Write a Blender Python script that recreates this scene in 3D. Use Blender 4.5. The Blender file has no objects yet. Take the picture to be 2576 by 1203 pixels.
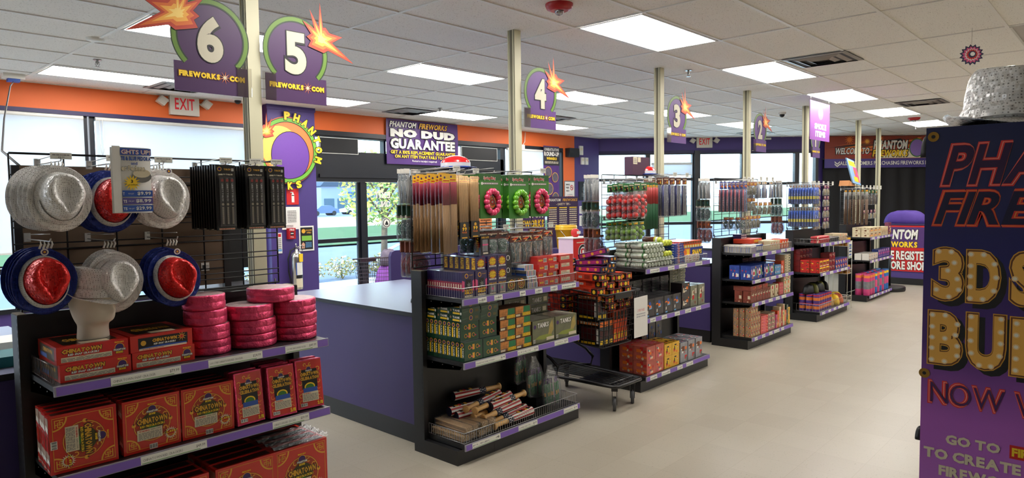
import bpy, math, random
from mathutils import Vector, Matrix
PI = math.pi
C = bpy.context.scene.collection
SC = bpy.context.scene
# ------------------------------------------------------------------ camera
CAM_H = 1.68
YAW, PITCH, ROLL, FPX = 0.826771, 0.0566019, 0.01311, 1715.76
cy_, sy_, cp_, sp_ = math.cos(YAW), math.sin(YAW), math.cos(PITCH), math.sin(PITCH)
fwd = Vector((sy_*cp_, cy_*cp_, -sp_)); rgt = Vector((cy_, -sy_, 0)); dwn = fwd.cross(rgt)
r2 = math.cos(ROLL)*rgt + math.sin(ROLL)*dwn
d2 = -math.sin(ROLL)*rgt + math.cos(ROLL)*dwn
cam = bpy.data.objects.new('camera', bpy.data.cameras.new('camera'))
C.objects.link(cam)
cam.data.sensor_width = 36.0
cam.data.lens = 36.0*FPX/2576.0
cam.data.clip_start = 0.05
cam.data.clip_end = 500
mw = Matrix((r2, -d2, -fwd)).transposed().to_4x4()
mw.translation = Vector((0, 0, CAM_H))
cam.matrix_world = mw
SC.camera = cam
# ------------------------------------------------------------------ light, world, exposure
SC.view_settings.view_transform = 'Standard'
SC.view_settings.look = 'None'
SC.view_settings.gamma = 1.0
SC.view_settings.use_curve_mapping = False
SC.view_settings.exposure = 0.0
SC.cycles.use_denoising = True
SC.cycles.max_bounces = 7
SC.cycles.diffuse_bounces = 4
SC.cycles.glossy_bounces = 3
SC.cycles.transmission_bounces = 4
SC.cycles.transparent_max_bounces = 14
SC.cycles.sample_clamp_indirect = 6.0
SC.cycles.caustics_reflective = False
SC.cycles.caustics_refractive = False
W = bpy.data.worlds.new('world'); SC.world = W; W.use_nodes = True
wn, wl = W.node_tree.nodes, W.node_tree.links
wn.clear()
wo = wn.new('ShaderNodeOutputWorld'); wb = wn.new('ShaderNodeBackground')
tc = wn.new('ShaderNodeTexCoord'); sx = wn.new('ShaderNodeSeparateXYZ'); rp = wn.new('ShaderNodeValToRGB')
wl.new(tc.outputs['Generated'], sx.inputs[0]); wl.new(sx.outputs['Z'], rp.inputs[0])
rp.color_ramp.elements[0].position = 0.0; rp.color_ramp.elements[0].color = (0.90, 0.95, 1.0, 1)
rp.color_ramp.elements[1].position = 0.55; rp.color_ramp.elements[1].color = (0.60, 0.76, 1.0, 1)
wl.new(rp.outputs[0], wb.inputs[0]); wb.inputs[1].default_value = 7.5
wl.new(wb.outputs[0], wo.inputs[0])
sun = bpy.data.objects.new('sun', bpy.data.lights.new('sun', 'SUN')); C.objects.link(sun)
sun.data.energy = 8.0; sun.data.angle = 0.01; sun.data.color = (1.0, 0.94, 0.84)
sun.rotation_euler = Vector((0.80, 0.06, -0.55)).to_track_quat('-Z', 'Y').to_euler()
LAMP = 19.0
# ------------------------------------------------------------------ materials
def lin(c):
    return tuple(((v/255.0)/12.92 if v <= 10 else (((v/255.0)+0.055)/1.055)**2.4) for v in c)
MATS = {}
def M(name, col=(200, 200, 200), rough=0.5, metal=0.0, emit=0.0, noise=0.0, nscale=20.0, bump=0.0, bscale=40.0, coat=0.0, alpha=None):
    if name in MATS: return MATS[name]
    m = bpy.data.materials.new(name); m.use_nodes = True
    N, L = m.node_tree.nodes, m.node_tree.links
    b = N['Principled BSDF']
    c = lin(col) + (1,)
    b.inputs['Base Color'].default_value = c
    b.inputs['Roughness'].default_value = rough
    b.inputs['Metallic'].default_value = metal
    b.inputs['Coat Weight'].default_value = coat
    b.inputs['Coat Roughness'].default_value = 0.08
    if emit:
        b.inputs['Emission Color'].default_value = c
        b.inputs['Emission Strength'].default_value = emit
    t = N.new('ShaderNodeTexCoord')
    nz = N.new('ShaderNodeTexNoise'); nz.inputs['Scale'].default_value = nscale; nz.inputs['Detail'].default_value = 3
    L.new(t.outputs['Object'], nz.inputs['Vector'])
    mx = N.new('ShaderNodeMix'); mx.data_type = 'RGBA'
    k = max(noise, 0.04)
    mx.inputs[6].default_value = tuple(v*(1-k) for v in c[:3]) + (1,)
    mx.inputs[7].default_value = tuple(min(1, v*(1+k)) for v in c[:3]) + (1,)
    L.new(nz.outputs['Fac'], mx.inputs[0]); L.new(mx.outputs[2], b.inputs['Base Color'])
    if bump:
        n2 = N.new('ShaderNodeTexNoise'); n2.inputs['Scale'].default_value = bscale; n2.inputs['Detail'].default_value = 4
        L.new(t.outputs['Object'], n2.inputs['Vector'])
        bp = N.new('ShaderNodeBump'); bp.inputs['Strength'].default_value = bump; bp.inputs['Distance'].default_value = 0.01
        L.new(n2.outputs['Fac'], bp.inputs['Height']); L.new(bp.outputs[0], b.inputs['Normal'])
    MATS[name] = m
    return m
def glass_mat(name, tint=(235, 245, 250), gloss=0.06, haze=0.0, hazecol=(235, 240, 245), bump=0.0, bscale=60):
    if name in MATS: return MATS[name]
    m = bpy.data.materials.new(name); m.use_nodes = True
    N, L = m.node_tree.nodes, m.node_tree.links; N.clear()
    o = N.new('ShaderNodeOutputMaterial'); tr = N.new('ShaderNodeBsdfTransparent'); gl = N.new('ShaderNodeBsdfGlossy')
    tr.inputs[0].default_value = lin(tint) + (1,); gl.inputs['Roughness'].default_value = 0.05 if not bump else 0.18
    fr = N.new('ShaderNodeLayerWeight'); fr.inputs[0].default_value = 0.25
    mp = N.new('ShaderNodeMapRange'); mp.inputs[3].default_value = gloss; mp.inputs[4].default_value = min(1, gloss+0.5)
    L.new(fr.outputs['Fresnel'], mp.inputs[0])
    mx = N.new('ShaderNodeMixShader'); L.new(mp.outputs[0], mx.inputs[0]); L.new(tr.outputs[0], mx.inputs[1]); L.new(gl.outputs[0], mx.inputs[2])
    last = mx
    if haze:
        df = N.new('ShaderNodeBsdfDiffuse'); df.inputs[0].default_value = lin(hazecol) + (1,)
        m2 = N.new('ShaderNodeMixShader'); m2.inputs[0].default_value = haze
        L.new(last.outputs[0], m2.inputs[1]); L.new(df.outputs[0], m2.inputs[2]); last = m2
    if bump:
        t = N.new('ShaderNodeTexCoord'); n2 = N.new('ShaderNodeTexNoise'); n2.inputs['Scale'].default_value = bscale
        bp = N.new('ShaderNodeBump'); bp.inputs['Strength'].default_value = bump; bp.inputs['Distance'].default_value = 0.02
        L.new(t.outputs['Object'], n2.inputs['Vector']); L.new(n2.outputs['Fac'], bp.inputs['Height']); L.new(bp.outputs[0], gl.inputs['Normal'])
    L.new(last.outputs[0], o.inputs[0]); MATS[name] = m
    return m
def sequin_mat(name, col, dark, scale=95.0, rough=0.28, metal=0.35):
    if name in MATS: return MATS[name]
    m = bpy.data.materials.new(name); m.use_nodes = True
    N, L = m.node_tree.nodes, m.node_tree.links; b = N['Principled BSDF']
    t = N.new('ShaderNodeTexCoord'); v = N.new('ShaderNodeTexVoronoi'); v.inputs['Scale'].default_value = scale; v.inputs['Randomness'].default_value = 0.18
    L.new(t.outputs['Object'], v.inputs['Vector'])
    r = N.new('ShaderNodeValToRGB'); r.color_ramp.elements[0].position = 0.20; r.color_ramp.elements[1].position = 0.34
    r.color_ramp.elements[0].color = lin(dark) + (1,); r.color_ramp.elements[1].color = lin(col) + (1,)
    L.new(v.outputs['Distance'], r.inputs[0]); L.new(r.outputs[0], b.inputs['Base Color'])
    b.inputs['Roughness'].default_value = rough; b.inputs['Metallic'].default_value = metal
    sb = N.new('ShaderNodeVectorMath'); sb.operation = 'SUBTRACT'; sb.inputs[1].default_value = (0.5, 0.5, 0.5)
    L.new(v.outputs['Color'], sb.inputs[0])
    sc = N.new('ShaderNodeVectorMath'); sc.operation = 'SCALE'; sc.inputs['Scale'].default_value = 0.55; L.new(sb.outputs[0], sc.inputs[0])
    ge = N.new('ShaderNodeNewGeometry'); ad = N.new('ShaderNodeVectorMath'); L.new(ge.outputs['Normal'], ad.inputs[0]); L.new(sc.outputs[0], ad.inputs[1])
    nm = N.new('ShaderNodeVectorMath'); nm.operation = 'NORMALIZE'; L.new(ad.outputs[0], nm.inputs[0]); L.new(nm.outputs[0], b.inputs['Normal'])
    MATS[name] = m
    return m
# ------------------------------------------------------------------ text outlines
TXT = {}; GLY = {}
def raw_glyph(ch, bold, res):
    cu = bpy.data.curves.new('tmp_text', 'FONT'); cu.body = ch; cu.size = 1; cu.resolution_u = res
    cu.offset = bold; cu.fill_mode = 'FRONT'
    o = bpy.data.objects.new('tmp_text', cu)
    me = bpy.data.meshes.new_from_object(o)
    vs = [(v.co.x, v.co.y) for v in me.vertices]; fs = [tuple(q.vertices) for q in me.polygons]; ar = sum(q.area for q in me.polygons)
    bpy.data.objects.remove(o); bpy.data.curves.remove(cu); bpy.data.meshes.remove(me)
    return vs, fs, ar
def glyph(ch, bold, res):
    """one letter outline; a fattened outline that failed to fill is tried again slightly thinner or thicker"""
    key = (ch, bold, res)
    if key in GLY: return GLY[key]
    ref = raw_glyph(ch, 0.015, res)[2] if bold > 0.015 else 0
    best = None
    for db, r_ in ((0, res), (0.002, res), (-0.002, res), (0, res+1), (0.004, res+2), (-0.005, res+1), (-0.008, res+3), (-0.012, res)):
        g = raw_glyph(ch, bold+db, r_)
        if best is None or g[2] > best[2]: best = g
        if g[2] > ref*(1+(bold-0.015)*5.5): best = g; break
    GLY[key] = best
    return best
def text_geo(s, bold=0.0, shear=0.0, res=2):
    key = (s, bold, shear, res)
    if key in TXT: return TXT[key]
    vs, out, cx = [], [], 0.0
    for ch in s:
        if ch == ' ': cx += 0.26; continue
        gv, gf, _ = glyph(ch, bold, res)
        x0 = min(v[0] for v in gv); x1 = max(v[0] for v in gv); b = len(vs)
        vs += [(x-x0+cx+shear*y, y) for x, y in gv]
        for f in gf:
            a = sum(gv[f[i]][0]*gv[f[(i+1) % len(f)]][1]-gv[f[(i+1) % len(f)]][0]*gv[f[i]][1] for i in range(len(f)))
            out.append(tuple(i+b for i in (f if a > 0 else f[::-1])))
        cx += x1-x0+max(0.02, 0.075-bold)
    x0 = min(v[0] for v in vs); x1 = max(v[0] for v in vs); y0 = min(v[1] for v in vs); y1 = max(v[1] for v in vs)
    vs = [((x-x0)/(x1-x0 or 1), (y-y0)/(y1-y0 or 1)) for x, y in vs]
    TXT[key] = (vs, out)
    return TXT[key]
# ------------------------------------------------------------------ mesh builder
class MB:
    def __init__(s): s.v = []; s.f = []; s.m = []; s.mats = []; s.sm = []
    def mi(s, m):
        if m not in s.mats: s.mats.append(m)
        return s.mats.index(m)
    def add(s, vs, fs, m, smooth=False):
        b = len(s.v); s.v += [tuple(v) for v in vs]; k = s.mi(m)
        for f in fs: s.f.append(tuple(i+b for i in f)); s.m.append(k); s.sm.append(smooth)
    def box(s, x0, x1, y0, y1, z0, z1, m):
        s.add([(x0, y0, z0), (x1, y0, z0), (x1, y1, z0), (x0, y1, z0), (x0, y0, z1), (x1, y0, z1), (x1, y1, z1), (x0, y1, z1)],
              [(0, 3, 2, 1), (4, 5, 6, 7), (0, 1, 5, 4), (1, 2, 6, 5), (2, 3, 7, 6), (3, 0, 4, 7)], m)
    def hexa(s, p, m):
        s.add(p, [(0, 3, 2, 1), (4, 5, 6, 7), (0, 1, 5, 4), (1, 2, 6, 5), (2, 3, 7, 6), (3, 0, 4, 7)], m)
    def tube(s, pts, r, m, n=6, closed=False, cap=True, rs=None):
        pts = [Vector(p) for p in pts]; K = len(pts); rings = []
        for i, p in enumerate(pts):
            if closed: t = (pts[(i+1) % K]-pts[i-1])
            else: t = pts[min(i+1, K-1)]-pts[max(i-1, 0)]
            t.normalize()
            a = t.cross(Vector((0, 0, 1)))
            if a.length < 0.05: a = t.cross(Vector((1, 0, 0)))
            a.normalize(); b = t.cross(a); rr = rs[i] if rs else r
            rings.append([p+rr*(math.cos(2*PI*k/n)*a+math.sin(2*PI*k/n)*b) for k in range(n)])
        vs = [v for r_ in rings for v in r_]; fs = []
        for i in range(K if closed else K-1):
            j = (i+1) % K
            for k in range(n):
                k2 = (k+1) % n
                fs.append((i*n+k, j*n+k, j*n+k2, i*n+k2))
        if cap and not closed:
            fs.append(tuple(range(n))); fs.append(tuple((K-1)*n+k for k in range(n-1, -1, -1)))
        s.add(vs, fs, m, True)
    def lathe(s, prof, m, n=20, o=(0, 0, 0), sx=1, sy=1, smooth=True, capb=True, capt=True, axis='z'):
        vs = []; fs = []
        for r, z in prof:
            for k in range(n):
                a = 2*PI*k/n
                x, y, w = r*math.cos(a)*sx, r*math.sin(a)*sy, z
                if axis == 'x': x, y, w = w, x, y
                if axis == 'y': x, y, w = y, w, x
                vs.append((o[0]+x, o[1]+y, o[2]+w))
        K = len(prof)
        for i in range(K-1):
            for k in range(n):
                k2 = (k+1) % n; fs.append((i*n+k, i*n+k2, (i+1)*n+k2, (i+1)*n+k))
        s.add(vs, fs, m, smooth)
        if capb: s.add(vs[:n], [tuple(range(n-1, -1, -1))], m)
        if capt: s.add(vs[-n:], [tuple(range(n))], m)
    def prism(s, pts, y0, y1, m):   # outline in x,z extruded along y
        n = len(pts); vs = [(x, y0, z) for x, z in pts]+[(x, y1, z) for x, z in pts]
        fs = [tuple(range(n)), tuple(range(2*n-1, n-1, -1))]+[(i, n+i, n+(i+1) % n, (i+1) % n) for i in range(n)]
        s.add(vs, fs, m)
    def ball(s, c, r, m, n=8, k=5, sz=1.0):
        s.lathe([(r*math.sin(PI*(i+0.02)/k*0.998), -r*sz*math.cos(PI*(i+0.02)/k*0.998)) for i in range(k+1)], m, n, c, capb=False, capt=False)
    def mesh(s, name):
        me = bpy.data.meshes.new(name); me.from_pydata(s.v, [], s.f)
        for m in s.mats: me.materials.append(m)
        me.polygons.foreach_set('material_index', s.m); me.polygons.foreach_set('use_smooth', s.sm); me.update()
        return me
    def build(s, name, parent=None, loc=None, rot=None):
        return link(name, s.mesh(name), parent, loc, rot)
def link(name, me, parent=None, loc=None, rot=None):
    o = bpy.data.objects.new(name, me); C.objects.link(o)
    if parent: o.parent = parent
    if loc: o.location = loc
    if rot: o.rotation_euler = rot
    return o
class Face:
    """draws flat graphics on a face of a mesh: o = lower corner, u, v = unit directions"""
    def __init__(s, mb, o, u, v, eps=0.0006):
        s.mb, s.o, s.u, s.v = mb, Vector(o), Vector(u), Vector(v); s.n = s.u.cross(s.v); s.eps = eps
    def P(s, x, y, k): return s.o+s.u*x+s.v*y+s.n*(k*s.eps)
    def poly(s, pts, m, k=1): s.mb.add([s.P(x, y, k) for x, y in pts], [tuple(range(len(pts)))], m)
    def rect(s, x0, y0, x1, y1, m, k=1): s.poly([(x0, y0), (x1, y0), (x1, y1), (x0, y1)], m, k)
    def disc(s, x, y, r, m, k=1, n=18, ry=None):
        ry = ry or r; s.poly([(x+r*math.cos(2*PI*i/n), y+ry*math.sin(2*PI*i/n)) for i in range(n)], m, k)
    def ring(s, x, y, r0, r1, m, k=1, n=24, a0=0, a1=2*PI, ay=1.0):
        p = []
        for i in range(n+1):
            a = a0+(a1-a0)*i/n; p += [s.P(x+r0*math.cos(a), y+ay*r0*math.sin(a), k), s.P(x+r1*math.cos(a), y+ay*r1*math.sin(a), k)]
        s.mb.add(p, [(2*i, 2*i+1, 2*i+3, 2*i+2) for i in range(n)], m)
    def star(s, x, y, r0, r1, n, m, k=1, ry=1.0, rot=0.0):
        c = [s.P(x, y, k)]; q = []
        for i in range(2*n):
            a = rot+PI*i/n; r = r1 if i % 2 == 0 else r0; q.append(s.P(x+r*math.cos(a), y+ry*r*math.sin(a), k))
        s.mb.add(c+q, [(0, 1+i, 1+(i+1) % (2*n)) for i in range(2*n)], m)
    def text(s, t, x0, y0, x1, y1, m, k=2, bold=0.03, shear=0.0, res=2, turn=0, mirror=False, rise=0.0, out=None, ow=0.0):
        if out:  # outline: the same letters, fatter, one layer below
            s.text(t, x0-ow, y0-ow, x1+ow, y1+ow, out, k-0.6, bold+0.035, shear, res, turn, mirror, rise)
        vs, fs = text_geo(t, bold, shear, res); w, h = x1-x0, y1-y0
        P = []
        for a, b in vs:
            if mirror: a = 1-a
            if turn == 1: a, b = 1-b, a
            if turn == -1: a, b = b, 1-a
            P.append(s.P(x0+a*w, y0+b*h+rise*a, k))
        if mirror: fs = [f[::-1] for f in fs]
        s.mb.add(P, fs, m)
    def lines(s, x0, y0, x1, y1, n, m, k=2, seed=0):
        rd = random.Random(seed); h = (y1-y0)/n
        for i in range(n):
            y = y0+h*(i+0.25); x = x0
            while x < x1-1e-6:
                w = (x1-x0)*rd.uniform(0.06, 0.2); s.rect(x, y, min(x+w, x1), y+h*0.5, m, k); x += w+(x1-x0)*0.025
    def barcode(s, x0, y0, x1, y1, k=2):
        s.rect(x0, y0, x1, y1, WHITE, k); w = x1-x0
        for i in range(7): s.rect(x0+w*(0.08+i*0.125), y0+(y1-y0)*0.15, x0+w*(0.08+i*0.125+(0.05 if i % 3 else 0.085)), y1-(y1-y0)*0.1, BLACK, k+1)
def FF(mb, w, h, x=0, y=0, z=0, eps=0.0006): return Face(mb, (x, y, z), (1, 0, 0), (0, 0, 1), eps)        # faces -Y
def FL(mb, d, h, x=0, y=0, z=0, eps=0.0006): return Face(mb, (x, y+d, z), (0, -1, 0), (0, 0, 1), eps)     # faces -X
def FR(mb, w, d, h): return Face(mb, (w, 0, 0), (0, 1, 0), (0, 0, 1), 0.0006)                           # faces +X
def FT(mb, x=0, y=0, z=0, eps=0.0006): return Face(mb, (x, y, z), (1, 0, 0), (0, 1, 0), eps)              # faces up
# ------------------------------------------------------------------ objects
def props(o, label=None, cat=None, group=None, kind=None):
    if label: o['label'] = label
    if cat: o['category'] = cat
    if group: o['group'] = group
    if kind: o['kind'] = kind
    return o
def thing(name, label, cat, loc=(0, 0, 0), rot=(0, 0, 0), group=None):
    o = bpy.data.objects.new(name, None); C.objects.link(o); o.empty_display_size = 0.05
    o.location = loc; o.rotation_euler = rot
    return props(o, label, cat, group)
def one(name, me, label, cat, loc=(0, 0, 0), rot=(0, 0, 0), group=None):
    return props(link(name, me, None, loc, rot), label, cat, group)
def struct(name, mb):
    return props(mb.build(name), kind='structure')
def dup(root, loc, rot=None, label=None, group=None):
    r = root.copy(); C.objects.link(r); r.location = loc
    if rot is not None: r.rotation_euler = rot
    if label: r['label'] = label
    if group: r['group'] = group
    for ch in list(root.children):
        c = ch.copy(); C.objects.link(c); c.parent = r
        for g in list(ch.children):
            d = g.copy(); C.objects.link(d); d.parent = c
    return r
class Placer:
    """first place() moves the thing itself, later ones copy it"""
    def __init__(s, root): s.r = root; s.used = False
    def put(s, loc, label, rot=None, group=None):
        if not s.used:
            s.used = True; s.r.location = loc
            if rot is not None: s.r.rotation_euler = rot
            s.r['label'] = label
            if group: s.r['group'] = group
            return s.r
        return dup(s.r, loc, rot, label, group)
ORD = ['first', 'second', 'third', 'fourth', 'fifth', 'sixth', 'seventh', 'eighth', 'ninth', 'tenth', 'eleventh', 'twelfth', 'thirteenth', 'fourteenth', 'fifteenth', 'sixteenth', 'seventeenth', 'eighteenth', 'nineteenth', 'twentieth']
def tier(k, n):
    if n == 1: return 'only'
    if k == 0: return 'bottom'
    if k == n-1: return 'top'
    return 'middle' if n == 3 else ORD[k]+'-lowest'
def depthw(j, n): return 'at the front' if j == 0 else ('at the back' if j == n-1 and n > 1 else ORD[j]+' from the front')
# colours used again and again
WHITE = M('white_ink', (232, 230, 222)); BLACK = M('black_ink', (18, 18, 20)); YEL = M('yellow_ink', (245, 205, 40)); GREY = M('grey_ink', (120, 118, 115))
PURP = M('purple_ink', (78, 44, 110)); RED = M('red_ink', (200, 30, 30)); ORG = M('orange_ink', (235, 120, 35)); GRN = M('green_ink', (60, 120, 50))
DGRN = M('dark_green_ink', (24, 58, 36)); BLU = M('blue_ink', (45, 85, 170)); NAVY = M('navy_ink', (22, 26, 70)); GOLD = M('gold_ink', (220, 165, 50)); PINK = M('pink_ink', (215, 80, 130))
BROWN = M('brown_ink', (110, 60, 30)); LBLU = M('light_blue_ink', (110, 170, 220)); CREAM = M('cream_ink', (222, 210, 180)); TEAL = M('teal_ink', (30, 110, 115)); LGRN = M('light_green_ink', (130, 190, 70)); LILAC = M('lilac_ink', (140, 110, 190))
SHELFBLK = M('black_powder_coat', (20, 20, 22), 0.42, noise=0.15)
WIREBLK = M('black_wire', (16, 16, 18), 0.4); CHROME = M('zinc_wire', (190, 190, 188), 0.3, 0.8)
PLASTIC = glass_mat('clear_film', (238, 240, 242), 0.10, 0.05, bump=0.6, bscale=45)
LABELW = M('label_card', (225, 225, 215)); RAILP = M('rail_purple', (122, 92, 178)); RAILG = M('label_green', (90, 150, 80))
# ================================================================== room shell
CZ = 3.01; WY = 8.75
GX0, GY0, TX, TY = 4.28, 2.644, 1.2192, 0.6096
def floor_mat():
    m = bpy.data.materials.new('vinyl_tile'); m.use_nodes = True; N, L = m.node_tree.nodes, m.node_tree.links; b = N['Principled BSDF']
    t = N.new('ShaderNodeTexCoord'); br = N.new('ShaderNodeTexBrick'); br.offset = 0; br.inputs['Scale'].default_value = 1
    br.inputs['Brick Width'].default_value = 0.3048; br.inputs['Row Height'].default_value = 0.3048; br.inputs['Mortar Size'].default_value = 0.0009
    br.inputs['Color1'].default_value = lin((166, 159, 143)) + (1,); br.inputs['Color2'].default_value = lin((160, 152, 136)) + (1,); br.inputs['Mortar'].default_value = lin((146, 135, 117)) + (1,)
    L.new(t.outputs['Object'], br.inputs['Vector'])
    n1 = N.new('ShaderNodeTexNoise'); n1.inputs['Scale'].default_value = 95; n1.inputs['Detail'].default_value = 2
    L.new(t.outputs['Object'], n1.inputs['Vector'])
    r1 = N.new('ShaderNodeValToRGB'); r1.color_ramp.elements[0].position = 0.66; r1.color_ramp.elements[1].position = 0.70
    r1.color_ramp.elements[0].color = (0, 0, 0, 1); r1.color_ramp.elements[1].color = (0.55, 0.55, 0.55, 1)
    L.new(n1.outputs['Fac'], r1.inputs[0])
    mx = N.new('ShaderNodeMix'); mx.data_type = 'RGBA'; L.new(r1.outputs[0], mx.inputs[0]); L.new(br.outputs[0], mx.inputs[6]); mx.inputs[7].default_value = lin((96, 88, 74)) + (1,)
    n3 = N.new('ShaderNodeTexNoise'); n3.inputs['Scale'].default_value = 0.9; L.new(t.outputs['Object'], n3.inputs['Vector'])
    m3 = N.new('ShaderNodeMix'); m3.data_type = 'RGBA'; m3.blend_type = 'MULTIPLY'; m3.inputs[0].default_value = 0.25
    L.new(mx.outputs[2], m3.inputs[6]); L.new(n3.outputs['Color'], m3.inputs[7]); L.new(mx.outputs[2], b.inputs['Base Color'])
    b.inputs['Roughness'].default_value = 0.22; b.inputs['IOR'].default_value = 1.5
    n2 = N.new('ShaderNodeTexNoise'); n2.inputs['Scale'].default_value = 5; L.new(t.outputs['Object'], n2.inputs['Vector'])
    mr = N.new('ShaderNodeMapRange'); mr.inputs[3].default_value = 0.27; mr.inputs[4].default_value = 0.36; L.new(n2.outputs['Fac'], mr.inputs[0]); L.new(mr.outputs[0], b.inputs['Roughness'])
    return m
def tile_mat():
    m = bpy.data.materials.new('ceiling_tile'); m.use_nodes = True; N, L = m.node_tree.nodes, m.node_tree.links; b = N['Principled BSDF']
    t = N.new('ShaderNodeTexCoord'); n1 = N.new('ShaderNodeTexNoise'); n1.inputs['Scale'].default_value = 75; n1.inputs['Detail'].default_value = 2
    mp = N.new('ShaderNodeMapping'); mp.inputs['Scale'].default_value = (1, 2.2, 1); L.new(t.outputs['Object'], mp.inputs[0]); L.new(mp.outputs[0], n1.inputs['Vector'])
    r = N.new('ShaderNodeValToRGB'); r.color_ramp.elements[0].position = 0.30; r.color_ramp.elements[1].position = 0.36
    r.color_ramp.elements[0].color = lin((150, 144, 134)) + (1,); r.color_ramp.elements[1].color = lin((236, 233, 227)) + (1,)
    L.new(n1.outputs['Fac'], r.inputs[0]); L.new(r.outputs[0], b.inputs['Base Color']); b.inputs['Roughness'].default_value = 0.95
    return m
XL, XR, YB = -7.0, 20.5, -7.0
PLAN = [(XL, YB), (XR, YB), (XR, 0.9), (12.45, 8.95), (XL, 8.95)]
def slab(z0, z1, m_):
    q = MB(); n = len(PLAN); q.add([(x, y, z0) for x, y in PLAN]+[(x, y, z1) for x, y in PLAN], [tuple(range(n-1, -1, -1)), tuple(range(n, 2*n))]+[(i, (i+1) % n, n+(i+1) % n, n+i) for i in range(n)], m_); return q
FM = floor_mat(); struct('floor', slab(-0.12, 0, FM))
TM = tile_mat(); c = slab(CZ, CZ+0.12, TM)
GRIDM = M('ceiling_grid_white', (232, 230, 224), 0.45)
def gx(i): return GX0+i*TX
def gy(j): return GY0+j*TY
g = MB()
for i in range(-9, 14):
    if gx(i) < XR: g.box(gx(i)-0.012, gx(i)+0.012, YB, min(8.74, 21.15-gx(i)), CZ-0.008, CZ, GRIDM)
for j in range(-15, 11):
    if gy(j) > YB: g.box(XL, min(XR, 21.15-gy(j)), gy(j)-0.012, gy(j)+0.012, CZ-0.0085, CZ, GRIDM)
ceil = struct('ceiling', c); gr = g.build('ceiling_grid', ceil); props(gr, kind='structure')
# walls -------------------------------------------------------------
ORANGE = M('orange_paint', (236, 112, 48), 0.55, noise=0.05, nscale=3); PURW = M('purple_paint', (72, 55, 122), 0.5, noise=0.05, nscale=3)
DPUR = M('deep_purple_trim', (38, 30, 78), 0.45); FRAME = M('black_window_frame', (22, 26, 34), 0.35, noise=0.1); WALLW = M('white_wall_paint', (215, 210, 200), 0.8)
w = MB()
w.box(XL, 11.47, WY, WY+0.25, 2.72, CZ, ORANGE); w.box(11.09, 11.47, WY, WY+0.25, 0, 2.72, ORANGE)
w.box(11.47, 12.35, WY, WY+0.25, 0, CZ, PURW)
w.box(XL, 5.27, WY+0.02, WY+0.25, 0, 0.55, PURW); w.box(9.25, 11.09, WY+0.02, WY+0.25, 0, 0.45, PURW)
struct('wall_front', w)
p = MB(); p.box(4.56, 5.27, WY-0.14, WY+0.25, 0, CZ, PURW); p.box(4.55, 5.28, WY-0.15, WY-0.14, 2.95, CZ, PURW); struct('wall_front_pillar', p)
t = MB(); t.box(XL, 4.56, WY-0.05, WY+0.01, 2.685, 2.73, DPUR); t.box(5.27, 11.05, WY-0.03, WY+0.01, 2.66, 2.73, FRAME); struct('trim_1', t)
b = MB(); b.box(XL, 12.3, WY-0.012, WY+0.01, 0, 0.10, SHELFBLK); struct('baseboard_front', b)
GL = glass_mat('window_glass', (225, 238, 242), 0.05)
def window(name, X0, X1, z0, z1, vert=(), hor=(), y=WY):
    r = bpy.data.objects.new(name, None); C.objects.link(r); props(r, kind='structure')
    m = MB(); fw = 0.05
    m.box(X0, X0+fw, y, y+0.12, z0, z1, FRAME); m.box(X1-fw, X1, y, y+0.12, z0, z1, FRAME)
    m.box(X0+fw, X1-fw, y, y+0.12, z1-fw, z1, FRAME); m.box(X0+fw, X1-fw, y, y+0.12, z0, z0+fw, FRAME)
    for v in vert: m.box(v-0.03, v+0.03, y+0.002, y+0.118, z0+fw, z1-fw, FRAME)
    for h in hor: m.box(X0+fw, X1-fw, y+0.004, y+0.116, h-0.03, h+0.03, FRAME)
    m.build('window_frame', r); q = MB(); q.box(X0+fw, X1-fw, y+0.055, y+0.061, z0+fw, z1-fw, GL); q.build('window_pane', r)
    return r
window('window_1', -3.0, 0.2, 0.55, 2.70); window('window_2', 0.24, 2.47, 0.55, 2.70, (), (1.0,)); window('window_3', 2.49, 4.56, 0.55, 2.70, (), (1.0,))
window('window_4', 9.3, 11.09, 0.45, 2.70)
# entrance: header, transoms and glass doors
r = bpy.data.objects.new('door_1', None); C.objects.link(r); props(r, kind='structure')
m = MB()
m.box(5.27, 9.3, WY+0.0, WY+0.14, 1.99, 2.44, FRAME); m.box(5.27, 9.3, WY, WY+0.14, 2.64, 2.72, FRAME); m.box(5.27, 5.32, WY, WY+0.14, 0, 2.64, FRAME); m.box(9.22, 9.3, WY, WY+0.14, 0, 2.64, FRAME)
m.box(5.40, 9.2, WY-0.03, WY, 2.05, 2.10, FRAME)
for x in (6.17, 7.2, 8.22): m.box(x-0.045, x+0.045, WY+0.02, WY+0.12, 0, 1.99, FRAME)
for x in (6.6, 8.0): m.box(x-0.02, x+0.02, WY+0.02, WY+0.12, 2.44, 2.64, FRAME)
m.build('door_frame', r)
for a, b2 in ((5.32, 6.125), (6.215, 7.155), (7.245, 8.175), (8.265, 9.22)):
    m = MB(); m.box(a, a+0.045, WY+0.05, WY+0.09, 0.01, 1.985, FRAME); m.box(b2-0.045, b2, WY+0.05, WY+0.09, 0.01, 1.985, FRAME)
    m.box(a+0.045, b2-0.045, WY+0.05, WY+0.09, 1.085, 1.145, FRAME); m.box(a+0.045, b2-0.045, WY+0.05, WY+0.09, 0.01, 0.2, FRAME)
    m.build('door_leaf', r)
    q = MB(); q.box(a+0.045, b2-0.045, WY+0.067, WY+0.073, 0.2, 1.985, GL); q.build('door_pane', r)
q = MB(); q.box(5.32, 9.22, WY+0.067, WY+0.073, 2.44, 2.64, GL); q.build('door_transom_pane', r)
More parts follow.
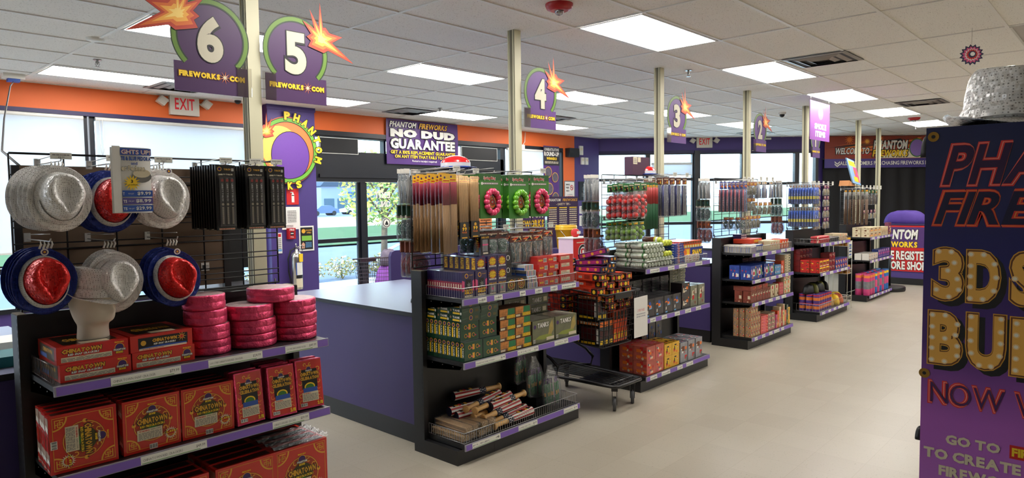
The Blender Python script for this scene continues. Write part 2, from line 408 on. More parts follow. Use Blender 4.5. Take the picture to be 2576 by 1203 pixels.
# diagonal window wall: local frame x along the wall, y outwards
DS = 21.2; DX, DYY = DS-WY, WY
dirx = Vector((0.70711, -0.70711, 0)); diry = Vector((0.70711, 0.70711, 0))
DM = Matrix((dirx, diry, (0, 0, 1))).transposed().to_4x4(); DM.translation = Vector((DX, DYY, 0))
def put_diag(o): o.matrix_world = DM @ o.matrix_world; return o
DROT = -PI/4
def dpt(t, z, off=0.0): v = Vector((DX, DYY, z))+dirx*t-diry*off; return v
w = MB(); w.box(-0.25, 13, 0, 0.25, 2.72, CZ, PURW); w.box(-0.25, 4.88, 0, 0.25, 0, 0.40, PURW); w.box(4.86, 13, 0, 0.25, 0, 2.72, PURW)
o = struct('wall_diagonal', w); put_diag(o)
w = MB(); w.box(-0.25, 4.86, -0.02, 0, 2.675, 2.73, DPUR); w.box(4.80, 4.86, -0.02, 0.0, 0, 2.675, FRAME); put_diag(struct('trim_2', w))
def dwindow(name, a, b2, z0, z1, hor=()):
    r = window(name, a, b2, z0, z1, (), hor, 0.02); put_diag(r); return r
dwindow('window_5', -0.13, 1.04, 0.40, 2.70, (2.10, 1.12)); dwindow('window_6', 1.04, 2.08, 0.02, 2.70, (2.10, 1.12))
dwindow('window_7', 2.16, 3.19, 0.40, 2.70, (2.08, 1.12)); dwindow('window_8', 3.19, 4.40, 0.40, 2.70, (1.98, 1.12)); dwindow('window_9', 4.40, 4.86, 0.40, 2.70, (1.12,))
w = MB(); w.box(2.06, 2.18, -0.05, 0.2, 0, 2.72, FRAME); put_diag(struct('trim_3', w))
# the walls one does not see from here, white, closing the sales room
w = MB(); w.box(XL-0.2, XL, YB, 9.0, 0, CZ, WALLW); struct('wall_left', w)
w = MB(); w.box(XL, XR, YB-0.2, YB, 0, CZ, WALLW); struct('wall_back', w)
w = MB(); w.box(XR, XR+0.2, YB, 1.0, 0, CZ, PURW); struct('wall_right', w)
# roller blinds -----------------------------------------------------
def blind_mat():
    m = bpy.data.materials.new('blind_fabric'); m.use_nodes = True; N, L = m.node_tree.nodes, m.node_tree.links; N.clear()
    o = N.new('ShaderNodeOutputMaterial'); d = N.new('ShaderNodeBsdfDiffuse'); t = N.new('ShaderNodeBsdfTranslucent'); x = N.new('ShaderNodeMixShader')
    n = N.new('ShaderNodeTexWave'); n.inputs['Scale'].default_value = 120; n.inputs['Distortion'].default_value = 1; tc = N.new('ShaderNodeTexCoord'); L.new(tc.outputs['Object'], n.inputs['Vector'])
    r = N.new('ShaderNodeValToRGB'); r.color_ramp.elements[0].color = (0.84, 0.86, 0.88, 1); r.color_ramp.elements[1].color = (0.90, 0.91, 0.93, 1); L.new(n.outputs[0], r.inputs[0])
    L.new(r.outputs[0], d.inputs[0]); L.new(r.outputs[0], t.inputs[0]); x.inputs[0].default_value = 0.62
    L.new(d.outputs[0], x.inputs[1]); L.new(t.outputs[0], x.inputs[2]); L.new(x.outputs[0], o.inputs[0]); return m
BL = blind_mat(); BLR = M('blind_rail', (215, 215, 210), 0.4)
def blind(x0, x1, z0, z1, label, diag=False, cord=True, y=WY-0.05):
    t = thing('roller_blind', label, 'blind')
    m = MB(); m.box(x0, x1, y, y+0.0015, z0, z1, BL); m.build('fabric', t)
    m = MB(); m.lathe([(0.024, x0), (0.024, x1)], BLR, 12, (0, y+0.015, z1), axis='x'); m.build('roller', t)
    m = MB(); m.box(x0, x1, y-0.006, y+0.008, z0-0.02, z0, BLR); m.build('bottom_rail', t)
    if cord:
        m = MB(); pts = [(x0+0.03, y-0.03, z1), (x0+0.035, y-0.03, z1-0.35), (x0+0.05, y-0.03, z1-0.42), (x0+0.065, y-0.03, z1-0.35), (x0+0.06, y-0.03, z1)]
        m.tube(pts, 0.004, BLR, 5); m.build('pull_cord', t)
    if diag: t.matrix_world = DM @ Matrix.Translation((0, 0, 0))
    return t
blind(-2.9, 0.18, 1.2, 2.66, 'white roller blind lowered over the window beside the outermost bay')
blind(0.27, 2.42, 1.2, 2.66, 'white roller blind with the ceiling cable hanging in front of it')
blind(2.54, 4.40, 1.2, 2.66, 'wide white roller blind below the exit sign on the orange wall')
blind(9.36, 10.75, 1.3, 2.64, 'narrow white roller blind behind the cream pole of checkout four', cord=False)
blind(1.10, 2.0, 2.2, 2.44, 'short white roller blind half lowered over the glazed back door', diag=True, cord=False, y=-0.06)
# ceiling lights ----------------------------------------------------
LF = M('light_frame_white', (205, 203, 196), 0.5)
def emis(name, col, s):
    m = bpy.data.materials.new(name); m.use_nodes = True; N, L = m.node_tree.nodes, m.node_tree.links; b = N['Principled BSDF']
    b.inputs['Base Color'].default_value = (0.8, 0.8, 0.8, 1); b.inputs['Emission Strength'].default_value = s
    t = N.new('ShaderNodeTexCoord'); n = N.new('ShaderNodeTexNoise'); n.inputs['Scale'].default_value = 3; L.new(t.outputs['Object'], n.inputs['Vector'])
    r = N.new('ShaderNodeValToRGB'); r.color_ramp.elements[0].color = tuple(v*0.9 for v in col)+(1,); r.color_ramp.elements[1].color = col+(1,); L.new(n.outputs['Fac'], r.inputs[0]); L.new(r.outputs[0], b.inputs['Emission Color'])
    return m
LE = emis('lit_diffuser', (1.0, 0.965, 0.92), LAMP); LO = M('unlit_diffuser', (190, 186, 176), 0.3)
lm = MB(); e = 0.03; a, d = TX, TY
lm.box(0.012, e, 0.012, d-0.012, -0.012, -0.0085, LF); lm.box(a-e, a-0.012, 0.012, d-0.012, -0.012, -0.0085, LF); lm.box(e, a-e, 0.012, e, -0.012, -0.0085, LF); lm.box(e, a-e, d-e, d-0.012, -0.012, -0.0085, LF)
LFM = lm.mesh('light_frame'); dm = MB(); dm.box(e, a-e, e, d-e, -0.0088, -0.006, LE); LDM = dm.mesh('diffuser')
dm = MB(); dm.box(e, a-e, e, d-e, -0.0088, -0.006, LO); LDO = dm.mesh('diffuser')
LDESC = {(0, 0): 'largest lit ceiling panel, beside the red strobe', (2, 0): 'lit ceiling panel next to the big air vent, two tiles past the largest', (4, 0): 'lit ceiling panel just above the lilac hanging sign', (6, 0): 'lit ceiling panel touching the farther air vent', (8, 0): 'lit ceiling panel by the far red strobe',
 (-2, 4): 'lit ceiling panel partly hidden by the starburst of sign 6', (0, 4): 'lit ceiling panel between the sign 5 starburst and the checkout four pole', (2, 4): 'lit ceiling panel just behind the starburst of sign 4', (4, 4): 'lit ceiling panel behind the pole of sign 3', (6, 4): 'lit ceiling panel reaching to the pole of sign 2',
 (-2, 8): 'long lit ceiling panel beside the orange wall above the blinds', (0, 8): 'lit ceiling panel showing past the edge of sign 5 board', (2, 8): 'lit ceiling panel over the purple guarantee banner', (4, 8): 'lit ceiling panel showing past the board of sign 4', (2, -4): 'switched-off ceiling panel cut by the picture corner'}
for i in range(-8, 10, 2):
    for j in (-12, -8, -4, 0, 4, 8):  # unseen panels continue the grid; outermost ones added for more frontal light
        if 3.3 < gx(i)+gy(j) < 19.0 and gx(i) > XL:
            t = thing('ceiling_light', LDESC.get((i, j), 'unseen lit ceiling panel added beyond the picture edge'), 'ceiling light', (gx(i), gy(j), CZ), group='recessed ceiling light panels')
            link('light_frame', LFM, t); link('diffuser', LDO if (i, j) == (2, -4) else LDM, t)
# vents, sprinklers, strobes, sensors -------------------------------
VM = M('vent_grey', (150, 146, 138), 0.4, 0.3, noise=0.2, nscale=8); VD = M('vent_dark', (45, 42, 38), 0.6)
def vent(x, y, label, s=0.29):
    t = thing('ceiling_vent', label, 'air vent', (x, y, CZ), group='square ceiling vents')
    m = MB(); m.box(-s, s, -s, s, -0.012, -0.0085, VD); m.build('backing', t)
    for q, h in ((1.0, 0.018), (0.72, 0.026), (0.42, 0.030)):
        m = MB(); r1, r0 = s*q, s*(q-0.14)
        for k in range(4):
            ca, sa = [(1, 0), (0, 1), (-1, 0), (0, -1)][k]
            P = [(r1, -r1, -0.0125), (r1, r1, -0.0125), (r0, r0, -h), (r0, -r0, -h)]
            m.add([(x_*ca-y_*sa, x_*sa+y_*ca, z_) for x_, y_, z_ in P], [(0, 1, 2, 3)], VM)
        m.build('louvre_ring', t)
vent(6.98, 2.30, 'square grey air vent beside the large ceiling panel'); vent(gx(5)+0.9, gy(-0.5), 'square grey air vent farther down the aisle ceiling')
vent(6.45, 7.95, 'square air vent by the orange wall over the guarantee banner'); vent(8.7, 7.1, 'air vent half hidden behind the checkout four pole'); vent(13.9, 5.9, 'air vent above the purple wall near sign 2'); vent(3.2, 8.0, 'air vent behind the board of sign 6')
CH = M('sprinkler_chrome', (170, 168, 165), 0.2, 0.9)
def sprinkler(x, y, label):
    m = MB(); m.lathe([(0.035, -0.006), (0.03, 0)], CH, 14); m.lathe([(0.008, -0.045), (0.012, -0.006)], CH, 8)
    m.tube([(-0.012, 0, -0.02), (-0.018, 0, -0.045), (-0.004, 0, -0.065)], 0.003, CH, 5); m.tube([(0.012, 0, -0.02), (0.018, 0, -0.045), (0.004, 0, -0.065)], 0.003, CH, 5)
    m.lathe([(0.022, -0.068), (0.022, -0.064)], CH, 12)
    one('fire_sprinkler', m.mesh('fire_sprinkler'), label, 'sprinkler', (x, y, CZ), group='chrome ceiling sprinklers')
sprinkler(2.09, 7.03, 'chrome sprinkler above the long light panel by the blinds'); sprinkler(6.555, 7.4, 'chrome sprinkler over the guarantee banner light panel'); sprinkler(6.55, 3.5, 'chrome sprinkler beside the pole of sign 3'); sprinkler(12.2, 4.0, 'small far sprinkler past the lilac hanging sign'); sprinkler(14.9, 3.2, 'farthest sprinkler near the banner stand')
RP = M('strobe_red', (170, 20, 25), 0.35); CLR = glass_mat('clear_dome', (225, 225, 225), 0.25)
def strobe(x, y, label):
    t = thing('fire_strobe', label, 'fire alarm', (x, y, CZ), group='red ceiling fire strobes')
    m = MB(); m.lathe([(0.06, -0.045), (0.085, -0.035), (0.095, -0.012), (0.095, 0)], RP, 24); m.build('housing', t)
    m = MB(); m.lathe([(0.002, -0.078), (0.02, -0.072), (0.032, -0.055), (0.032, -0.045)], CLR, 14, capb=False); m.lathe([(0.008, -0.068), (0.008, -0.045)], WHITE, 8); m.build('lens', t)
strobe(3.71, 2.95, 'red ceiling fire strobe nearest the camera, clear lens'); strobe(13.4, 2.9, 'small red fire strobe far down the aisle ceiling')
m = MB(); m.lathe([(0.04, -0.025), (0.062, -0.018), (0.066, 0)], WHITE, 20)
one('ceiling_sensor', m.mesh('ceiling_sensor'), 'small white sensor on the ceiling grid near the orange wall', 'sensor', (1.82, 6.15, CZ))
def camera_dome(x, y, label):
    t = thing('security_camera', label, 'security camera', (x, y, CZ), group='white dome cameras')
    m = MB(); m.lathe([(0.055, -0.03), (0.06, 0)], WHITE, 18); m.build('base', t)
    m = MB(); m.ball((0, 0, -0.035), 0.04, BLACK, 14, 8); m.build('lens_dome', t)
camera_dome(4.06, 8.4, 'white dome camera on the ceiling under sign 6 board'); camera_dome(10.9, 4.2, 'white dome camera on the ceiling near sign 2')
m = MB(); m.box(-0.09, 0.09, -0.05, 0.05, -0.05, 0, WHITE); m.box(-0.05, 0.05, -0.04, 0.04, -0.08, -0.05, BLU)
one('power_box', m.mesh('power_box'), 'white ceiling junction box where the black cable starts, at the orange wall', 'junction box', (1.72, 8.35, CZ))
# black cable from the ceiling to the wire rack at checkout six
m = MB(); m.tube([(1.72, 8.35, CZ-0.08), (1.5, 7.4, 2.75), (1.15, 5.9, 2.3), (0.86, 4.5, 1.98), (0.78, 3.62, 1.83)], 0.006, BLACK, 6)
one('power_cable', m.mesh('power_cable'), 'thin black cable hanging from the ceiling in front of the blind', 'cable')
# ================================================================== outside
PAVE = M('asphalt_grey', (104, 110, 124), 0.9, noise=0.18, nscale=0.8); SIDE = M('sidewalk_concrete', (220, 220, 220), 0.9, noise=0.06, nscale=1)
GRS = M('lawn_green', (58, 88, 38), 0.95, noise=0.5, nscale=3.5, bump=0.8, bscale=12); DRYG = M('road_pale', (150, 146, 112), 0.9)
def strip(name, y0, y1, mat_, z, label=None, x0=-60, x1=160, kind='structure'):
    m = MB(); m.add([(x0, y0, z), (x1, y0, z), (x1, y1, z), (x0, y1, z)], [(0, 1, 2, 3)], mat_); return props(m.build(name), kind=kind)
strip('ground', 9.0, 300, PAVE, -0.14); strip('sidewalk', 9.0, 13.0, SIDE, -0.05); strip('lawn', 24.5, 42, GRS, -0.06); strip('road', 43, 74, DRYG, -0.10)
# painted bay line on the parking lot
m = MB(); m.add([(14.3, 19.6, -0.13), (14.6, 19.6, -0.13), (18.6, 23.6, -0.13), (18.3, 23.6, -0.13)], [(0, 1, 2, 3)], WHITE); props(m.build('road_marking'), kind='structure')
rd = random.Random(3)
LEAF1 = M('hedge_leaf', (150, 125, 60), 0.8, noise=0.5, nscale=9); LEAF2 = M('hedge_leaf_green', (105, 110, 50), 0.8); LEAF3 = M('tree_leaf', (205, 200, 95), 0.8, noise=0.3, nscale=5); BARK = M('bark', (120, 100, 80), 0.9, noise=0.3); LEAF4 = M('tree_leaf_green', (120, 150, 70), 0.8)
def leaves(m, c, R, n, size, mats, seed):
    rd = random.Random(seed)
    for k in range(n):
        while True:
            p = Vector((rd.uniform(-1, 1), rd.uniform(-1, 1), rd.uniform(-1, 1)))
            if 0.25 < p.length < 1: break
        p = Vector((c[0]+p.x*R[0], c[1]+p.y*R[1], c[2]+p.z*R[2])); a = Vector((rd.uniform(-1, 1), rd.uniform(-1, 1), rd.uniform(-1, 1))).normalized(); b = a.orthogonal().normalized(); s_ = size*rd.uniform(0.6, 1.3)
        m.add([p-a*s_, p-b*s_*0.5, p+a*s_, p+b*s_*0.5], [(0, 1, 2, 3)], rd.choice(mats))
for i in range(9):
    m = MB(); x = 6.2+i*1.0
    for q in range(5): m.tube([(0, 0, -0.05), (rd.uniform(-.2, .2), rd.uniform(-.2, .2), 0.3)], 0.008, BARK, 4)
    leaves(m, (0, 0, 0.24), (0.42, 0.42, 0.26), 420, 0.042, [LEAF1, LEAF1, LEAF2, CREAM], 20+i)
    one('shrub', m.mesh('shrub'), 'low yellowing shrub outside the entrance doors, %s in the row' % ORD[i], 'shrub', (x, 13.9+0.1*(i % 2), -0.1), group='low shrubs outside the entrance')
def tree(x, y, h, R, label, seed, mats, n=1500):
    t = thing('tree', label, 'tree', (x, y, -0.1))
    m = MB(); m.tube([(0, 0, 0), (0.05, 0, h*0.35), (0, 0.05, h*0.6), (0.02, 0, h*0.85)], 0.1, BARK, 7, rs=[0.11, 0.09, 0.06, 0.02])
    r_ = random.Random(seed)
    for k in range(9):
        a = r_.uniform(0, 6.28); z0 = h*r_.uniform(0.33, 0.6); m.tube([(0, 0, z0), (math.cos(a)*R*0.4, math.sin(a)*R*0.4, z0+h*0.2), (math.cos(a)*R*0.8, math.sin(a)*R*0.8, z0+h*0.3)], 0.03, BARK, 5, rs=[0.045, 0.025, 0.01])
    m.build('trunk', t)
    m = MB(); leaves(m, (0, 0, h*0.66), (R, R, h*0.36), n, 0.085, mats, seed); props(m.build('foliage', t), kind='stuff')
tree(12.6, 16.9, 3.4, 1.35, 'small tree with pale yellow leaves outside the glass doors', 5, [LEAF3, LEAF3, LEAF4], 1700)
for k, (x, y) in enumerate(((38, 96), (66, 92), (30, 134), (132, 128), (146, 98))):
    tree(x, y, 9+k % 2, 4.2, 'distant green roadside tree outside, %s along the road' % ORD[k], 30+k, [LEAF4, LEAF2, DGRN], 900)
BW = M('store_wall', (150, 160, 185), 0.8); BD = M('store_roof', (60, 75, 95), 0.7); BG = M('store_glass', (60, 90, 110), 0.3); 
def store(x, y, w_, h, label, seed):
    t = thing('store_building', label, 'building', (x, y, -0.1))
    m = MB(); m.box(0, w_, 0, 12, 0, h, BW); m.build('wall', t); m = MB(); m.prism([(-0.4, h), (w_+0.4, h), (w_-1.2, h+1.6), (1.2, h+1.6)], -0.4, 12.4, BD); m.build('roof', t)
    for i in range(int(w_/3)):
        m = MB(); m.box(0.6+i*3, 2.8+i*3, -0.1, 0, 0.3, 2.6, BG); m.build('window', t)
    m = MB(); m.box(w_*0.3, w_*0.7, -0.15, 0, 3.0, 3.9, [GRN, BLU, WHITE][seed % 3]); m.build('shop_sign', t)
store(48, 112, 17, 4.4, 'low blue-grey shop with a sign beyond the road, seen through the doors', 0); store(72, 116, 20, 5.0, 'wider shop further along the road outside', 1); store(104, 108, 24, 4.8, 'farthest shop building along the road', 2)
def street_light(x, y, label):
    t = thing('traffic_light', label, 'traffic light', (x, y, -0.1)); m = MB(); m.tube([(0, 0, 0), (0, 0, 6.5)], 0.1, BD, 8); m.tube([(0, 0, 6.0), (6, 0, 6.2)], 0.06, BD, 8); m.build('pole', t)
    for q in (3, 5.5): m = MB(); m.box(q-0.2, q+0.2, -0.2, 0.2, 5.1, 6.1, ORG); m.build('signal_head', t)
street_light(52, 92, 'traffic light pole with orange signal heads over the distant road')
def car(x, y, col, label):
    t = thing('car', label, 'car', (x, y, -0.1)); m = MB(); bm_ = M('car_paint_'+label[:5].strip().replace(' ', '_'), col, 0.3)
    m.prism([(0, 0.35), (0.1, 0.8), (1.0, 0.95), (1.6, 1.4), (3.1, 1.42), (3.8, 0.98), (4.4, 0.9), (4.5, 0.35)], -0.85, 0.85, bm_); m.build('body', t)
    for q in (0.9, 3.6): 
        m = MB(); m.lathe([(0.33, -0.9), (0.33, 0.9)], BLACK, 14, (q, 0, 0.33), axis='y'); m.build('wheel', t)
car(50, 84, (90, 110, 150), 'blue car passing on the road outside the doors'); car(58, 88, (225, 225, 225), 'white car following on the road outside the doors')
# ================================================================== gondola shelf units
GY = 3.10; GB = 3.50
def rail(parent, x0, x1, z, tags, seed=0):
    """price rail along a shelf front: purple strip with white label cards"""
    m = MB(); y = GY
    m.hexa([(x0, y-0.004, z-0.038), (x1, y-0.004, z-0.038), (x1, y+0.006, z-0.038), (x0, y+0.006, z-0.038), (x0, y-0.001, z+0.003), (x1, y-0.001, z+0.003), (x1, y+0.006, z+0.003), (x0, y+0.006, z+0.003)], M('clear_rail_edge', (150, 148, 160), 0.25))
    F = Face(m, (x0, y-0.0042, z-0.038), (1, 0, 0), (0, 0.073, 0.997), 0.0005)
    F.rect(0.008, 0.003, x1-x0-0.004, 0.037, RAILP, 1)
    for a, b, txt, price in tags:
        F.rect(a, 0.003, b, 0.037, LABELW, 2); F.rect(a+0.004, 0.005, b-0.03, 0.008, RAILG, 3)
        if txt: F.text(txt, a+0.008, 0.015, a+(b-a)*(0.62 if price else 0.95), 0.025, GREY, 3, 0.0, res=1)
        else: F.lines(a+0.01, 0.014, b-0.02, 0.024, 1, GREY, 3, seed)
        if price: F.text(price, b-0.048, 0.014, b-0.008, 0.028, GREY, 3, 0.02, res=1)
        seed += 1
    return m.build('price_rail', parent)
def gondola(X0, L, shelves, label, side=None, tags=None):
    t = thing('shelf_unit', label, 'shelf unit')
    for x in (X0-0.035, X0+L):
        m = MB(); m.box(x, x+0.035, 3.455, 3.56, 0.0, 1.222, SHELFBLK); m.box(x+0.002, x+0.033, 3.457, 3.558, 1.222, 1.226, M('upright_cap_dust', (110, 100, 84), 0.8))
        for k in range(36): m.box(x-0.0006, x+0.0, 3.463, 3.469, 0.14+k*0.03, 0.158+k*0.03, BLACK)
        m.build('upright', t)
    m = MB(); m.box(X0, X0+L, 3.50, 3.52, 0.1, 1.215, SHELFBLK); m.box(X0, X0+L, 3.495, 3.525, 1.19, 1.22, SHELFBLK); m.build('back_panel', t)
    m = MB(); m.box(X0-0.035, X0+L+0.03, 3.135, 3.455, 0.0, 0.095, SHELFBLK); m.box(X0+0.3, X0+0.302, 3.134, 3.1352, 0.0, 0.095, BLACK); m.build('kick_plate', t)
    for k, z in enumerate(shelves):
        m = MB(); m.box(X0+0.002, X0+L-0.002, GY+0.006, 3.499, z-0.022 if z > 0.2 else z-0.03, z, SHELFBLK)
        if z > 0.2:
            for x in (X0+0.003, X0+L-0.006):
                m.prism([(0, 0)]*0 or [(x, z-0.022), (x+0.003, z-0.022), (x+0.003, z-0.03), (x, z-0.03)], GY+0.02, 3.49, SHELFBLK)
                m.add([(x, GY+0.02, z-0.022), (x, GY+0.04, z-0.045), (x, 3.49, z-0.085), (x, 3.49, z-0.022)], [(0, 1, 2, 3), (3, 2, 1, 0)], SHELFBLK)
            for q in (3.2, 3.3, 3.4): m.box(X0+0.0015, X0+0.0025, q, q+0.008, z-0.035, z-0.031, GREY)
        s = m.build('shelf', t)
        tg = (tags or {}).get(k)
        if tg is None:
            rd = random.Random(int(X0*10)+k); tg = []; a = 0.06
            while a < L-0.2:
                b = a+rd.uniform(0.07, 0.16); tg.append((a, b, None, '$%d' % rd.randint(1, 39))); a = b+rd.uniform(0.03, 0.16)
        rail(s, X0, X0+L, z, tg, int(X0*7)+k)
    return t
G1X, G2X, G3X, G4X, G5X, G6X = 0.715, 2.905, 5.06, 7.25, 9.43, 11.70
gondola(G1X, 1.225, [0.13, 0.61, 0.972][::1], 'black shelf unit of red cracker boxes and pink rolls, nearest the camera', tags={
 2: [(0.20, 0.48, 'CHINA TOWN SNAP CRACKER', '$79.99'), (0.60, 0.86, '1,000 STRIP CHINATOWN RED CRACKER', '$24.99'), (0.98, 1.16, '2,000 STRIP CHINATOWN RED CRACKER', '$49.99')],
 1: [(0.30, 0.58, 'CHINATOWN RED CRACKERS', '$49.99'), (0.90, 1.10, 'CHINATOWN RED CRACKER', '$39.99')], 0: [(0.1, 0.3, None, '$9')]})
gondola(G2X, 1.2, [0.13, 0.655, 1.06], 'black shelf unit with green packs and flag-pattern bats, behind the loaded cart', tags={
 2: [(0.13, 0.21, None, '$5'), (0.28, 0.36, None, '$9'), (0.53, 0.59, None, '$4'), (0.69, 0.77, None, '$6'), (0.86, 0.94, None, '$7'), (0.99, 1.16, None, '$8')],
 1: [(0.10, 0.38, 'PHANTOM TANK 4 SPARK', '$4'), (0.50, 0.72, 'E-FORCE', '$8'), (0.90, 1.06, 'TANKS WITH REPORT', '$9')],
 0: [(0.06, 0.32, 'PUNK', '4'), (0.50, 0.70, 'SUPER SALUTE', '$9'), (1.00, 1.17, 'SPARKLING MORTAR', '$9')]})
gondola(G3X, 1.18, [0.13, 0.64, 1.07], 'black shelf unit with silver-green packs on top and red cube boxes on its base')
gondola(G4X, 1.2, [0.125, 0.51, 0.765, 1.06], 'black shelf unit of four levels, blue house-picture boxes on the upper middle one')
gondola(G5X, 1.22, [0.125, 0.65, 1.045], 'black shelf unit with red and yellow boxes and a leaning white wire stand')
gondola(G6X, 1.3, [0.09, 0.655, 1.02], 'farthest black shelf unit with pink and blue tubes on its base')
# ------------------------------------------------------------------ wire grid panels above the units
def grid_panel(X0, X1, z0, z1, label, y=3.55):
    m = MB(); r = 0.004
    for z in (z0, z1): m.tube([(X0, y, z), (X1, y, z)], 0.005, WIREBLK, 5)
    n = max(2, round((X1-X0)/0.2)); 
    for i in range(n+1):
        x = X0+(X1-X0)*i/n; m.tube([(x, y+0.007, z0), (x, y+0.007, z1)], r, WIREBLK, 5)
    z = z0+0.05
    while z < z1-0.03:
        m.tube([(X0, y, z), (X1, y, z)], 0.003, WIREBLK, 4); m.tube([(X0, y, z+0.028), (X1, y, z+0.028)], 0.003, WIREBLK, 4); z += 0.10
    for x in (X0+0.02, X1-0.02): m.tube([(x, y+0.007, z0-0.12), (x, y+0.007, z0+0.02)], 0.005, WIREBLK, 5)
    return one('wire_grid_panel', m.mesh('wire_grid_panel'), label, 'wire grid')
grid_panel(0.70, 1.92, 1.24, 1.91, 'black wire grid carrying the sequin hats and torch packs')
grid_panel(2.88, 4.10, 1.24, 1.90, 'black wire grid carrying incense sticks and the spring toy cards')
grid_panel(5.06, 6.24, 1.24, 1.90, 'black wire grid carrying bags of red balls'); grid_panel(7.25, 8.45, 1.24, 1.90, 'black wire grid carrying the packs next past the second plastic bowler')
grid_panel(9.43, 10.65, 1.24, 1.88, 'black wire grid carrying blue and yellow tubes'); grid_panel(11.7, 13.0, 1.24, 1.84, 'farthest black wire grid, carrying long brown sticks')
# brown fibre board behind the first grid
BB = M('brown_fibreboard', (112, 92, 74), 0.85, noise=0.08, nscale=6)
t = thing('fibre_board', 'brown fibre board with black slots behind the first wire grid', 'board')
m = MB(); m.box(0.74, 1.62, 3.575, 3.59, 1.26, 1.86, BB); m.build('board', t)
m = MB()
for k in range(4): m.box(0.74, 1.62, 3.573, 3.5749, 1.34+k*0.145, 1.348+k*0.145, BLACK)
m.box(1.62, 1.655, 3.57, 3.60, 1.235, 1.86, BLACK); m.box(0.71, 0.74, 3.57, 3.6, 1.235, 1.86, BLACK); m.build('edge_frame', t)
# wire fences at shelf fronts -------------------------------------------------
def fence(x0, x1, z, h, label, y0=GY+0.02, y1=3.46, mat_=CHROME, left=True, step=0.022, right=False, front=True):
    m = MB(); r = 0.0016
    if front:
        m.tube([(x0, y0, z+h), (x1, y0, z+h)], 0.0026, mat_, 5); m.tube([(x0, y0, z+0.004), (x1, y0, z+0.004)], r, mat_, 4)
        k = int((x1-x0)/step)
        for i in range(k+1):
            x = x0+(x1-x0)*i/k; m.tube([(x, y0, z+0.002), (x, y0, z+h)], r, mat_, 4, cap=False)
    for on, x in ((left, x0), (right, x1)):
        if on:
            m.tube([(x, y0, z+h), (x, y1, z+h)], 0.0026, mat_, 5); m.tube([(x, y0, z+0.004), (x, y1, z+0.004)], r, mat_, 4)
            k = int((y1-y0)/step)
            for i in range(k+1):
                y = y0+(y1-y0)*i/k; m.tube([(x, y, z+0.002), (x, y, z+h)], r, mat_, 4, cap=False)
    return one('wire_shelf_fence', m.mesh('wire_shelf_fence'), label, 'wire fence')
fence(0.725, 0.99, 0.973, 0.075, 'dark wire side fence beside the cracker boxes under the mannequin head', front=False, mat_=M('dark_wire', (90, 84, 80), 0.3, 0.7), y0=3.13)
fence(2.915, 4.10, 1.061, 0.068, 'chrome wire fence holding the purple boxes on the top shelf', right=True); fence(2.915, 4.10, 0.131, 0.07, 'chrome wire fence along the base with the wooden bats', right=True)
fence(5.10, 6.22, 1.071, 0.062, 'chrome wire fence in front of the silver-green packs and snap packs', right=True); fence(7.26, 8.43, 1.061, 0.07, 'chrome wire fence on the top shelf with the striped purple packs', right=True)
fence(9.44, 10.63, 1.046, 0.06, 'chrome wire fence in front of the red rolls', step=0.04, right=True); fence(9.44, 10.63, 0.126, 0.1, 'chrome wire fence on the base in front of the round purple cans', step=0.04, right=True)
# ------------------------------------------------------------------ cream poles with number signs
PC = M('cream_pole', (206, 202, 172), 0.55, noise=0.06, nscale=5); PG = M('cream_groove', (120, 116, 96), 0.7)
def pole(x, y, label):
    m = MB(); a = 0.037; m.box(x-a, x+a, y-a, y+a, 0, CZ, PC)
    m.box(x-a-0.001, x-a, y-0.012, y+0.012, 0, CZ, PG); m.box(x-a-0.004, x-a, y-0.03, y-0.022, 0, CZ, PC); m.box(x-a-0.004, x-a, y+0.022, y+0.03, 0, CZ, PC)
    m.box(x-a-0.0012, x-a, y-a+0.004, y-a+0.008, 0, CZ, PG)
    return one('utility_pole', m.mesh('utility_pole'), label, 'pole')
pole(1.852, 3.66, 'cream utility pole standing between the signs numbered six and five'); pole(4.03, 3.66, 'cream utility pole beside the sign numbered four'); pole(6.23, 3.66, 'cream utility pole beside the sign numbered three'); pole(8.36, 3.66, 'cream utility pole beside the sign numbered two')
pole(10.40, 3.66, 'cream utility pole behind the lilac hanging sign'); pole(13.10, 3.70, 'cream utility pole standing in front of the word WELCOME banner'); pole(14.95, 3.85, 'farthest cream utility pole, crossing the banner')
SP = M('sign_purple', (68, 36, 82), 0.45); SP2 = M('sign_purple_bright', (88, 50, 118), 0.5); SGR = M('fuse_green', (96, 130, 44), 0.5); SGD = M('fuse_dark', (30, 50, 24), 0.5); NUMW = M('number_cream', (196, 189, 168), 0.6)
ST1 = M('burst_red', (190, 62, 40), 0.5); ST2 = M('burst_orange', (222, 112, 44), 0.5); ST3 = M('burst_yellow', (244, 176, 70), 0.5); ST4 = M('burst_core', (255, 216, 120), 0.5)
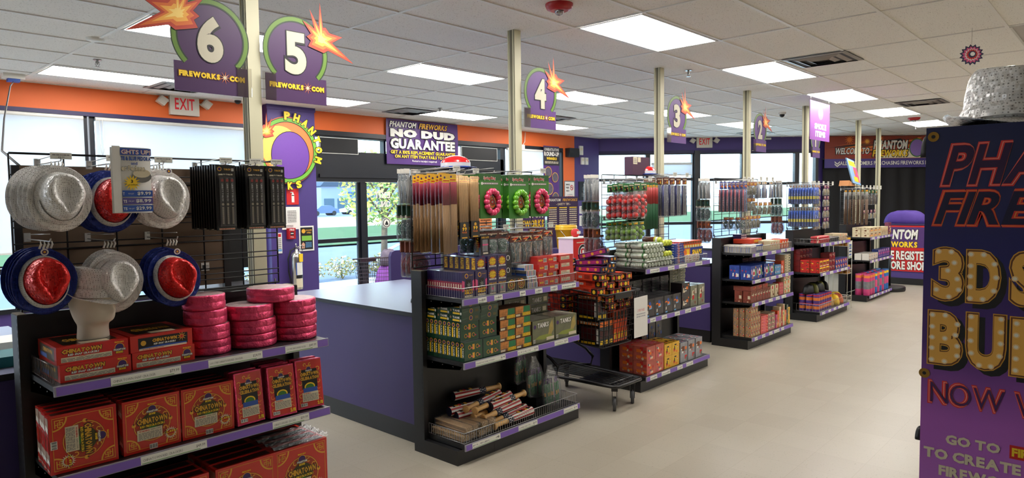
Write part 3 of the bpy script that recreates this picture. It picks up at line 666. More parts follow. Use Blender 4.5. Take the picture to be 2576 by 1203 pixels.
def burst(F, x, y, s, flip=1, k=2):
    """uneven nine-pointed starburst: long rays up and outwards"""
    rays = [(92, 1.0), (62, 0.45), (20, 0.75), (-28, 1.25), (-75, .35), (-118, .42), (-160, 0.6), (165, 0.35), (140, 0.75), (115, 0.5)]
    rays = [(91, .90), (68, .34), (14, .62), (-27, 1.02), (-80, .32), (-150, .42), (178, .40), (143, .62), (114, .74)]
    for q, (mt, sc) in enumerate(((BLACK, 1.035), (ST1, 1.0), (ST2, 0.76), (ST3, 0.52), (ST4, 0.28))):
        c = F.P(x, y, k+q*0.4); P = [c]; R = sorted(rays, key=lambda r_: r_[0]); n = len(R)
        for i, (a, l) in enumerate(R):
            a2, l2 = R[(i+1) % n]; a2 = a2 if a2 > a else a2+360
            for ang, rr in ((a, l), ((a+a2)/2, 0.30)):
                P.append(F.P(x+flip*math.cos(math.radians(ang))*s*rr*sc, y+math.sin(math.radians(ang))*s*rr*sc, k+q*0.4))
        nn = len(P)-1; fs = [(0, 1+i, 1+(i+1) % nn) for i in range(nn)]
        if flip < 0: fs = [f_[::-1] for f_ in fs]
        F.mb.add(P, fs, mt)
def numsign(x, num, label, flip=1, pm=SP, y=3.60):
    """x = pole-side edge of the board; flip -1: the board extends to the other side of the pole"""
    t = thing('checkout_sign', label, 'checkout number sign', (x, y, 2.26), group='numbered checkout signs')
    W_ = 0.385; w0 = 0 if flip > 0 else -W_
    m = MB(); m.box(w0, w0+W_, 0, 0.006, 0, 0.15, pm)
    cx, cz, R = w0+W_/2+0.0, 0.285, 0.20
    m.prism([(cx+R*math.cos(a*PI/24), cz+R*math.sin(a*PI/24)) for a in range(48)], 0.0005, 0.0055, pm)
    m.build('board', t)
    m = MB(); F = FF(m, 1, 1, 0, -0.0002, 0, 0.0008); a0, a1 = (math.radians(-45), math.radians(225))
    F.ring(cx, cz, R-0.030, R+0.006, SGD, 0.5, 40, a0, a1); F.ring(cx, cz, R-0.022, R+0.0, SGR, 1, 40, a0, a1)
    m.build('fuse_ring', t)
    m = MB(); F = FF(m, 1, 1, 0, -0.0002, 0, 0.0008)
    wn_ = 0.05 if num == '1' else (0.14 if num == '4' else 0.135)
    F.text(num, cx-wn_/2-0.005, cz-0.125, cx+wn_/2-0.005, cz+0.115, NUMW, 3, 0.045, res=6, out=BLACK, ow=0.005); m.build('number', t)
    m = MB(); F = FF(m, 1, 1, 0, -0.0002, 0, 0.0008); a = w0+(0.022 if flip > 0 else 0.022)
    F.text('FIREWORKS', a, 0.075, a+0.21, 0.104, YEL, 3, 0.07, out=BROWN, ow=0.004); F.text('COM', a+0.262, 0.075, a+0.345, 0.104, YEL, 3, 0.07, out=BROWN, ow=0.004)
    F.star(a+0.236, 0.09, 0.008, 0.034, 9, ST2, 3); F.star(a+0.236, 0.09, 0.006, 0.02, 9, CREAM, 4); m.build('web_lettering', t)
    m = MB(); F = FF(m, 1, 1, 0, -0.0004, 0, 0.0008); burst(F, cx+flip*0.165, cz+0.10, 0.24 if flip > 0 else 0.27, flip, 4)
    m.build('starburst', t)
    m = MB(); e0 = -0.02 if flip > 0 else -0.06; m.box(e0, e0+0.08, -0.006, -0.003, 0.0, 0.155, glass_mat('clear_holder', (248, 247, 244), 0.10)); m.build('clear_holder', t)
    return t
numsign(1.905, '5', 'checkout sign numbered five, starburst at its upper corner, sharing a pole with six'); numsign(1.80, '6', 'checkout sign numbered six with the largest starburst', -1)
numsign(4.085, '4', 'checkout sign numbered four, on the second cream pole', 1, SP2); numsign(6.30, '3', 'checkout sign numbered three, on its cream pole', 1, SP2); numsign(8.43, '2', 'checkout sign numbered two, on its cream pole', 1, SP2); numsign(10.455, '1', 'checkout sign numbered one, half hidden by the lilac hanging sign', 1, SP2)
# lilac hanging sign
LIL = M('lilac_sign', (140, 74, 160), 0.5, noise=0.1, nscale=2)
t = thing('hanging_sign', 'lilac hanging sign reading SMOKE ITEMS', 'hanging sign', (9.25, 3.2, 2.43))
m = MB(); m.box(0, 0.76, 0, 0.006, 0, 0.51, LIL); F = FF(m, .76, .51)
F.text('SMOKE', 0.17, 0.145, 0.62, 0.225, WHITE, 2, 0.06); F.text('ITEMS', 0.20, 0.045, 0.59, 0.125, WHITE, 2, 0.06); F.disc(0.40, 0.36, 0.10, LILAC, 1, 20, 0.085)
m.build('board', t); m = MB(); m.tube([(0.03, 0.003, 0.505), (0.03, 0.003, 0.58)], 0.003, CHROME, 4); m.tube([(0.73, 0.003, 0.505), (0.73, 0.003, 0.58)], 0.003, CHROME, 4); m.build('hook', t)
# hanging rosette
t = thing('hanging_rosette', 'red, white and blue foil rosette hanging on a thread from the ceiling', 'decoration', (6.6, 1.03, 2.80))
m = MB(); F = Face(m, (0, 0, 0), (0.35, -0.937, 0), (0, 0, 1), 0.006)
for q, (r_, mt) in enumerate(((0.085, NAVY), (0.068, PINK), (0.052, WHITE), (0.044, RED), (0.03, NAVY))): F.star(0, 0, r_*0.78, r_, 15, mt, q); 
F.disc(0, 0, 0.016, WHITE, 6); m.build('foil_petals', t); m = MB(); m.tube([(0, 0, 0.08), (0, 0, 0.21)], 0.001, GREY, 4); m.build('thread', t)
# ------------------------------------------------------------------ exit signs
EW = M('exit_white', (214, 208, 196), 0.5); ER = M('exit_red', (205, 20, 35), 0.4, emit=0.15)
def exit_sign(label):
    t = thing('exit_sign', label, 'exit sign', (0, 0, 0), group='EXIT signs with emergency lamps')
    m = MB(); m.box(-0.155, 0.155, -0.05, 0.0, -0.115, 0.115, EW); F = FF(m, 1, 1, 0, -0.05, 0); F.text('EXIT', -0.105, -0.05, 0.105, 0.09, ER, 1, 0.02, res=3); m.build('housing', t)
    for s_ in (-1, 1):
        m = MB(); m.tube([(s_*0.155, -0.03, 0.04), (s_*0.20, -0.04, 0.04)], 0.008, EW, 6); R_ = Matrix.Rotation(0.6, 3, 'Y'); 
        q = MB(); q.box(-0.045, 0.045, -0.035, 0.03, -0.045, 0.045, EW); q.box(-0.034, 0.034, -0.04, -0.035, -0.034, 0.034, WHITE)
        m.v_off = len(m.v); m.add([R_ @ Vector(v)+Vector((s_*0.235, -0.05, 0.04)) for v in q.v], q.f, EW); m.build('lamp_head', t)
    return t
o = exit_sign('EXIT sign with two lamp heads on the orange wall below sign 6'); o.location = (3.53, WY-0.001, 2.895); o.scale = (1.13, 1, 1.0)
o = exit_sign('EXIT sign with two lamp heads on the purple wall between signs 3 and 2'); v = dpt(2.28, 2.90, 0.001); o.location = v; o.rotation_euler = (0, 0, DROT); o.scale = (1.13, 1, 1.0)
# ------------------------------------------------------------------ round store emblem on the pillar (figure left out)
t = thing('round_emblem', 'large round store emblem on the purple pillar, green ring and yellow letters', 'emblem', (4.83, WY-0.175, 2.40)); t.scale = (0.86, 1, 0.86)
m = MB(); E1 = M('emblem_orange', (238, 120, 60), 0.5); E2 = M('emblem_yellow', (250, 190, 90), 0.5); R = 0.52
m.prism([(R*math.cos(a*PI/32), R*1.02*math.sin(a*PI/32)) for a in range(64)], 0, 0.02, E1)
F = FF(m, 1, 1, 0, 0, 0, 0.001); F.disc(-0.14, 0.05, 0.33, E2, 1, 32); m.build('disc', t)
m = MB(); F = FF(m, 1, 1, 0, 0, 0, 0.001)
F.disc(0.04, -0.08, 0.33, M('emblem_purple', (104, 62, 150), 0.5), 2, 32, 0.38); F.ring(0.04, -0.08, 0.325, 0.335, BLACK, 3, 32, ay=1.15); m.build('plain_purple_field', t)
m = MB(); F = FF(m, 1, 1, 0, 0, 0, 0.001); F.ring(0, 0, R-0.075, R+0.0, BLACK, 4, 48); F.ring(0, 0, R-0.065, R-0.01, M('emblem_green', (110, 175, 60), 0.5), 5, 48); m.build('green_ring', t)
m = MB()
def arc_text(m, s_, R, a_mid, step, size, mt, flip=1, y=-0.0075, out=BLACK, sx=0.8):
    n = len(s_)
    for i, ch in enumerate(s_):
        if ch == ' ': continue
        a = a_mid-flip*(i-(n-1)/2)*step; ax = Vector((math.sin(a), 0, -math.cos(a)))*flip*1.0 if flip > 0 else Vector((-math.sin(a), 0, math.cos(a)))
        up = Vector((math.cos(a), 0, math.sin(a)))*flip; c_ = Vector((R*math.cos(a), y, R*math.sin(a)))
        w_ = size*sx*(0.45 if ch == 'I' else 1.0); F = Face(m, c_-ax*w_/2-up*size/2, ax, up, 0.001)
        F.text(ch, 0, 0, w_, size, mt, 2, 0.06, out=out, ow=size*0.09)
arc_text(m, 'PHANTOM', 0.545, math.radians(38), math.radians(17.5), 0.13, YEL); arc_text(m, 'FIREWORKS', 0.56, math.radians(225), math.radians(15.5), 0.12, YEL, -1)
m.build('ring_lettering', t)
m = MB(); F = FF(m, 1, 1, 0, -0.004, 0, 0.001); burst(F, -0.36, 0.28, 0.32, -1, 5); m.build('starburst', t)
# ------------------------------------------------------------------ purple banner NO DUD GUARANTEE
BP = M('banner_purple', (82, 48, 118), 0.4, noise=0.15, nscale=2)
def wavy_sheet(m, x0, x1, y, z0, z1, mt, n=14, k=8, amp=0.006, seed=1):
    rd = random.Random(seed); ph = [rd.uniform(0, 6) for _ in range(4)]; vs = []
    for j in range(k+1):
        for i in range(n+1):
            u, v_ = i/n, j/k; d_ = amp*(math.sin(u*9+ph[0]+v_*3)+0.6*math.sin(u*21+ph[1]-v_*5)); vs.append((x0+(x1-x0)*u, y+d_, z0+(z1-z0)*v_))
    m.add(vs, [(j*(n+1)+i, j*(n+1)+i+1, (j+1)*(n+1)+i+1, (j+1)*(n+1)+i) for j in range(k) for i in range(n)], mt, True)
t = thing('wall_banner', 'purple banner reading NO DUD GUARANTEE on the orange wall', 'banner', (6.59, WY-0.07, 2.28))
m = MB(); wavy_sheet(m, 0, 1.52, 0.03, 0, 0.71, BP); wavy_sheet(m, 0, 1.52, 0.033, 0, 0.71, BP); m.build('sheet', t)
m = MB(); F = FF(m, 1, 1, 0, 0.018, 0, 0.0012)
F.text('PHANTOM', 0.05, 0.585, 0.60, 0.675, WHITE, 2, 0.03, 0.3, out=BLACK, ow=0.008); F.text('FIREWORKS', 0.65, 0.585, 1.27, 0.675, GOLD, 2, 0.03, 0.3, out=BLACK, ow=0.008)
F.text('NO DUD', 0.07, 0.43, 1.44, 0.56, WHITE, 2, 0.09, out=BLACK, ow=0.012); F.text('GUARANTEE', 0.07, 0.245, 1.44, 0.41, WHITE, 2, 0.05, out=BLACK, ow=0.012)
F.text('GET A 100% REPLACEMENT GUARANTEE', 0.07, 0.165, 1.44, 0.22, YEL, 2, 0.03, out=BLACK, ow=0.004); F.text('ON ANY ITEM THAT FAILS TO LIGHT!', 0.15, 0.10, 1.38, 0.152, YEL, 2, 0.03, out=BLACK, ow=0.004)
F.text('Return receipt required', 0.50, 0.035, 1.02, 0.075, WHITE, 2, 0.01); m.build('lettering', t)
# ------------------------------------------------------------------ welcome banner and black curtain on the diagonal wall
CB = M('curtain_black', (20, 20, 23), 0.8, noise=0.3, nscale=1.5)
t = thing('black_curtain', 'black curtain covering the wall under the welcome banner', 'curtain'); m = MB(); n = 120; vs = []
for i in range(n+1):
    x = 4.92+i*0.06; y = -0.10+0.03*math.sin(i*1.1)+0.015*math.sin(i*0.37); vs += [(x, y, 0.02), (x, y*0.9, 2.5)]
m.add(vs, [(2*i, 2*i+2, 2*i+3, 2*i+1) for i in range(n)], CB, True); m.build('cloth', t); m = MB(); m.tube([(4.9, -0.09, 2.5), (12.2, -0.09, 2.5)], 0.012, BLACK, 6); m.build('rod', t)
t.matrix_world = DM.copy()
t = thing('welcome_banner', 'wide fiery banner reading WELCOME TO above the black curtain', 'banner')
B1 = M('banner_fire', (140, 50, 30), 0.5, noise=0.5, nscale=1.5); B2 = M('banner_flame', (235, 130, 50), 0.5); B3 = M('banner_cream', (235, 225, 200), 0.5); B4 = M('banner_strip', (66, 52, 128), 0.5)
m = MB(); m.box(0, 4.6, 0, 0.01, 0.20, 0.70, B1); m.box(0, 4.6, 0, 0.01, 0, 0.20, B4); m.build('sheet', t)
m = MB(); F = FF(m, 1, 1, 0, 0, 0, 0.003); rd = random.Random(8)
for k in range(26):
    a = rd.uniform(0.0, 1.9); y_ = rd.uniform(0.24, 0.55); F.poly([(a, y_), (a+rd.uniform(.4, .9), y_+0.05), (a+rd.uniform(.4, .9), y_+0.07+rd.uniform(0, .03))], rd.choice([B2, ORG, BROWN, RED, BLACK]), 1+0.02*k)
F.poly([(1.15, 0.21), (4.6, 0.21), (4.6, 0.62), (2.6, 0.66), (1.9, 0.42)], B3, 1.7)
for k in range(9): F.poly([(2.0+k*0.3, 0.52), (2.1+k*0.33, 0.66), (2.2+k*0.33, 0.66)], B2, 1.8)
F.star(0.55, 0.62, 0.04, 0.12, 12, B2, 2); F.star(0.95, 0.58, 0.03, 0.08, 12, ST3, 2)
F.star(1.25, 0.64, 0.03, 0.09, 12, B2, 2)
F.text('WELCOME TO', 0.24, 0.30, 1.00, 0.44, WHITE, 4, 0.03, 0.25, out=BLACK, ow=0.015); F.text('PHANTOM', 1.09, 0.40, 1.87, 0.60, WHITE, 4, 0.04, 0.2, out=BLACK, ow=0.02); F.text('FIREWORKS', 1.07, 0.24, 1.88, 0.39, YEL, 4, 0.04, 0.2, out=BLACK, ow=0.02)
F.disc(2.08, 0.43, 0.17, LILAC, 4, 24, 0.2); F.ring(2.08, 0.43, 0.16, 0.18, GRN, 5, 24, ay=1.15)
F.text('ALL CUSTOMERS PURCHASING FIREWORKS MUST REGISTER', 0.34, 0.06, 2.95, 0.145, WHITE, 4, 0.02)
for k in range(2): F.poly([(0.22, 0.15-k*0.05), (0.28, 0.10-k*0.05), (0.34, 0.15-k*0.05), (0.34, 0.12-k*0.05), (0.28, 0.07-k*0.05), (0.22, 0.12-k*0.05)][::-1], WHITE, 4)
m.build('lettering', t); v = dpt(4.93, 2.30, 0.16); t.location = v; t.rotation_euler = (0, 0, DROT)
# the far counter with the red register banner
t = thing('far_counter', 'purple counter at the end of the aisle with a black base', 'counter', (14.42, 3.47, 0)); m = MB(); m.box(0, 0.55, -2.2, 0, 0.12, 1.12, PURW); m.box(-0.01, 0.56, -2.2, 0.01, 0, 0.12, SHELFBLK); m.build('body', t); m = MB(); m.box(-0.03, 0.58, -2.2, 0.03, 1.12, 1.14, M('counter_edge', (60, 50, 90), 0.3)); m.build('top', t)
t = thing('register_banner', 'red and white banner reading REGISTER taped on the far purple counter', 'banner', (14.405, 3.46, 0.25)); m = MB(); m.box(-0.006, 0, -1.6, 0, 0, 0.86, RED); m.build('sheet', t)
m = MB(); F = Face(m, (-0.006, 0, 0), (0, -1, 0), (0, 0, 1), 0.003); F.rect(0, 0.45, 1.6, 0.83, PURP, 1);
F.text('NTOM', 0.02, 0.60, 0.45, 0.79, WHITE, 3, 0.05, 0.15, out=BLACK, ow=0.01); F.text('WORKS', -0.0, 0.45, 0.44, 0.56, YEL, 3, 0.05, out=BLACK, ow=0.006)
F.text('E REGISTER', 0.0, 0.215, 0.62, 0.385, WHITE, 3, 0.04, out=BLACK, ow=0.008); F.text('ORE SHOPPING', 0.0, 0.03, 0.86, 0.19, WHITE, 3, 0.04, out=BLACK, ow=0.008)
m.build('lettering', t)
m = MB(); n = 16; FB = M('purple_cloth', (80, 56, 140), 0.8, noise=0.2, nscale=9)
def lump(m, cx, cy, z, rx, ry, h, mt, seed, n=16, k=7, drape=0.0):
    rd = random.Random(seed); a1, a2 = rd.uniform(0, 6), rd.uniform(0, 6); vs = []
    for j in range(k):
        ph = (PI/2)*j/(k-1); 
        for i in range(n):
            a = 2*PI*i/n; q = 1+0.12*math.sin(3*a+a1)+0.07*math.sin(5*a+a2); vs.append((cx+rx*q*math.cos(a)*math.cos(ph)**0.55, cy+ry*q*math.sin(a)*math.cos(ph)**0.55, z+h*math.sin(ph)*(1+0.06*math.sin(4*a+a1))))
    fs = [(j*n+i, j*n+(i+1) % n, (j+1)*n+(i+1) % n, (j+1)*n+i) for j in range(k-1) for i in range(n)]; fs.append(tuple(range(n-1, -1, -1))); m.add(vs, fs, mt, True)
lump(m, 0, 0, 0, 0.2, 0.34, 0.24, FB, 3); one('covered_machine', m.mesh('covered_machine'), 'purple cloth cover over a machine on the far counter', 'cover', (14.75, 3.3, 1.141))
# ------------------------------------------------------------------ checkout counters
CT = M('counter_laminate', (128, 132, 158), 0.28, noise=0.03); CP = M('counter_purple', (60, 48, 102), 0.5, noise=0.04, nscale=2)
def counter(X, label, Y0=3.62, Y1=5.25, W_=0.62, cube=True):
    t = thing('checkout_counter', label, 'counter', (X, Y0, 0))
    m = MB(); m.box(0, W_, 0, Y1-Y0, 0.14, 0.895, CP); m.build('body', t)
    m = MB(); m.box(0.02, W_, 0.01, Y1-Y0-0.01, 0, 0.14, SHELFBLK); m.build('kick_plate', t)
    m = MB(); m.box(-0.02, W_+0.02, -0.0, Y1-Y0+0.02, 0.897, 0.925, M('counter_black_edge', (30, 30, 38), 0.4)); m.box(-0.018, W_+0.018, 0.002, Y1-Y0+0.018, 0.925, 0.9255, CT); m.build('top', t)
    return t
counter(2.94, 'long blue-grey checkout counter with purple front beside the green pack shelf', W_=1.2); counter(5.12, 'checkout counter hidden behind the cart and red balls'); counter(0.35, 'grey-topped counter behind the nearest shelf unit', 3.75)
counter(7.30, 'checkout counter behind the four-level shelf unit'); counter(9.50, 'checkout counter behind the blue tube rack')
m = MB(); pts = [(0, 0), (1.35, 0), (1.35, 1.15), (0.06, 1.15), (0.02, 1.135), (0, 1.09)]; m.prism(pts, 0, 0.04, CP); one('purple_partition', m.mesh('purple_partition'), 'purple rounded-corner partition behind the checkout counter', 'partition', (4.53, 5.96, 0))
m = MB(); m.prism([(0, 0), (1.5, 0), (1.5, 1.24), (0, 1.24)], 0, 0.04, CP); one('purple_partition', m.mesh('purple_partition'), 'purple partition behind the small red firework boxes', 'partition', (5.80, 5.35, 0))
# chair, bag and cloths behind the checkouts
m = MB(); lump(m, 0, 0, 0, 0.3, 0.2, 0.25, FB, 5); one('purple_cloth', m.mesh('purple_cloth'), 'crumpled purple cloth behind the second wire grid', 'cloth', (3.9, 4.0, 0.926))
m = MB(); m.box(0, 0.42, 0, 0.025, 0, 0.3, BLACK); m.box(0.01, 0.41, 0.026, 0.028, 0.01, 0.29, NAVY); m.box(0.15, 0.27, 0.0, 0.12, -0.10, 0.0, BLACK); m.box(0.08, 0.34, 0, 0.18, -0.115, -0.10, BLACK)
for q in range(7):
    for p_ in range(4): m.box(0.05+q*0.02, 0.062+q*0.02, -0.001, 0, 0.2+p_*0.02, 0.212+p_*0.02, TEAL)
one('register_monitor', m.mesh('register_monitor'), 'back of the black register monitor seen through the first grid', 'monitor', (1.88, 4.45, 1.25))
m = MB(); m.box(0, 0.4, 0, 0.3, 0, 0.14, BLACK); m.box(0.02, 0.38, -0.001, 0.0, 0.02, 0.06, GREY); m.box(0.02, 0.38, 0.02, 0.28, 0.14, 0.15, M('printer_lid', (70, 70, 74), 0.3)); one('receipt_printer', m.mesh('receipt_printer'), 'black receipt printer behind the pink foil rolls', 'printer', (1.72, 4.1, 1.02))
m = MB(); m.box(0, 0.5, 0, 0.4, 0, 1.02, SHELFBLK); one('register_stand', m.mesh('register_stand'), 'black stand carrying the receipt printer and monitor', 'stand', (1.66, 4.02, 0)) 
m = MB(); m.box(0.1, 0.35, 0.2, 0.35, 0, 0.115, BLACK); one('monitor_riser', m.mesh('monitor_riser'), 'black block under the register monitor', 'riser', (1.86, 4.28, 1.02))
m = MB(); m.box(0, 0.36, 0, 0.025, 0, 0.3, BLACK); m.box(0.14, 0.22, 0.025, 0.08, -0.12, 0.1, BLACK); m.ball((0.18, -0.01, 0.16), 0.05, GREY, 10, 6); one('register_monitor', m.mesh('register_monitor'), 'back of the black register monitor behind the spring toy cards', 'monitor', (3.70, 4.3, 1.45))
m = MB(); m.tube([(0, 0, 0), (0, 0, 0.42)], 0.03, BLACK, 8); m.lathe([(0.1, 0), (0.1, 0.01)], BLACK, 14); one('monitor_pole', m.mesh('monitor_pole'), 'black pole holding the monitor behind the spring toy cards', 'pole', (3.88, 4.36, 0.926))
m = MB(); lump(m, 0, 0, 0, 0.035, 0.055, 0.038, BLACK, 6); one('computer_mouse', m.mesh('computer_mouse'), 'black computer mouse on the checkout counter', 'computer mouse', (3.25, 3.98, 0.926))
# white paper goods on the counter at the picture edge
m = MB(); m.box(0, 0.3, 0, 0.24, 0, 0.07, WHITE); one('paper_tray', m.mesh('paper_tray'), 'white tray on the grey counter behind the nearest upright', 'tray', (0.55, 4.2, 0.926)); m = MB(); m.box(0, 0.28, 0, 0.22, 0, 0.05, TEAL); one('teal_box', m.mesh('teal_box'), 'flat teal box below the white tray on the counter', 'box', (0.62, 3.9, 0.926))
t = thing('office_chair', 'black high-backed chair showing at the picture edge behind the first unit', 'chair', (0.62, 6.0, 0))
m = MB(); lump(m, 0, 0, 0.75, 0.22, 0.06, 0.62, BLACK, 9); m.build('backrest', t); m = MB(); m.box(-0.24, 0.24, -0.45, 0.0, 0.66, 0.74, BLACK); m.build('seat', t)
m = MB(); m.lathe([(0.03, 0.05), (0.03, 0.66)], SHELFBLK, 10, (0, -0.2, 0)); m.build('column', t)
for k in range(5): m = MB(); a = k*PI*0.4; m.tube([(0, -0.2, 0.08), (0.28*math.cos(a), -0.2+0.28*math.sin(a), 0.03)], 0.02, SHELFBLK, 6); m.build('leg', t)
# ================================================================== goods: nearest unit
FILMR = M('shiny_red_print', (204, 44, 34), 0.28, noise=0.08, coat=0.6, bump=0.05, bscale=25); FILMR2 = M('dark_red_print', (130, 20, 22), 0.3, noise=0.25, nscale=14, coat=0.5)
GDL = M('gold_line', (232, 170, 60), 0.35); DOLIVE = M('olive_print', (70, 66, 30), 0.4, noise=0.4, nscale=40); RINGB = M('ring_rust', (165, 60, 38), 0.4, noise=0.3, nscale=60)
def emblem(F, x, y, r, k=2):
    F.disc(x, y, r, M('emblem_violet', (66, 36, 100), 0.4), k, 14); F.ring(x, y, r*0.88, r*1.02, GDL, k+0.5, 16)
    F.text('FIREWORKS', x-r*0.95, y+r*1.08, x+r*0.95, y+r*1.42, YEL, k, 0.05, res=1); F.text('PHANTOM', x-r*1.2, y-r*0.72, x+r*1.2, y-r*0.2, WHITE, k+1.5, 0.06, res=1, out=BLACK, ow=r*0.08); F.text('BRAND', x-r*0.75, y-r*1.3, x+r*0.75, y-r*0.82, YEL, k+1.5, 0.06, res=1, out=BLACK, ow=r*0.08)
def fret(F, x, y, s, sx_, sy_):
    for a, b, c_, d_ in ((0, 0, 1, .12), (0, 0, .12, 1), (.3, .3, .95, .4), (.3, .3, .4, .95), (.55, .1, .65, .75), (.1, .55, .75, .65), (.85, .3, .95, .65), (.3, .85, .65, .95)):
        x0, x1 = sorted((x+sx_*a*s, x+sx_*c_*s)); y0, y1 = sorted((y+sy_*b*s, y+sy_*d_*s)); F.rect(x0, y0, x1, y1, GDL, 2)
def cracker_face(F, w, h):
    e = 0.012
    for a in ((e, e, w-e, e+0.002), (e, h-e-0.002, w-e, h-e), (e, e, e+0.002, h-e), (w-e-0.002, e, w-e, h-e)): F.rect(*a, GDL, 2)
    r = w*0.2
    for x, y, a0 in ((e, e, 0), (w-e, e, PI/2), (w-e, h-e, PI), (e, h-e, 1.5*PI)):
        F.ring(x, y, r, r*1.13, GDL, 2, 10, a0, a0+PI/2); fret(F, x+(0.008 if x < w/2 else -0.008), y+(0.008 if y < h/2 else -0.008), r*0.68, 1 if x < w/2 else -1, 1 if y < h/2 else -1)
    cx, cy = w/2, h*0.5; R = w*0.33; F.disc(cx, cy, R, RINGB, 1, 28); F.ring(cx, cy, R*0.93, R*0.97, GDL, 1.5, 28); F.disc(cx, cy, R*0.62, DOLIVE, 2, 24)
    for k in range(12): a = k*PI/6; F.ring(cx+R*0.79*math.cos(a), cy+R*0.79*math.sin(a), R*0.07, R*0.12, GDL if k % 3 else FILMR, 2, 7, a, a+4.4)
    for sx_ in (-1, 1): F.disc(cx+sx_*R*0.97, cy+0.005, R*0.11, GDL, 3, 10); F.disc(cx+sx_*R*0.97, cy+0.011, R*0.05, BROWN, 3.5, 8)
    F.text('CHINATOWN', cx-R*0.80, cy+R*0.02, cx+R*0.80, cy+R*0.36, GOLD, 4, 0.05, res=1, out=BLACK, ow=R*0.04); F.text('RED FIRECRACKERS', cx-R*0.66, cy-R*0.16, cx+R*0.66, cy-R*0.03, YEL, 4, 0.03, res=1, out=BLACK, ow=R*0.02)
    F.disc(cx, cy-R*0.3, R*0.25, GRN, 3, 14, R*0.16)
    F.rect(cx-R*0.82, cy-R*0.85, cx+R*0.50, cy-R*0.25, CREAM, 5); F.text('WARNING', cx-R*0.72, cy-R*0.38, cx-R*0.18, cy-R*0.29, RED, 6, 0.03, res=1); F.text('EXPLOSIVE', cx-R*0.10, cy-R*0.38, cx+R*0.42, cy-R*0.29, BLACK, 6, 0.0, res=1); F.lines(cx-R*0.75, cy-R*0.82, cx+R*0.45, cy-R*0.42, 6, GREY, 6, 4)
    F.star(cx+R*0.95, cy-R*0.78, R*0.22, R*0.36, 18, CREAM, 7); F.disc(cx+R*0.95, cy-R*0.78, R*0.2, RED, 7.5, 16); F.text('2,492', cx+R*0.68, cy-R*0.80, cx+R*1.22, cy-R*0.62, YEL, 9, 0.05, res=1, out=BLACK, ow=R*0.03); F.text('FIRECRACKERS', cx+R*0.74, cy-R*0.92, cx+R*1.16, cy-R*0.84, YEL, 9, 0.0, res=1)
    emblem(F, cx, cy+R*0.80, R*0.24, 6); F.barcode(cx-R*0.2, e*0.3, cx+R*0.22, e+h*0.06, 6)
def cracker_box(w, h, d, turn=False):
    m = MB(); m.box(0, w, 0, d, 0, h, FILMR)
    if turn: cracker_face(Face(m, (0, 0, h), (0, 0, -1), (1, 0, 0), 0.0004), h, w)
    else: cracker_face(FF(m, w, h, eps=0.0004), w, h)
    F = FL(m, d, h); rd = random.Random(5)
    F.rect(d*0.08, h*0.04, d*0.92, h*0.96, M('side_film', (196, 176, 160), 0.25, noise=0.5, nscale=30), 1)
    for k in range(9): y = h*rd.uniform(0.1, 0.85); F.poly([(d*.1, y), (d*.9, y-h*.06), (d*.9, y+h*.04), (d*.3, y+h*.09)], rd.choice([RED, FILMR, BROWN, WHITE]), 2+k*0.1)
    F = FT(m, 0, 0, h); F.rect(w*.05, d*.15, w*.95, d*.85, M('top_print_dark', (60, 24, 20), 0.3, noise=0.4, nscale=30), 1)
    return m.mesh('cracker_box')
A1 = cracker_box(0.243, 0.236, 0.05, True); A2 = cracker_box(0.238, 0.232, 0.05); A3 = cracker_box(0.295, 0.31, 0.075)
for j in range(4):
    one('firecracker_box', A1, 'square red cracker box, print turned sideways, %s' % depthw(j, 4), 'firework box', (0.702+0.004*j, 3.145+j*0.062, 0.612), (math.radians(-2), 0, math.radians((-1, 1, -1.5, 1)[j])), 'sideways square cracker boxes')
for j in range(4):
    one('firecracker_box', A2, 'square red cracker box below the snap cracker label, %s' % depthw(j, 4), 'firework box', (0.968, 3.15+j*0.06, 0.612), (0, 0, math.radians(1.5)), 'upright square cracker boxes under the snap cracker label')
for j in range(4):
    one('firecracker_box', A2, 'square red cracker box beside the foil packets, %s' % depthw(j, 4), 'firework box', (1.212, 3.155+j*0.06, 0.612), (0, 0, math.radians(-1)), 'upright square cracker boxes beside the foil packets')
FOILM = M('pink_foil', (236, 74, 116), 0.33, 0.55, noise=0.35, nscale=18, bump=1.0, bscale=34)
def packet_face(F, w, h):
    F.rect(w*.06, h*.03, w*.97, h*.98, FILMR, 0.5); 
    for sx_ in (0.16, 0.84):
        for k in range(6): F.ring(w*sx_, h*(0.14+0.13*k), w*.05, w*.075, GDL if k % 2 else ORG, 1, 7, k, k+4)
    F.rect(w*.22, h*.40, w*.80, h*.80, BLACK, 1.5); emblem(F, w*.5, h*.80, w*.10, 2)
    F.text('CHINATOWN', w*.16, h*.665, w*.86, h*.745, GOLD, 4, 0.06, res=1, out=BLACK, ow=0.002); F.text('CELEBRATION', w*.16, h*.58, w*.86, h*.655, GOLD, 4, 0.06, res=1, out=BLACK, ow=0.002)
    F.disc(w*.5, h*.44, w*.2, YEL, 3, 14, h*.085); F.disc(w*.5, h*.43, w*.16, GRN, 3.5, 14, h*.07); F.rect(w*.25, h*.33, w*.78, h*.42, BLU, 4)
    [F.ring(w*(.36+.2*q), h*.90, w*.03, w*.06, GDL, 2, 6, q, q+4.6) for q in (0, 1)]
    F.rect(w*.2, h*.14, w*.8, h*.33, CREAM, 5); F.lines(w*.23, h*.155, w*.77, h*.29, 5, GREY, 6, 7); F.text('WARNING', w*.24, h*.295, w*.5, h*.32, RED, 6, 0.03, res=1); F.barcode(w*.12, h*.05, w*.36, h*.115, 5); F.text('2/11', w*.74, h*.045, w*.94, h*.115, YEL, 5, 0.05, res=1, out=RED, ow=0.003)
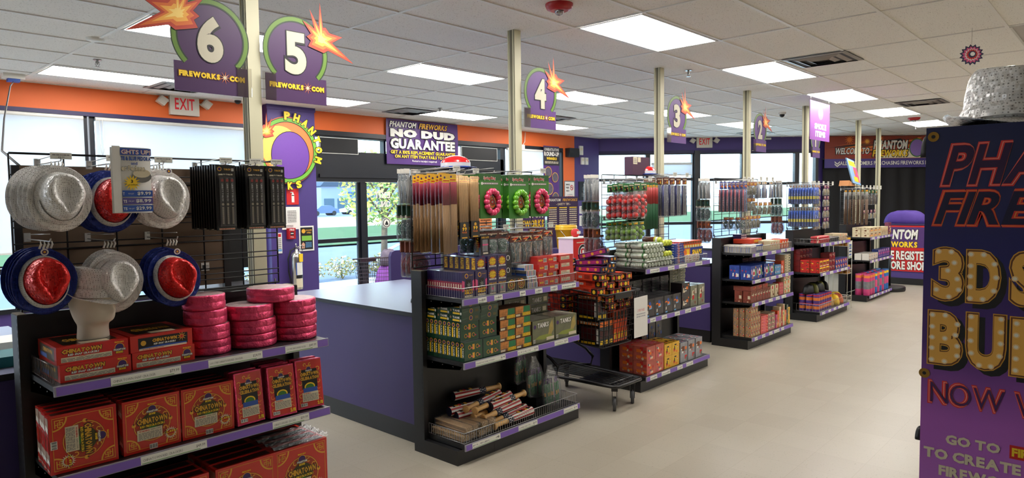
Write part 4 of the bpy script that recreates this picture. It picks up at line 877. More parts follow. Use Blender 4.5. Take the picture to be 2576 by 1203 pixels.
def packet(w, h, d):
    t = thing('firecracker_packet', 'x', 'firework packet'); m = MB(); m.box(0.002, w-0.002, 0.001, d, 0, h, FOILM)
    for k in range(8): z = h*(k+.5)/8; m.box(0, 0.003, 0.004, d-0.004, z-h/18, z+h/20, FOILM)
    m.build('foil_wrap', t); m = MB(); packet_face(FF(m, w, h, 0, 0.001, 0, 0.0004), w, h); m.build('front_print', t); return t
PK = Placer(packet(0.145, 0.25, 0.045))
for q, (x, y, n, rz, nm) in enumerate(((1.462, 3.14, 2, 3, 'beside the square cracker boxes'), (1.622, 3.13, 4, -2, 'in the middle of the three rows'), (1.785, 3.15, 2, -6, 'at the shelf end'))):
    for j in range(n): PK.put((x, y+j*0.052, 0.617), 'foil-backed red celebration packet %s, %s' % (nm, depthw(j, n)), (math.radians(-7 if j < 2 else 0), 0, math.radians(rz)), 'leaning foil-backed packets')
# base shelf boxes (tall, tops only in view)
for q, (x, n, nm) in enumerate(((1.02, 3, 'farthest from the aisle post'), (1.345, 4, 'beside the last row'), (1.640, 4, 'at the open end of the base'))):
    for j in range(n):
        one('firecracker_box', A3, 'large red base box, row %s, %s' % (nm, depthw(j, n)), 'firework box', (x, 3.135+j*0.0795, 0.131), (0, 0, math.radians((0.5, 0, 0)[q])), 'large red cracker boxes on the base')
# crinkled clear film over the tops of the front rows
def film(w, d, h, name='shrink_film'):
    m = MB(); n = 16; vs = []; rd = random.Random(2)
    for j in range(6):
        for i in range(n+1): vs.append((w*i/n, d*j/5, h*(0.4+0.6*rd.random())*(1 if 0 < j < 5 else 0.25)))
    m.add(vs, [(j*(n+1)+i, j*(n+1)+i+1, (j+1)*(n+1)+i+1, (j+1)*(n+1)+i) for j in range(5) for i in range(n)], glass_mat('crinkled_film', (245, 245, 248), 0.25, 0.12, bump=1.0, bscale=70)); return m.mesh(name)
FM1 = film(0.31, 0.07, 0.022)
for j in range(3): one('shrink_film', FM1, 'crinkled clear film on top of the open-end base box, %s' % depthw(j, 3), 'film', (1.640, 3.14+j*0.08, 0.4425), (0, 0, 0), 'film on the base boxes')
# snap cracker cartons
def snap_box(w, d, h, variant=0):
    m = MB(); m.box(0, w, 0, d, 0, h, FILMR); F = FF(m, w, h, eps=0.0004)
    if variant == 0:
        F.text('CHINATOWN', w*.07, h*.58, w*.62, h*.84, GOLD, 2, 0.06, 0.1, res=1, out=BLACK, ow=0.002); F.text('RED SNAP CRACKERS', w*.15, h*.44, w*.58, h*.56, WHITE, 3, 0.05, 0.2, res=1, out=BLACK, ow=0.001)
        F.rect(w*.06, h*.10, w*.76, h*.38, CREAM, 1); F.text('WARNING', w*.30, h*.32, w*.40, h*.37, RED, 2, 0.03, res=1); F.lines(w*.07, h*.11, w*.75, h*.31, 4, GREY, 2, 3); emblem(F, w*.87, h*.52, h*.26, 2)
    else:
        F.rect(w*.12, h*.14, w*.92, h*.82, BLACK, 1); F.text('CHINATOWN', w*.34, h*.48, w*.74, h*.70, GOLD, 3, 0.06, 0.1, res=1, out=BROWN, ow=0.001); F.text('RED SNAP CRACKERS', w*.36, h*.32, w*.72, h*.43, WHITE, 3, 0.05, 0.2, res=1)
        F.star(w*.82, h*.6, h*.1, h*.3, 9, GOLD, 3); F.star(w*.82, h*.6, h*.06, h*.2, 9, RED, 3.5); F.disc(w*.2, h*.5, h*.16, GOLD, 3, 12); F.rect(w*.13, h*.06, w*.9, h*.17, CREAM, 3); F.text('WARNING EXPLOSIVE', w*.18, h*.08, w*.52, h*.15, RED, 4, 0.02, res=1)
        F.poly([(w*.13, h*.16), (w*.9, h*.16), (w*.9, h*.24), (w*.5, h*.29), (w*.13, h*.2)], BLU, 2)
    F = FL(m, d, h); F.rect(d*.1, h*.12, d*.9, h*.88, M('side_picture', (90, 78, 60), 0.3, noise=0.6, nscale=30), 1); F.text('CHINATOWN', d*.3, h*.5, d*.8, h*.75, GOLD, 2, 0.05, res=1); F.rect(d*.15, h*.15, d*.5, h*.4, BLU, 2)
    F = FT(m, 0, 0, h); F.rect(w*.12, d*.1, w*.88, d*.9, M('top_picture', (50, 38, 24), 0.28, noise=0.6, nscale=25), 1); F.text('CHINATOWN', w*.2, d*.35, w*.8, d*.6, GOLD, 2, 0.06, 0.1, res=1, out=BLACK, ow=0.003); F.rect(w*.35, d*.05, w*.75, d*.22, CREAM, 2)
    return m.mesh('snap_cracker_box')
S0 = snap_box(0.262, 0.29, 0.0715, 0); S1 = snap_box(0.262, 0.29, 0.0715, 1)
one('snap_cracker_box', S0, 'flat red snap cracker carton, lower one under the mannequin head', 'firework box', (0.752, 3.155, 0.9725), (0, 0, 0.01)); one('snap_cracker_box', S0, 'flat red snap cracker carton directly under the mannequin head', 'firework box', (0.744, 3.162, 1.0445), (0, 0, -0.015))
one('snap_cracker_box', S0, 'flat red snap cracker carton below the one with a black front panel', 'firework box', (1.022, 3.165, 0.9725), (0, 0, 0)); one('snap_cracker_box', S1, 'flat snap cracker carton with a black front panel, top of its pair', 'firework box', (1.018, 3.170, 1.0445), (0, 0, 0.02))
# pink foil rolls
def roll(r, h, seed):
    m = MB(); rd = random.Random(seed); n = 48; prof = [(r*0.93, 0.0), (r*0.985, 0.004), (r, h*0.12), (r, h*0.46), (r*0.985, h*0.49), (r*0.985, h*0.51), (r, h*0.54), (r, h*0.9), (r*0.985, h-0.003), (r*0.93, h)]
    vs = []
    for i in range(n):
        pass
    for ri, (rr, z) in enumerate(prof):
        for i in range(n):
            a = 2*PI*i/n; q = 1+0.006*math.sin(a*9+ri)+0.005*rd.uniform(-1, 1); vs.append((rr*q*math.cos(a), rr*q*math.sin(a), z))
    m.add(vs, [(k*n+i, k*n+(i+1) % n, (k+1)*n+(i+1) % n, (k+1)*n+i) for k in range(len(prof)-1) for i in range(n)], FOILM, True)
    m.add(vs[:n], [tuple(range(n-1, -1, -1))], FOILM); m.add(vs[-n:], [tuple(range(n))], M('roll_top_film', (198, 170, 172), 0.25, noise=0.25, nscale=20, bump=0.5, bscale=30))
    return m.mesh('foil_roll')
RA = roll(0.096, 0.0705, 1); RB = roll(0.117, 0.0695, 2)
for k in range(4): one('foil_roll', RA, 'narrow pink foil cracker roll, %s of the stack of four' % tier(k, 4), 'firecracker roll', (1.386+(0.008, 0.006, -0.006, -0.012)[k], 3.262, 0.9725+k*0.0712), (0, 0, k*1.3), 'narrow pink foil rolls')
for k in range(3): one('foil_roll', RB, 'wide pink foil cracker roll, %s of the stack next to the narrow rolls' % tier(k, 3), 'firecracker roll', (1.606+(0.006, 0.004, -0.008)[k], 3.27, 0.9725+k*0.0702), (0, 0, k*1.7+1), 'wide pink foil rolls')
for k in range(3): one('foil_roll', RB, 'wide pink foil cracker roll, %s of the stack at the shelf end' % tier(k, 3), 'firecracker roll', (1.828+(0.0, 0.006, -0.002)[k]*0.6+0.016, 3.275, 0.9725+k*0.0702), (0, 0, k*2.1+2), 'wide pink foil rolls')
one('foil_roll', RB, 'topmost wide pink foil roll resting across two stacks', 'firecracker roll', (1.727, 3.285, 1.1835), (0, 0, 0.5))
# ------------------------------------------------------------------ sequin hats
SQS = sequin_mat('silver_sequins', (248, 246, 243), (150, 146, 142), 150, 0.3, 0.08); SQR = sequin_mat('red_sequins', (222, 30, 26), (120, 10, 12), 160, 0.3, 0.3); SQB = sequin_mat('blue_sequins', (20, 44, 130), (8, 14, 60), 160, 0.35, 0.3); SQW = sequin_mat('white_sequins', (225, 222, 216), (170, 168, 165), 120, 0.35, 0.1)
SQK = sequin_mat('dark_underside', (60, 66, 60), (20, 24, 22), 100, 0.4, 0.1)
def fedora(kind, label):
    t = thing('sequin_fedora', label, 'hat'); cr, bd, bm_ = {'silver': (SQS, SQS, SQS), 'usa': (SQR, SQW, SQB)}[kind]
    n = 40; H = 0.118; a0, b0 = 0.077, 0.096
    def ring(s_, z): return [((a0*s_)*math.cos(2*PI*i/n), (b0*s_)*math.sin(2*PI*i/n), z) for i in range(n)]
    def topz(x, y, z, f_):   # teardrop dent, pinched to the front (-Y)
        v = y/b0; u = x/a0; r = math.hypot(u/max(0.2, 0.50+0.22*v), v/0.80); dent = 0.024*max(0, 1-r**3.5); return z-dent*f_-0.016*max(0, -v)*f_+0.004*f_
    m = MB(); vs = []; rows = [(1.0, 0.0, 0), (0.985, 0.03, 0), (0.95, 0.07, 0), (0.88, 0.105, 0.1), (0.80, H, 0.35), (0.72, H+0.005, .8), (0.62, H+0.006, 1), (0.52, H+0.005, 1), (0.42, H+0.004, 1), (0.31, H+.003, 1), (0.2, H+0.002, 1), (0.1, H+.001, 1), (0.02, H, 1)]
    for s_, z, f_ in rows:
        for (x, y, zz) in ring(s_, z):
            pin = 1-0.50*min(1, z/H)*max(0, -y/(b0*s_+1e-6))**1.3; vs.append((x*pin, y, topz(x, y, zz, f_)))
    m.add(vs, [(k*n+i, k*n+(i+1) % n, (k+1)*n+(i+1) % n, (k+1)*n+i) for k in range(len(rows)-1) for i in range(n)], cr, True); o = m.build('crown', t); md = o.modifiers.new('thick', 'SOLIDIFY'); md.thickness = 0.0015
    m = MB(); vs = []
    for s_, z in ((1.12, 0.003), (1.09, 0.022), (1.00, 0.036)): vs += ring(s_, z)
    m.add(vs, [(k*n+i, k*n+(i+1) % n, (k+1)*n+(i+1) % n, (k+1)*n+i) for k in range(2) for i in range(n)], bd, True); m.build('hat_band', t)
    m = MB(); vs = []; K = 5
    for k in range(K+1):
        f_ = k/K
        for i in range(n):
            a = 2*PI*i/n; rx, ry = a0+0.036*f_, b0+0.036*f_; y_ = math.sin(a); z = -0.006*f_ if y_ < 0 else 0.0; z += 0.022*f_*f_*abs(math.cos(a))**2+0.014*f_*f_*max(0, y_)-0.016*f_*max(0, -y_); vs.append((rx*math.cos(a), ry*math.sin(a), z))
    m.add(vs, [(k*n+(i+1) % n, k*n+i, (k+1)*n+i, (k+1)*n+(i+1) % n) for k in range(K) for i in range(n)], bm_, True); o = m.build('brim', t); md = o.modifiers.new('thick', 'SOLIDIFY'); md.thickness = 0.0015
    return t
HS = Placer(fedora('silver', 'x')); HU = Placer(fedora('usa', 'x'))
def hatstack(P, kind, x, z, n, where, y0=3.20, dy=0.042, tw=0, dx=0.003):
    for j in range(n):
        jit = ((j*37) % 11-5)/5
        P.put((x+0.004*jit-dx*j, y0+j*dy, z+0.004*jit), '%s %s, %s' % (kind, where, depthw(j, n)), (PI/2+math.radians(-6+2*jit), math.radians(tw+3*jit), 0), kind+' hats '+where)
hatstack(HS, 'silver sequin fedora', 0.795, 1.715, 5, 'on the upper peg nearest the upright', dx=0.010); hatstack(HU, 'red-white-blue sequin fedora', 1.005, 1.70, 4, 'behind the curled price sheet', 3.27, 0.045, 8)
hatstack(HS, 'silver sequin fedora', 1.195, 1.71, 3, 'on the upper peg beside the torch packs', 3.22, 0.05, -6)
hatstack(HU, 'red-white-blue sequin fedora', 0.74, 1.38, 4, 'on the lower peg nearest the upright', 3.25, 0.045); hatstack(HS, 'silver sequin fedora', 1.0, 1.352, 3, 'on the lower peg behind the mannequin head', 3.27, 0.05, 4)
hatstack(HU, 'red-white-blue sequin fedora', 1.235, 1.35, 3, 'on the lower peg above the pink rolls', 3.23, 0.06, -14)
# round paper tags and clip tails on the pegs
m = MB(); m.lathe([(0.014, 0), (0.014, 0.001)], WHITE, 16, axis='y'); m.lathe([(0.009, -0.0006), (0.009, -0.0004)], M('emblem_violet'), 12, axis='y'); m.lathe([(0.005, -0.0012), (0.005, -0.001)], GOLD, 12, axis='y'); TG = m.mesh('round_tag')
for x, y, z, l in ((1.213, 3.19, 1.83, 'upper silver hat beside the torch packs'), (0.74, 3.235, 1.497, 'lower blue-brimmed hat nearest the upright'), (1.245, 3.215, 1.468, 'lower blue-brimmed hat above the pink rolls')): one('round_tag', TG, 'round white paper tag on the '+l, 'tag', (x, y, z))
def peg(x, z, y1, label, tagw=0.0, tagt=None, tagh=0.026):
    t = thing('peg_hook', label, 'peg hook', (x, 3.545, z)); L_ = 3.545-y1
    m = MB(); m.tube([(0, 0, 0), (0, -L_, 0), (0, -L_-0.012, 0.012)], 0.0028, CHROME, 5); m.tube([(0.0, 0, 0.02), (0.0, -L_-0.004, 0.03)], 0.002, CHROME, 4); m.box(-0.012, 0.012, -0.004, 0.006, -0.012, 0.026, CHROME); m.build('wire', t)
    if tagw:
        m = MB(); m.box(-tagw/2, tagw/2, -L_-0.008, -L_-0.006, 0.006, 0.006+tagh, LABELW); F = FF(m, 1, 1, -tagw/2, -L_-0.008, 0.006, 0.0003); F.lines(tagw*.1, tagh*.5, tagw*.9, tagh*.8, 1, GREY, 1, 2); F.text('$9.99', tagw*.36, tagh*.18, tagw*.66, tagh*.42, GREY, 1, 0.02, res=1); m.build('price_tag', t)
    return t
for x, z, l in ((0.80, 1.862, 'upper peg of the silver hats nearest the upright'), (1.0, 1.86, 'upper peg behind the curled price sheet'), (1.19, 1.86, 'upper peg of the silver hats beside the torch packs'), (0.75, 1.54, 'lower peg nearest the upright'), (0.98, 1.53, 'lower peg behind the mannequin head'), (1.235, 1.525, 'lower peg above the pink rolls')):
    t = peg(x, z, 3.19, 'chrome '+l+', with small white clips', 0.075 if z > 1.8 else 0)
    for q in range(4): m = MB(); m.tube([(-0.02+q*0.013, -0.30, 0.0), (-0.02+q*0.013, -0.305, -0.012), (-0.026+q*0.013, -0.305, -0.03)], 0.0035, WHITE, 5, rs=[0.002, 0.004, 0.0045]); m.build('plastic_clip', t)
# curled price sheet
t = thing('price_sheet', 'curled price sheet on sequin fedoras hanging from the wire grid', 'paper sign', (0.958, 3.095, 1.648)); m = MB(); vs = []; n = 14
for i in range(n+1):
    u = i/n; x = 0.145*u; y = -0.010*math.sin(u*3.0)+(0.0 if u > 0.12 else (0.12-u)*0.22); vs += [(x, y, 0), (x, y, 0.272)]
PAP = M('paper_white', (232, 230, 224), 0.6)
m.add(vs, [(2*i, 2*i+2, 2*i+3, 2*i+1) for i in range(n)], PAP, True); m.box(-0.004, 0.026, -0.012, -0.011, 0.002, 0.276, PAP); m.build('sheet', t)
m = MB(); F = FF(m, 1, 1, 0.0, -0.0125, 0, 0.0005); F.rect(0.026, 0.24, 0.145, 0.268, BLU, 1); F.text('GHTS UP!', 0.03, 0.244, 0.142, 0.262, WHITE, 2, 0.02, out=RED, ow=0.001)
F.text('TE & BLUE FEDORA', 0.028, 0.218, 0.142, 0.234, BLU, 2, 0.04, out=GREY, ow=0.001); F.text('and', 0.065, 0.200, 0.09, 0.212, BLU, 2, 0.02); F.text('er Fedora', 0.028, 0.176, 0.118, 0.196, CREAM, 3, 0.04, out=BLACK, ow=0.001)
F.disc(0.105, 0.152, 0.038, GREY, 1, 16, 0.026); F.disc(0.105, 0.165, 0.034, CREAM, 1.5, 16, 0.018); F.star(0.066, 0.125, 0.018, 0.034, 14, YEL, 3); F.text('3', 0.062, 0.125, 0.070, 0.138, BLACK, 4, 0.03); F.text('Light Up Effects!', 0.048, 0.112, 0.086, 0.121, BLACK, 4, 0.0)
for k, p_ in enumerate(('$9.99', '$11.99', '$29.99')): F.rect(0.028, 0.068-k*0.031, 0.145, 0.094-k*0.031, BLU if k != 1 else M('print_violet', (90, 80, 150)), 2); F.text(p_, 0.085 if k == 0 else 0.078, 0.073-k*0.031, 0.138, 0.089-k*0.031, WHITE, 3, 0.03); F.text('FOR JUST', 0.05, 0.076-k*0.031, 0.072, 0.083-k*0.031, WHITE, 3, 0.0); F.text('TS' if k else 'T', 0.030, 0.074-k*0.031, 0.036+(0.008 if k else 0), 0.086-k*0.031, WHITE, 3, 0.03)
m.build('print', t)
# ------------------------------------------------------------------ mannequin head with hat
def head_mesh():
    m = MB(); n = 44; rows = []
    # z, half width, front (-y), back (+y)
    prof = [(0.0, .058, -.048, .060), (0.004, .060, -.050, .062), (.03, .058, -.050, .060), (.06, .057, -.050, .058), (.085, .056, -.052, .056), (.098, .058, -.064, .060), (.108, .062, -.082, .066), (.118, .064, -.090, .072), (.130, .067, -.093, .078), (.145, .069, -.094, .084), (.160, .071, -.095, .089), (.176, .073, -.095, .094), (.192, .074, -.094, .098), (.208, .075, -.096, .100), (.224, .0755, -.098, .100), (.24, .075, -.096, .098), (.256, .070, -.088, .092), (.27, .060, -.074, .080), (.282, .042, -.050, .058), (.289, .018, -.02, .026)]
    prof = [((z*.72 if z < .1 else z-.028), w, f_, b_) for z, w, f_, b_ in prof]
    vs = []
    for z, w, f_, b_ in prof:
        for i in range(n):
            a = 2*PI*i/n; s_ = math.sin(a); c_ = math.cos(a); y = (b_ if s_ > 0 else -f_)*s_; x = w*c_*(1-0.10*max(0, -s_)**2)
            if s_ < 0:
                d_ = abs(x)
                g = lambda zc, sz, sx_: math.exp(-((z-zc)/sz)**2-(d_/sx_)**2)
                y -= 0.030*g(.132, .014, .012)+0.010*g(.152, .018, .009)+0.009*g(.106, .007, .020)+0.006*g(.084, .010, .02)-0.006*g(.096, .004, .022)+0.006*g(.178, .008, .04)
                y += 0.011*math.exp(-((z-.158)/.012)**2-((d_-.030)/.014)**2)
            vs.append((x, y, z))
    HW = M('styrofoam_white', (226, 214, 196), 0.75, noise=0.03)
    m.add(vs, [(k*n+i, k*n+(i+1) % n, (k+1)*n+(i+1) % n, (k+1)*n+i) for k in range(len(prof)-1) for i in range(n)], HW, True); m.add(vs[:n], [tuple(range(n-1, -1, -1))], HW); m.add(vs[-n:], [tuple(range(n))], HW); return m
HMB = head_mesh(); t = thing('mannequin_head', 'cream foam mannequin head standing on the snap cracker cartons', 'mannequin head', (0.915, 3.285, 1.1165), (0, 0, math.radians(24))); o = HMB.build('head', t); o.scale = (1.06, 1.06, 0.93)
md = o.modifiers.new('soft', 'SUBSURF'); md.levels = 1; md.render_levels = 1
for s_ in (-1, 1):
    m = MB(); m.lathe([(0.003, -0.016), (0.009, -0.012), (0.010, 0.0), (0.012, 0.012), (0.004, 0.018)], M('styrofoam_white'), 8, (s_*0.070, 0.008, 0.128), sx=0.45, sy=0.9, axis='z'); m.build('ear', t)
HS.put((0.915, 3.285, 1.116+0.183), 'silver sequin fedora worn by the foam mannequin head', (math.radians(4), 0, math.radians(24)))
# ------------------------------------------------------------------ torch packs
TB = M('torch_pack_black', (16, 15, 17), 0.3, coat=0.5)
def torch_pack():
    t = thing('torch_pack', 'x', 'firework pack'); m = MB(); w, h = 0.094, 0.31; m.box(0, w, 0, 0.008, 0, h, TB); F = FF(m, w, h, eps=0.0005)
    F.text('LIBERTY TORCH', w*.14, h*.845, w*.86, h*.868, CREAM, 2, 0.04, res=1); F.disc(w*.2, h*.94, w*.1, M('emblem_violet'), 1, 12); F.ring(w*.2, h*.94, w*.08, w*.11, GOLD, 2, 12); F.text('TORCH', w*.42, h*.92, w*.75, h*.95, GOLD, 2, 0.03, res=1); F.barcode(w*.8, h*.91, w*.92, h*.95, 1); F.rect(w*.1, h*.01, w*.9, h*.035, CREAM, 1); F.lines(w*.12, h*.012, w*.88, h*.033, 1, RED, 2, 1); m.build('backing_card', t)
    for k in range(3):
        m = MB(); x = w*(.25+.25*k); m.lathe([(0.0085, h*.08), (0.0085, h*.79), (0.006, h*.8)], M('torch_tube', (24, 22, 24), 0.35), 10, (x, -0.0085, 0)); F = FF(m, 1, 1, x-0.006, -0.0172, 0, 0.0004)
        F.text('LIBERTY TORCH', 0.002, h*.45, 0.010, h*.72, WHITE, 1, 0.03, res=1, turn=-1); F.disc(0.006, h*.40, 0.006, CREAM, 1, 10); F.rect(0.002, h*.10, 0.010, h*.36, CREAM, 1); F.lines(0.003, h*.11, 0.009, h*.35, 16, GREY, 2, 3); F.rect(0.0, h*.745, 0.012, h*.785, RED, 1); m.build('tube', t)
    m = MB(); m.box(w*.08, w*.92, -0.019, -0.0005, h*.06, h*.83, glass_mat('blister', (225, 225, 230), 0.10)); m.build('blister', t)
    return t
TP = Placer(torch_pack())
for q, (x, n, l) in enumerate(((1.428, 11, 'nearest the silver hats'), (1.575, 9, 'in the middle'), (1.685, 8, 'at the open end of the grid'))):
    for j in range(n): TP.put((x+0.0008*j, 3.205+j*0.030, 1.555+0.003*((j*7) % 3)), 'black three-torch pack, peg %s, %s' % (l, depthw(j, n)), (0, 0, math.radians(((j*5) % 7-3)*0.5)), 'black torch packs on the wire grid')
    peg(x+0.047, 1.868, 3.20, 'chrome peg of the torch packs '+l, 0.06)
m = MB(); m.box(0, 0.042, 0, 0.0008, 0, 0.042, WHITE)
# small printed white square label on the fibre board
F = FF(m, 1, 1); F.rect(0.006, 0.006, 0.02, 0.03, BLACK, 1); F.lines(0.022, 0.008, 0.04, 0.03, 3, GREY, 1, 1)
one('square_label', m.mesh('square_label'), 'small white label with a black square stuck on the fibre board', 'label', (1.50, 3.5735, 1.335))
# ================================================================== goods: second unit
rd = random.Random(77)
def carton(name, w, d, h, base, front=None, side=None, top=None, eps=0.0005, end=None):
    m = MB(); m.box(0, w, 0, d, 0, h, base)
    if front: front(FF(m, w, h, eps=eps), w, h)
    if side: side(FL(m, d, h, eps=eps), d, h)
    if top: top(FT(m, 0, 0, h, eps=eps), w, d)
    if end: end(FR(m, w, d, h), d, h)
    return m.mesh(name)
PKP = M('deep_purple_pack', (44, 34, 84), 0.3, coat=0.5); PKB = M('black_pack', (22, 20, 24), 0.3, coat=0.4); PKR = M('red_pack', (196, 46, 40), 0.35, coat=0.3); PKG = M('green_pack', (22, 62, 42), 0.3, coat=0.5); PKW = M('white_pack', (215, 210, 200), 0.4); PKO = M('orange_pack', (222, 84, 40), 0.35, coat=0.3); PKY = M('yellow_pack', (228, 178, 52), 0.4); PKBL = M('blue_pack', (40, 66, 150), 0.35, coat=0.3); PKC = M('cream_pack', (212, 196, 160), 0.45); PKN = M('brown_pack', (120, 66, 48), 0.45); PKK = M('pink_pack', (200, 70, 130), 0.4); PKLB = M('light_blue_pack', (90, 160, 210), 0.4)
# purple slim boxes with a red and white glow
def slim_front(F, w, h):
    F.poly([(0, h*.25), (w*.2, h*.3), (w*.2, h*.65), (0, h*.7)], PINK, 1); F.poly([(w, h*.25), (w*.85, h*.3), (w*.85, h*.65), (w, h*.7)], PINK, 1); F.rect(w*.28, h*.35, w*.72, h*.72, BLACK, 1.5)
    F.disc(w*.36, h*.86, w*.15, GOLD, 2, 12); F.disc(w*.36, h*.86, w*.10, M('emblem_violet'), 3, 12); F.text('7-10 SHOT', w*.58, h*.86, w*.9, h*.9, GOLD, 2, 0.02, res=1); F.star(w*.55, h*.5, w*.08, w*.22, 7, GREY, 2)
    for k, s_ in enumerate(('SALUTE', 'SHELLS')): F.text(s_, w*.2, h*(.26-.1*k), w*.85, h*(.34-.1*k), YEL, 3, 0.06, res=1, out=RED, ow=.001)
    F.rect(w*.2, h*.03, w*.85, h*.11, CREAM, 2)
SL = carton('slim', 0.105, 0.021, 0.165, PKP, slim_front, lambda F, d, h: (F.rect(0, h*.3, d, h*.62, M('glow_red', (150, 30, 60), 0.4), 1), F.rect(d*.3, h*.4, d*.7, h*.55, CREAM, 2)))
for c_, (x, n, nm) in enumerate(((2.935, 15, 'beside the upright'), (3.052, 13, 'next to the starburst boxes'))):
    for j in range(n): one('slim_firework_box', SL, 'slim purple glow box, row %s, %s' % (nm, depthw(j, n)), 'firework box', (x, 3.135+j*0.0225, 1.0615), (0, 0, math.radians(((j*7) % 5-2)*0.6)), 'slim purple boxes on the top shelf')
def salute_front(F, w, h):
    F.star(w*.5, h*.55, w*.32, w*.46, 14, RED, 1, 0.85); F.star(w*.5, h*.55, w*.28, w*.40, 14, YEL, 1.5, 0.8); F.text('SUPER', w*.2, h*.57, w*.8, h*.76, YEL, 3, 0.06, 0.15, res=1, out=BLACK, ow=.002); F.text('SALUTE', w*.18, h*.36, w*.82, h*.55, YEL, 3, 0.06, 0.15, res=1, out=BLACK, ow=.002); F.rect(w*.14, h*.12, w*.88, h*.24, WHITE, 2); F.text('CRACKERS', w*.2, h*.14, w*.8, h*.22, BLACK, 3, 0.02, res=1)
def salute_side(F, d, h): F.star(d*.5, h*.5, d*.25, d*.42, 12, RED, 1, 1.3); F.text('SALUTE', d*.3, h*.15, d*.7, h*.9, YEL, 2, 0.06, res=1, turn=-1, out=BLACK, ow=.001)
SA = carton('salute', 0.088, 0.085, 0.085, PKP, salute_front, salute_side, lambda F, w, d: F.rect(w*.1, d*.1, w*.9, d*.9, PKP, 1))
SB = carton('salute_paper', 0.088, 0.085, 0.085, PKP, lambda F, w, h: (F.text('PAPER SALUTE', w*.1, h*.78, w*.9, h*.92, GOLD, 2, 0.04, res=1), F.rect(w*.22, h*.16, w*.8, h*.72, GREY, 1), [F.rect(w*(.26+.11*k), h*.2, w*(.33+.11*k), h*.68, M('silver_stick', (190, 190, 195), .25, .6), 2) for k in range(5)], F.disc(w*.5, h*.45, w*.1, PINK, 3, 10), F.rect(w*.2, h*.03, w*.8, h*.13, CREAM, 2)), salute_side)
for i in range(2):
    for k in range(3):
        for j in range(3): one('salute_box', SB if k == 0 else SA, 'purple box with %s, %s layer, %s, %s' % ('silver sticks' if k == 0 else 'a yellow starburst', tier(k, 3), ('by the slim boxes', 'by the black boxes')[i], depthw(j, 3)), 'firework box', (3.168+i*0.092, 3.135+j*0.089, 1.0615+k*0.0858), (0, 0, 0), 'starburst boxes on the top shelf')
SC_ = carton('salute_deep', 0.085, 0.05, 0.085, PKP, salute_front, lambda F, d, h: (F.rect(d*.1, h*.05, d*.9, h*.95, BROWN, 1), F.text('SALUTE', d*.2, h*.1, d*.8, h*.95, YEL, 2, 0.08, res=1, turn=-1, out=RED, ow=.001)))
for j in range(6): one('salute_box', SC_, 'purple starburst box standing on the slim boxes, %s' % depthw(j, 6), 'firework box', (3.066, 3.14+j*0.053, 1.2275), (0, 0, 0), 'starburst boxes standing on the slim boxes')
SD = carton('salute_window', 0.095, 0.06, 0.13, PKB, lambda F, w, h: (F.text('PAPER SALUTE', w*.1, h*.84, w*.9, h*.94, GOLD, 2, 0.04, res=1), [F.rect(w*(.2+.15*k), h*.18, w*(.3+.15*k), h*.78, M('silver_stick'), 2) for k in range(4)], F.rect(w*.18, h*.48, w*.8, h*.56, PINK, 3), F.rect(w*.25, h*.04, w*.8, h*.13, CREAM, 2)), salute_side)
one('salute_box', SD, 'single black box with silver sticks standing on top of the starburst boxes', 'firework box', (3.17, 3.20, 1.3195), (0, 0, math.radians(6)))
BK = carton('black_box', 0.13, 0.1, 0.085, PKB, lambda F, w, h: (F.disc(w*.72, h*.5, h*.22, WHITE, 1, 16), F.disc(w*.72, h*.5, h*.14, BLACK, 2, 12, h*.18), F.rect(w*.1, h*.35, w*.4, h*.6, YEL, 1)), None, None)
for k in range(2): one('black_firework_box', BK, 'black box with a white oval mark, %s one' % ('lower', 'upper')[k], 'firework box', (3.36-0.0*k, 3.22, 1.153+k*0.0862), (0, 0, 0), 'black boxes with white ovals'); 
SPD = carton('flare_box', 0.2, 0.13, 0.09, PKB, lambda F, w, h: ([F.ring(w*(.22+.5*q), h*.5, h*(.1+.12*k), h*(.14+.12*k), ORG if k % 2 else YEL, 1+k*.2, 12) for q in range(2) for k in range(3)], [F.poly([(w*(.1+.2*k), h*.1), (w*(.2+.18*k), h*.9), (w*(.22+.18*k), h*.9)], ORG, 2) for k in range(4)]))
for j in range(2): one('flare_box', SPD, 'wide black box with orange fireworks picture, %s' % ('in front', 'behind')[j], 'firework box', (3.352, 3.135+j*0.135, 1.0615))
BW_ = carton('striped_pack', 0.10, 0.10, 0.04, PKW, lambda F, w, h: ([F.rect(w*(.05+.1*k), h*.05, w*(.1+.1*k), h*.95, (BLU, RED, GREY, BLACK)[k % 4], 1) for k in range(9)]), lambda F, d, h: F.rect(0, h*.1, d, h*.5, BLU, 1), lambda F, w, d: [F.rect(w*.1, d*(.1+.2*k), w*.9, d*(.2+.2*k), (LBLU, BROWN)[k % 2], 1) for k in range(4)])
for k in range(4):
    for j in range(2): one('striped_pack', BW_, 'blue and white striped pack, %s layer, %s' % (tier(k, 4), ('front', 'rear')[j]), 'firework pack', (3.565+(0.01 if k > 1 else 0)-0.02*(k == 3), 3.137+j*0.108+(0.02 if k > 1 else 0), 1.0615+k*0.041), (0, 0, math.radians((k*3) % 5-2)), 'striped packs between black and red boxes')
def red_front(F, w, h): F.rect(w*.1, h*.3, w*.72, h*.8, CREAM, 1); F.text('WARNING', w*.14, h*.6, w*.5, h*.74, RED, 2, 0.03, res=1); F.lines(w*.14, h*.34, w*.68, h*.56, 2, GREY, 2, 2)
def red_side(F, d, h): F.text('M-150', d*.15, h*.4, d*.6, h*.7, YEL, 1, 0.04, res=1); F.disc(d*.8, h*.5, h*.18, CREAM, 1, 10)
RX = carton('red_box', 0.165, 0.12, 0.052, PKR, red_front, red_side); RY = carton('red_box_code', 0.11, 0.12, 0.052, PKR, lambda F, w, h: (F.text('M-150', w*.1, h*.35, w*.5, h*.65, YEL, 1, 0.04, res=1), F.barcode(w*.58, h*.2, w*.9, h*.75, 1)))
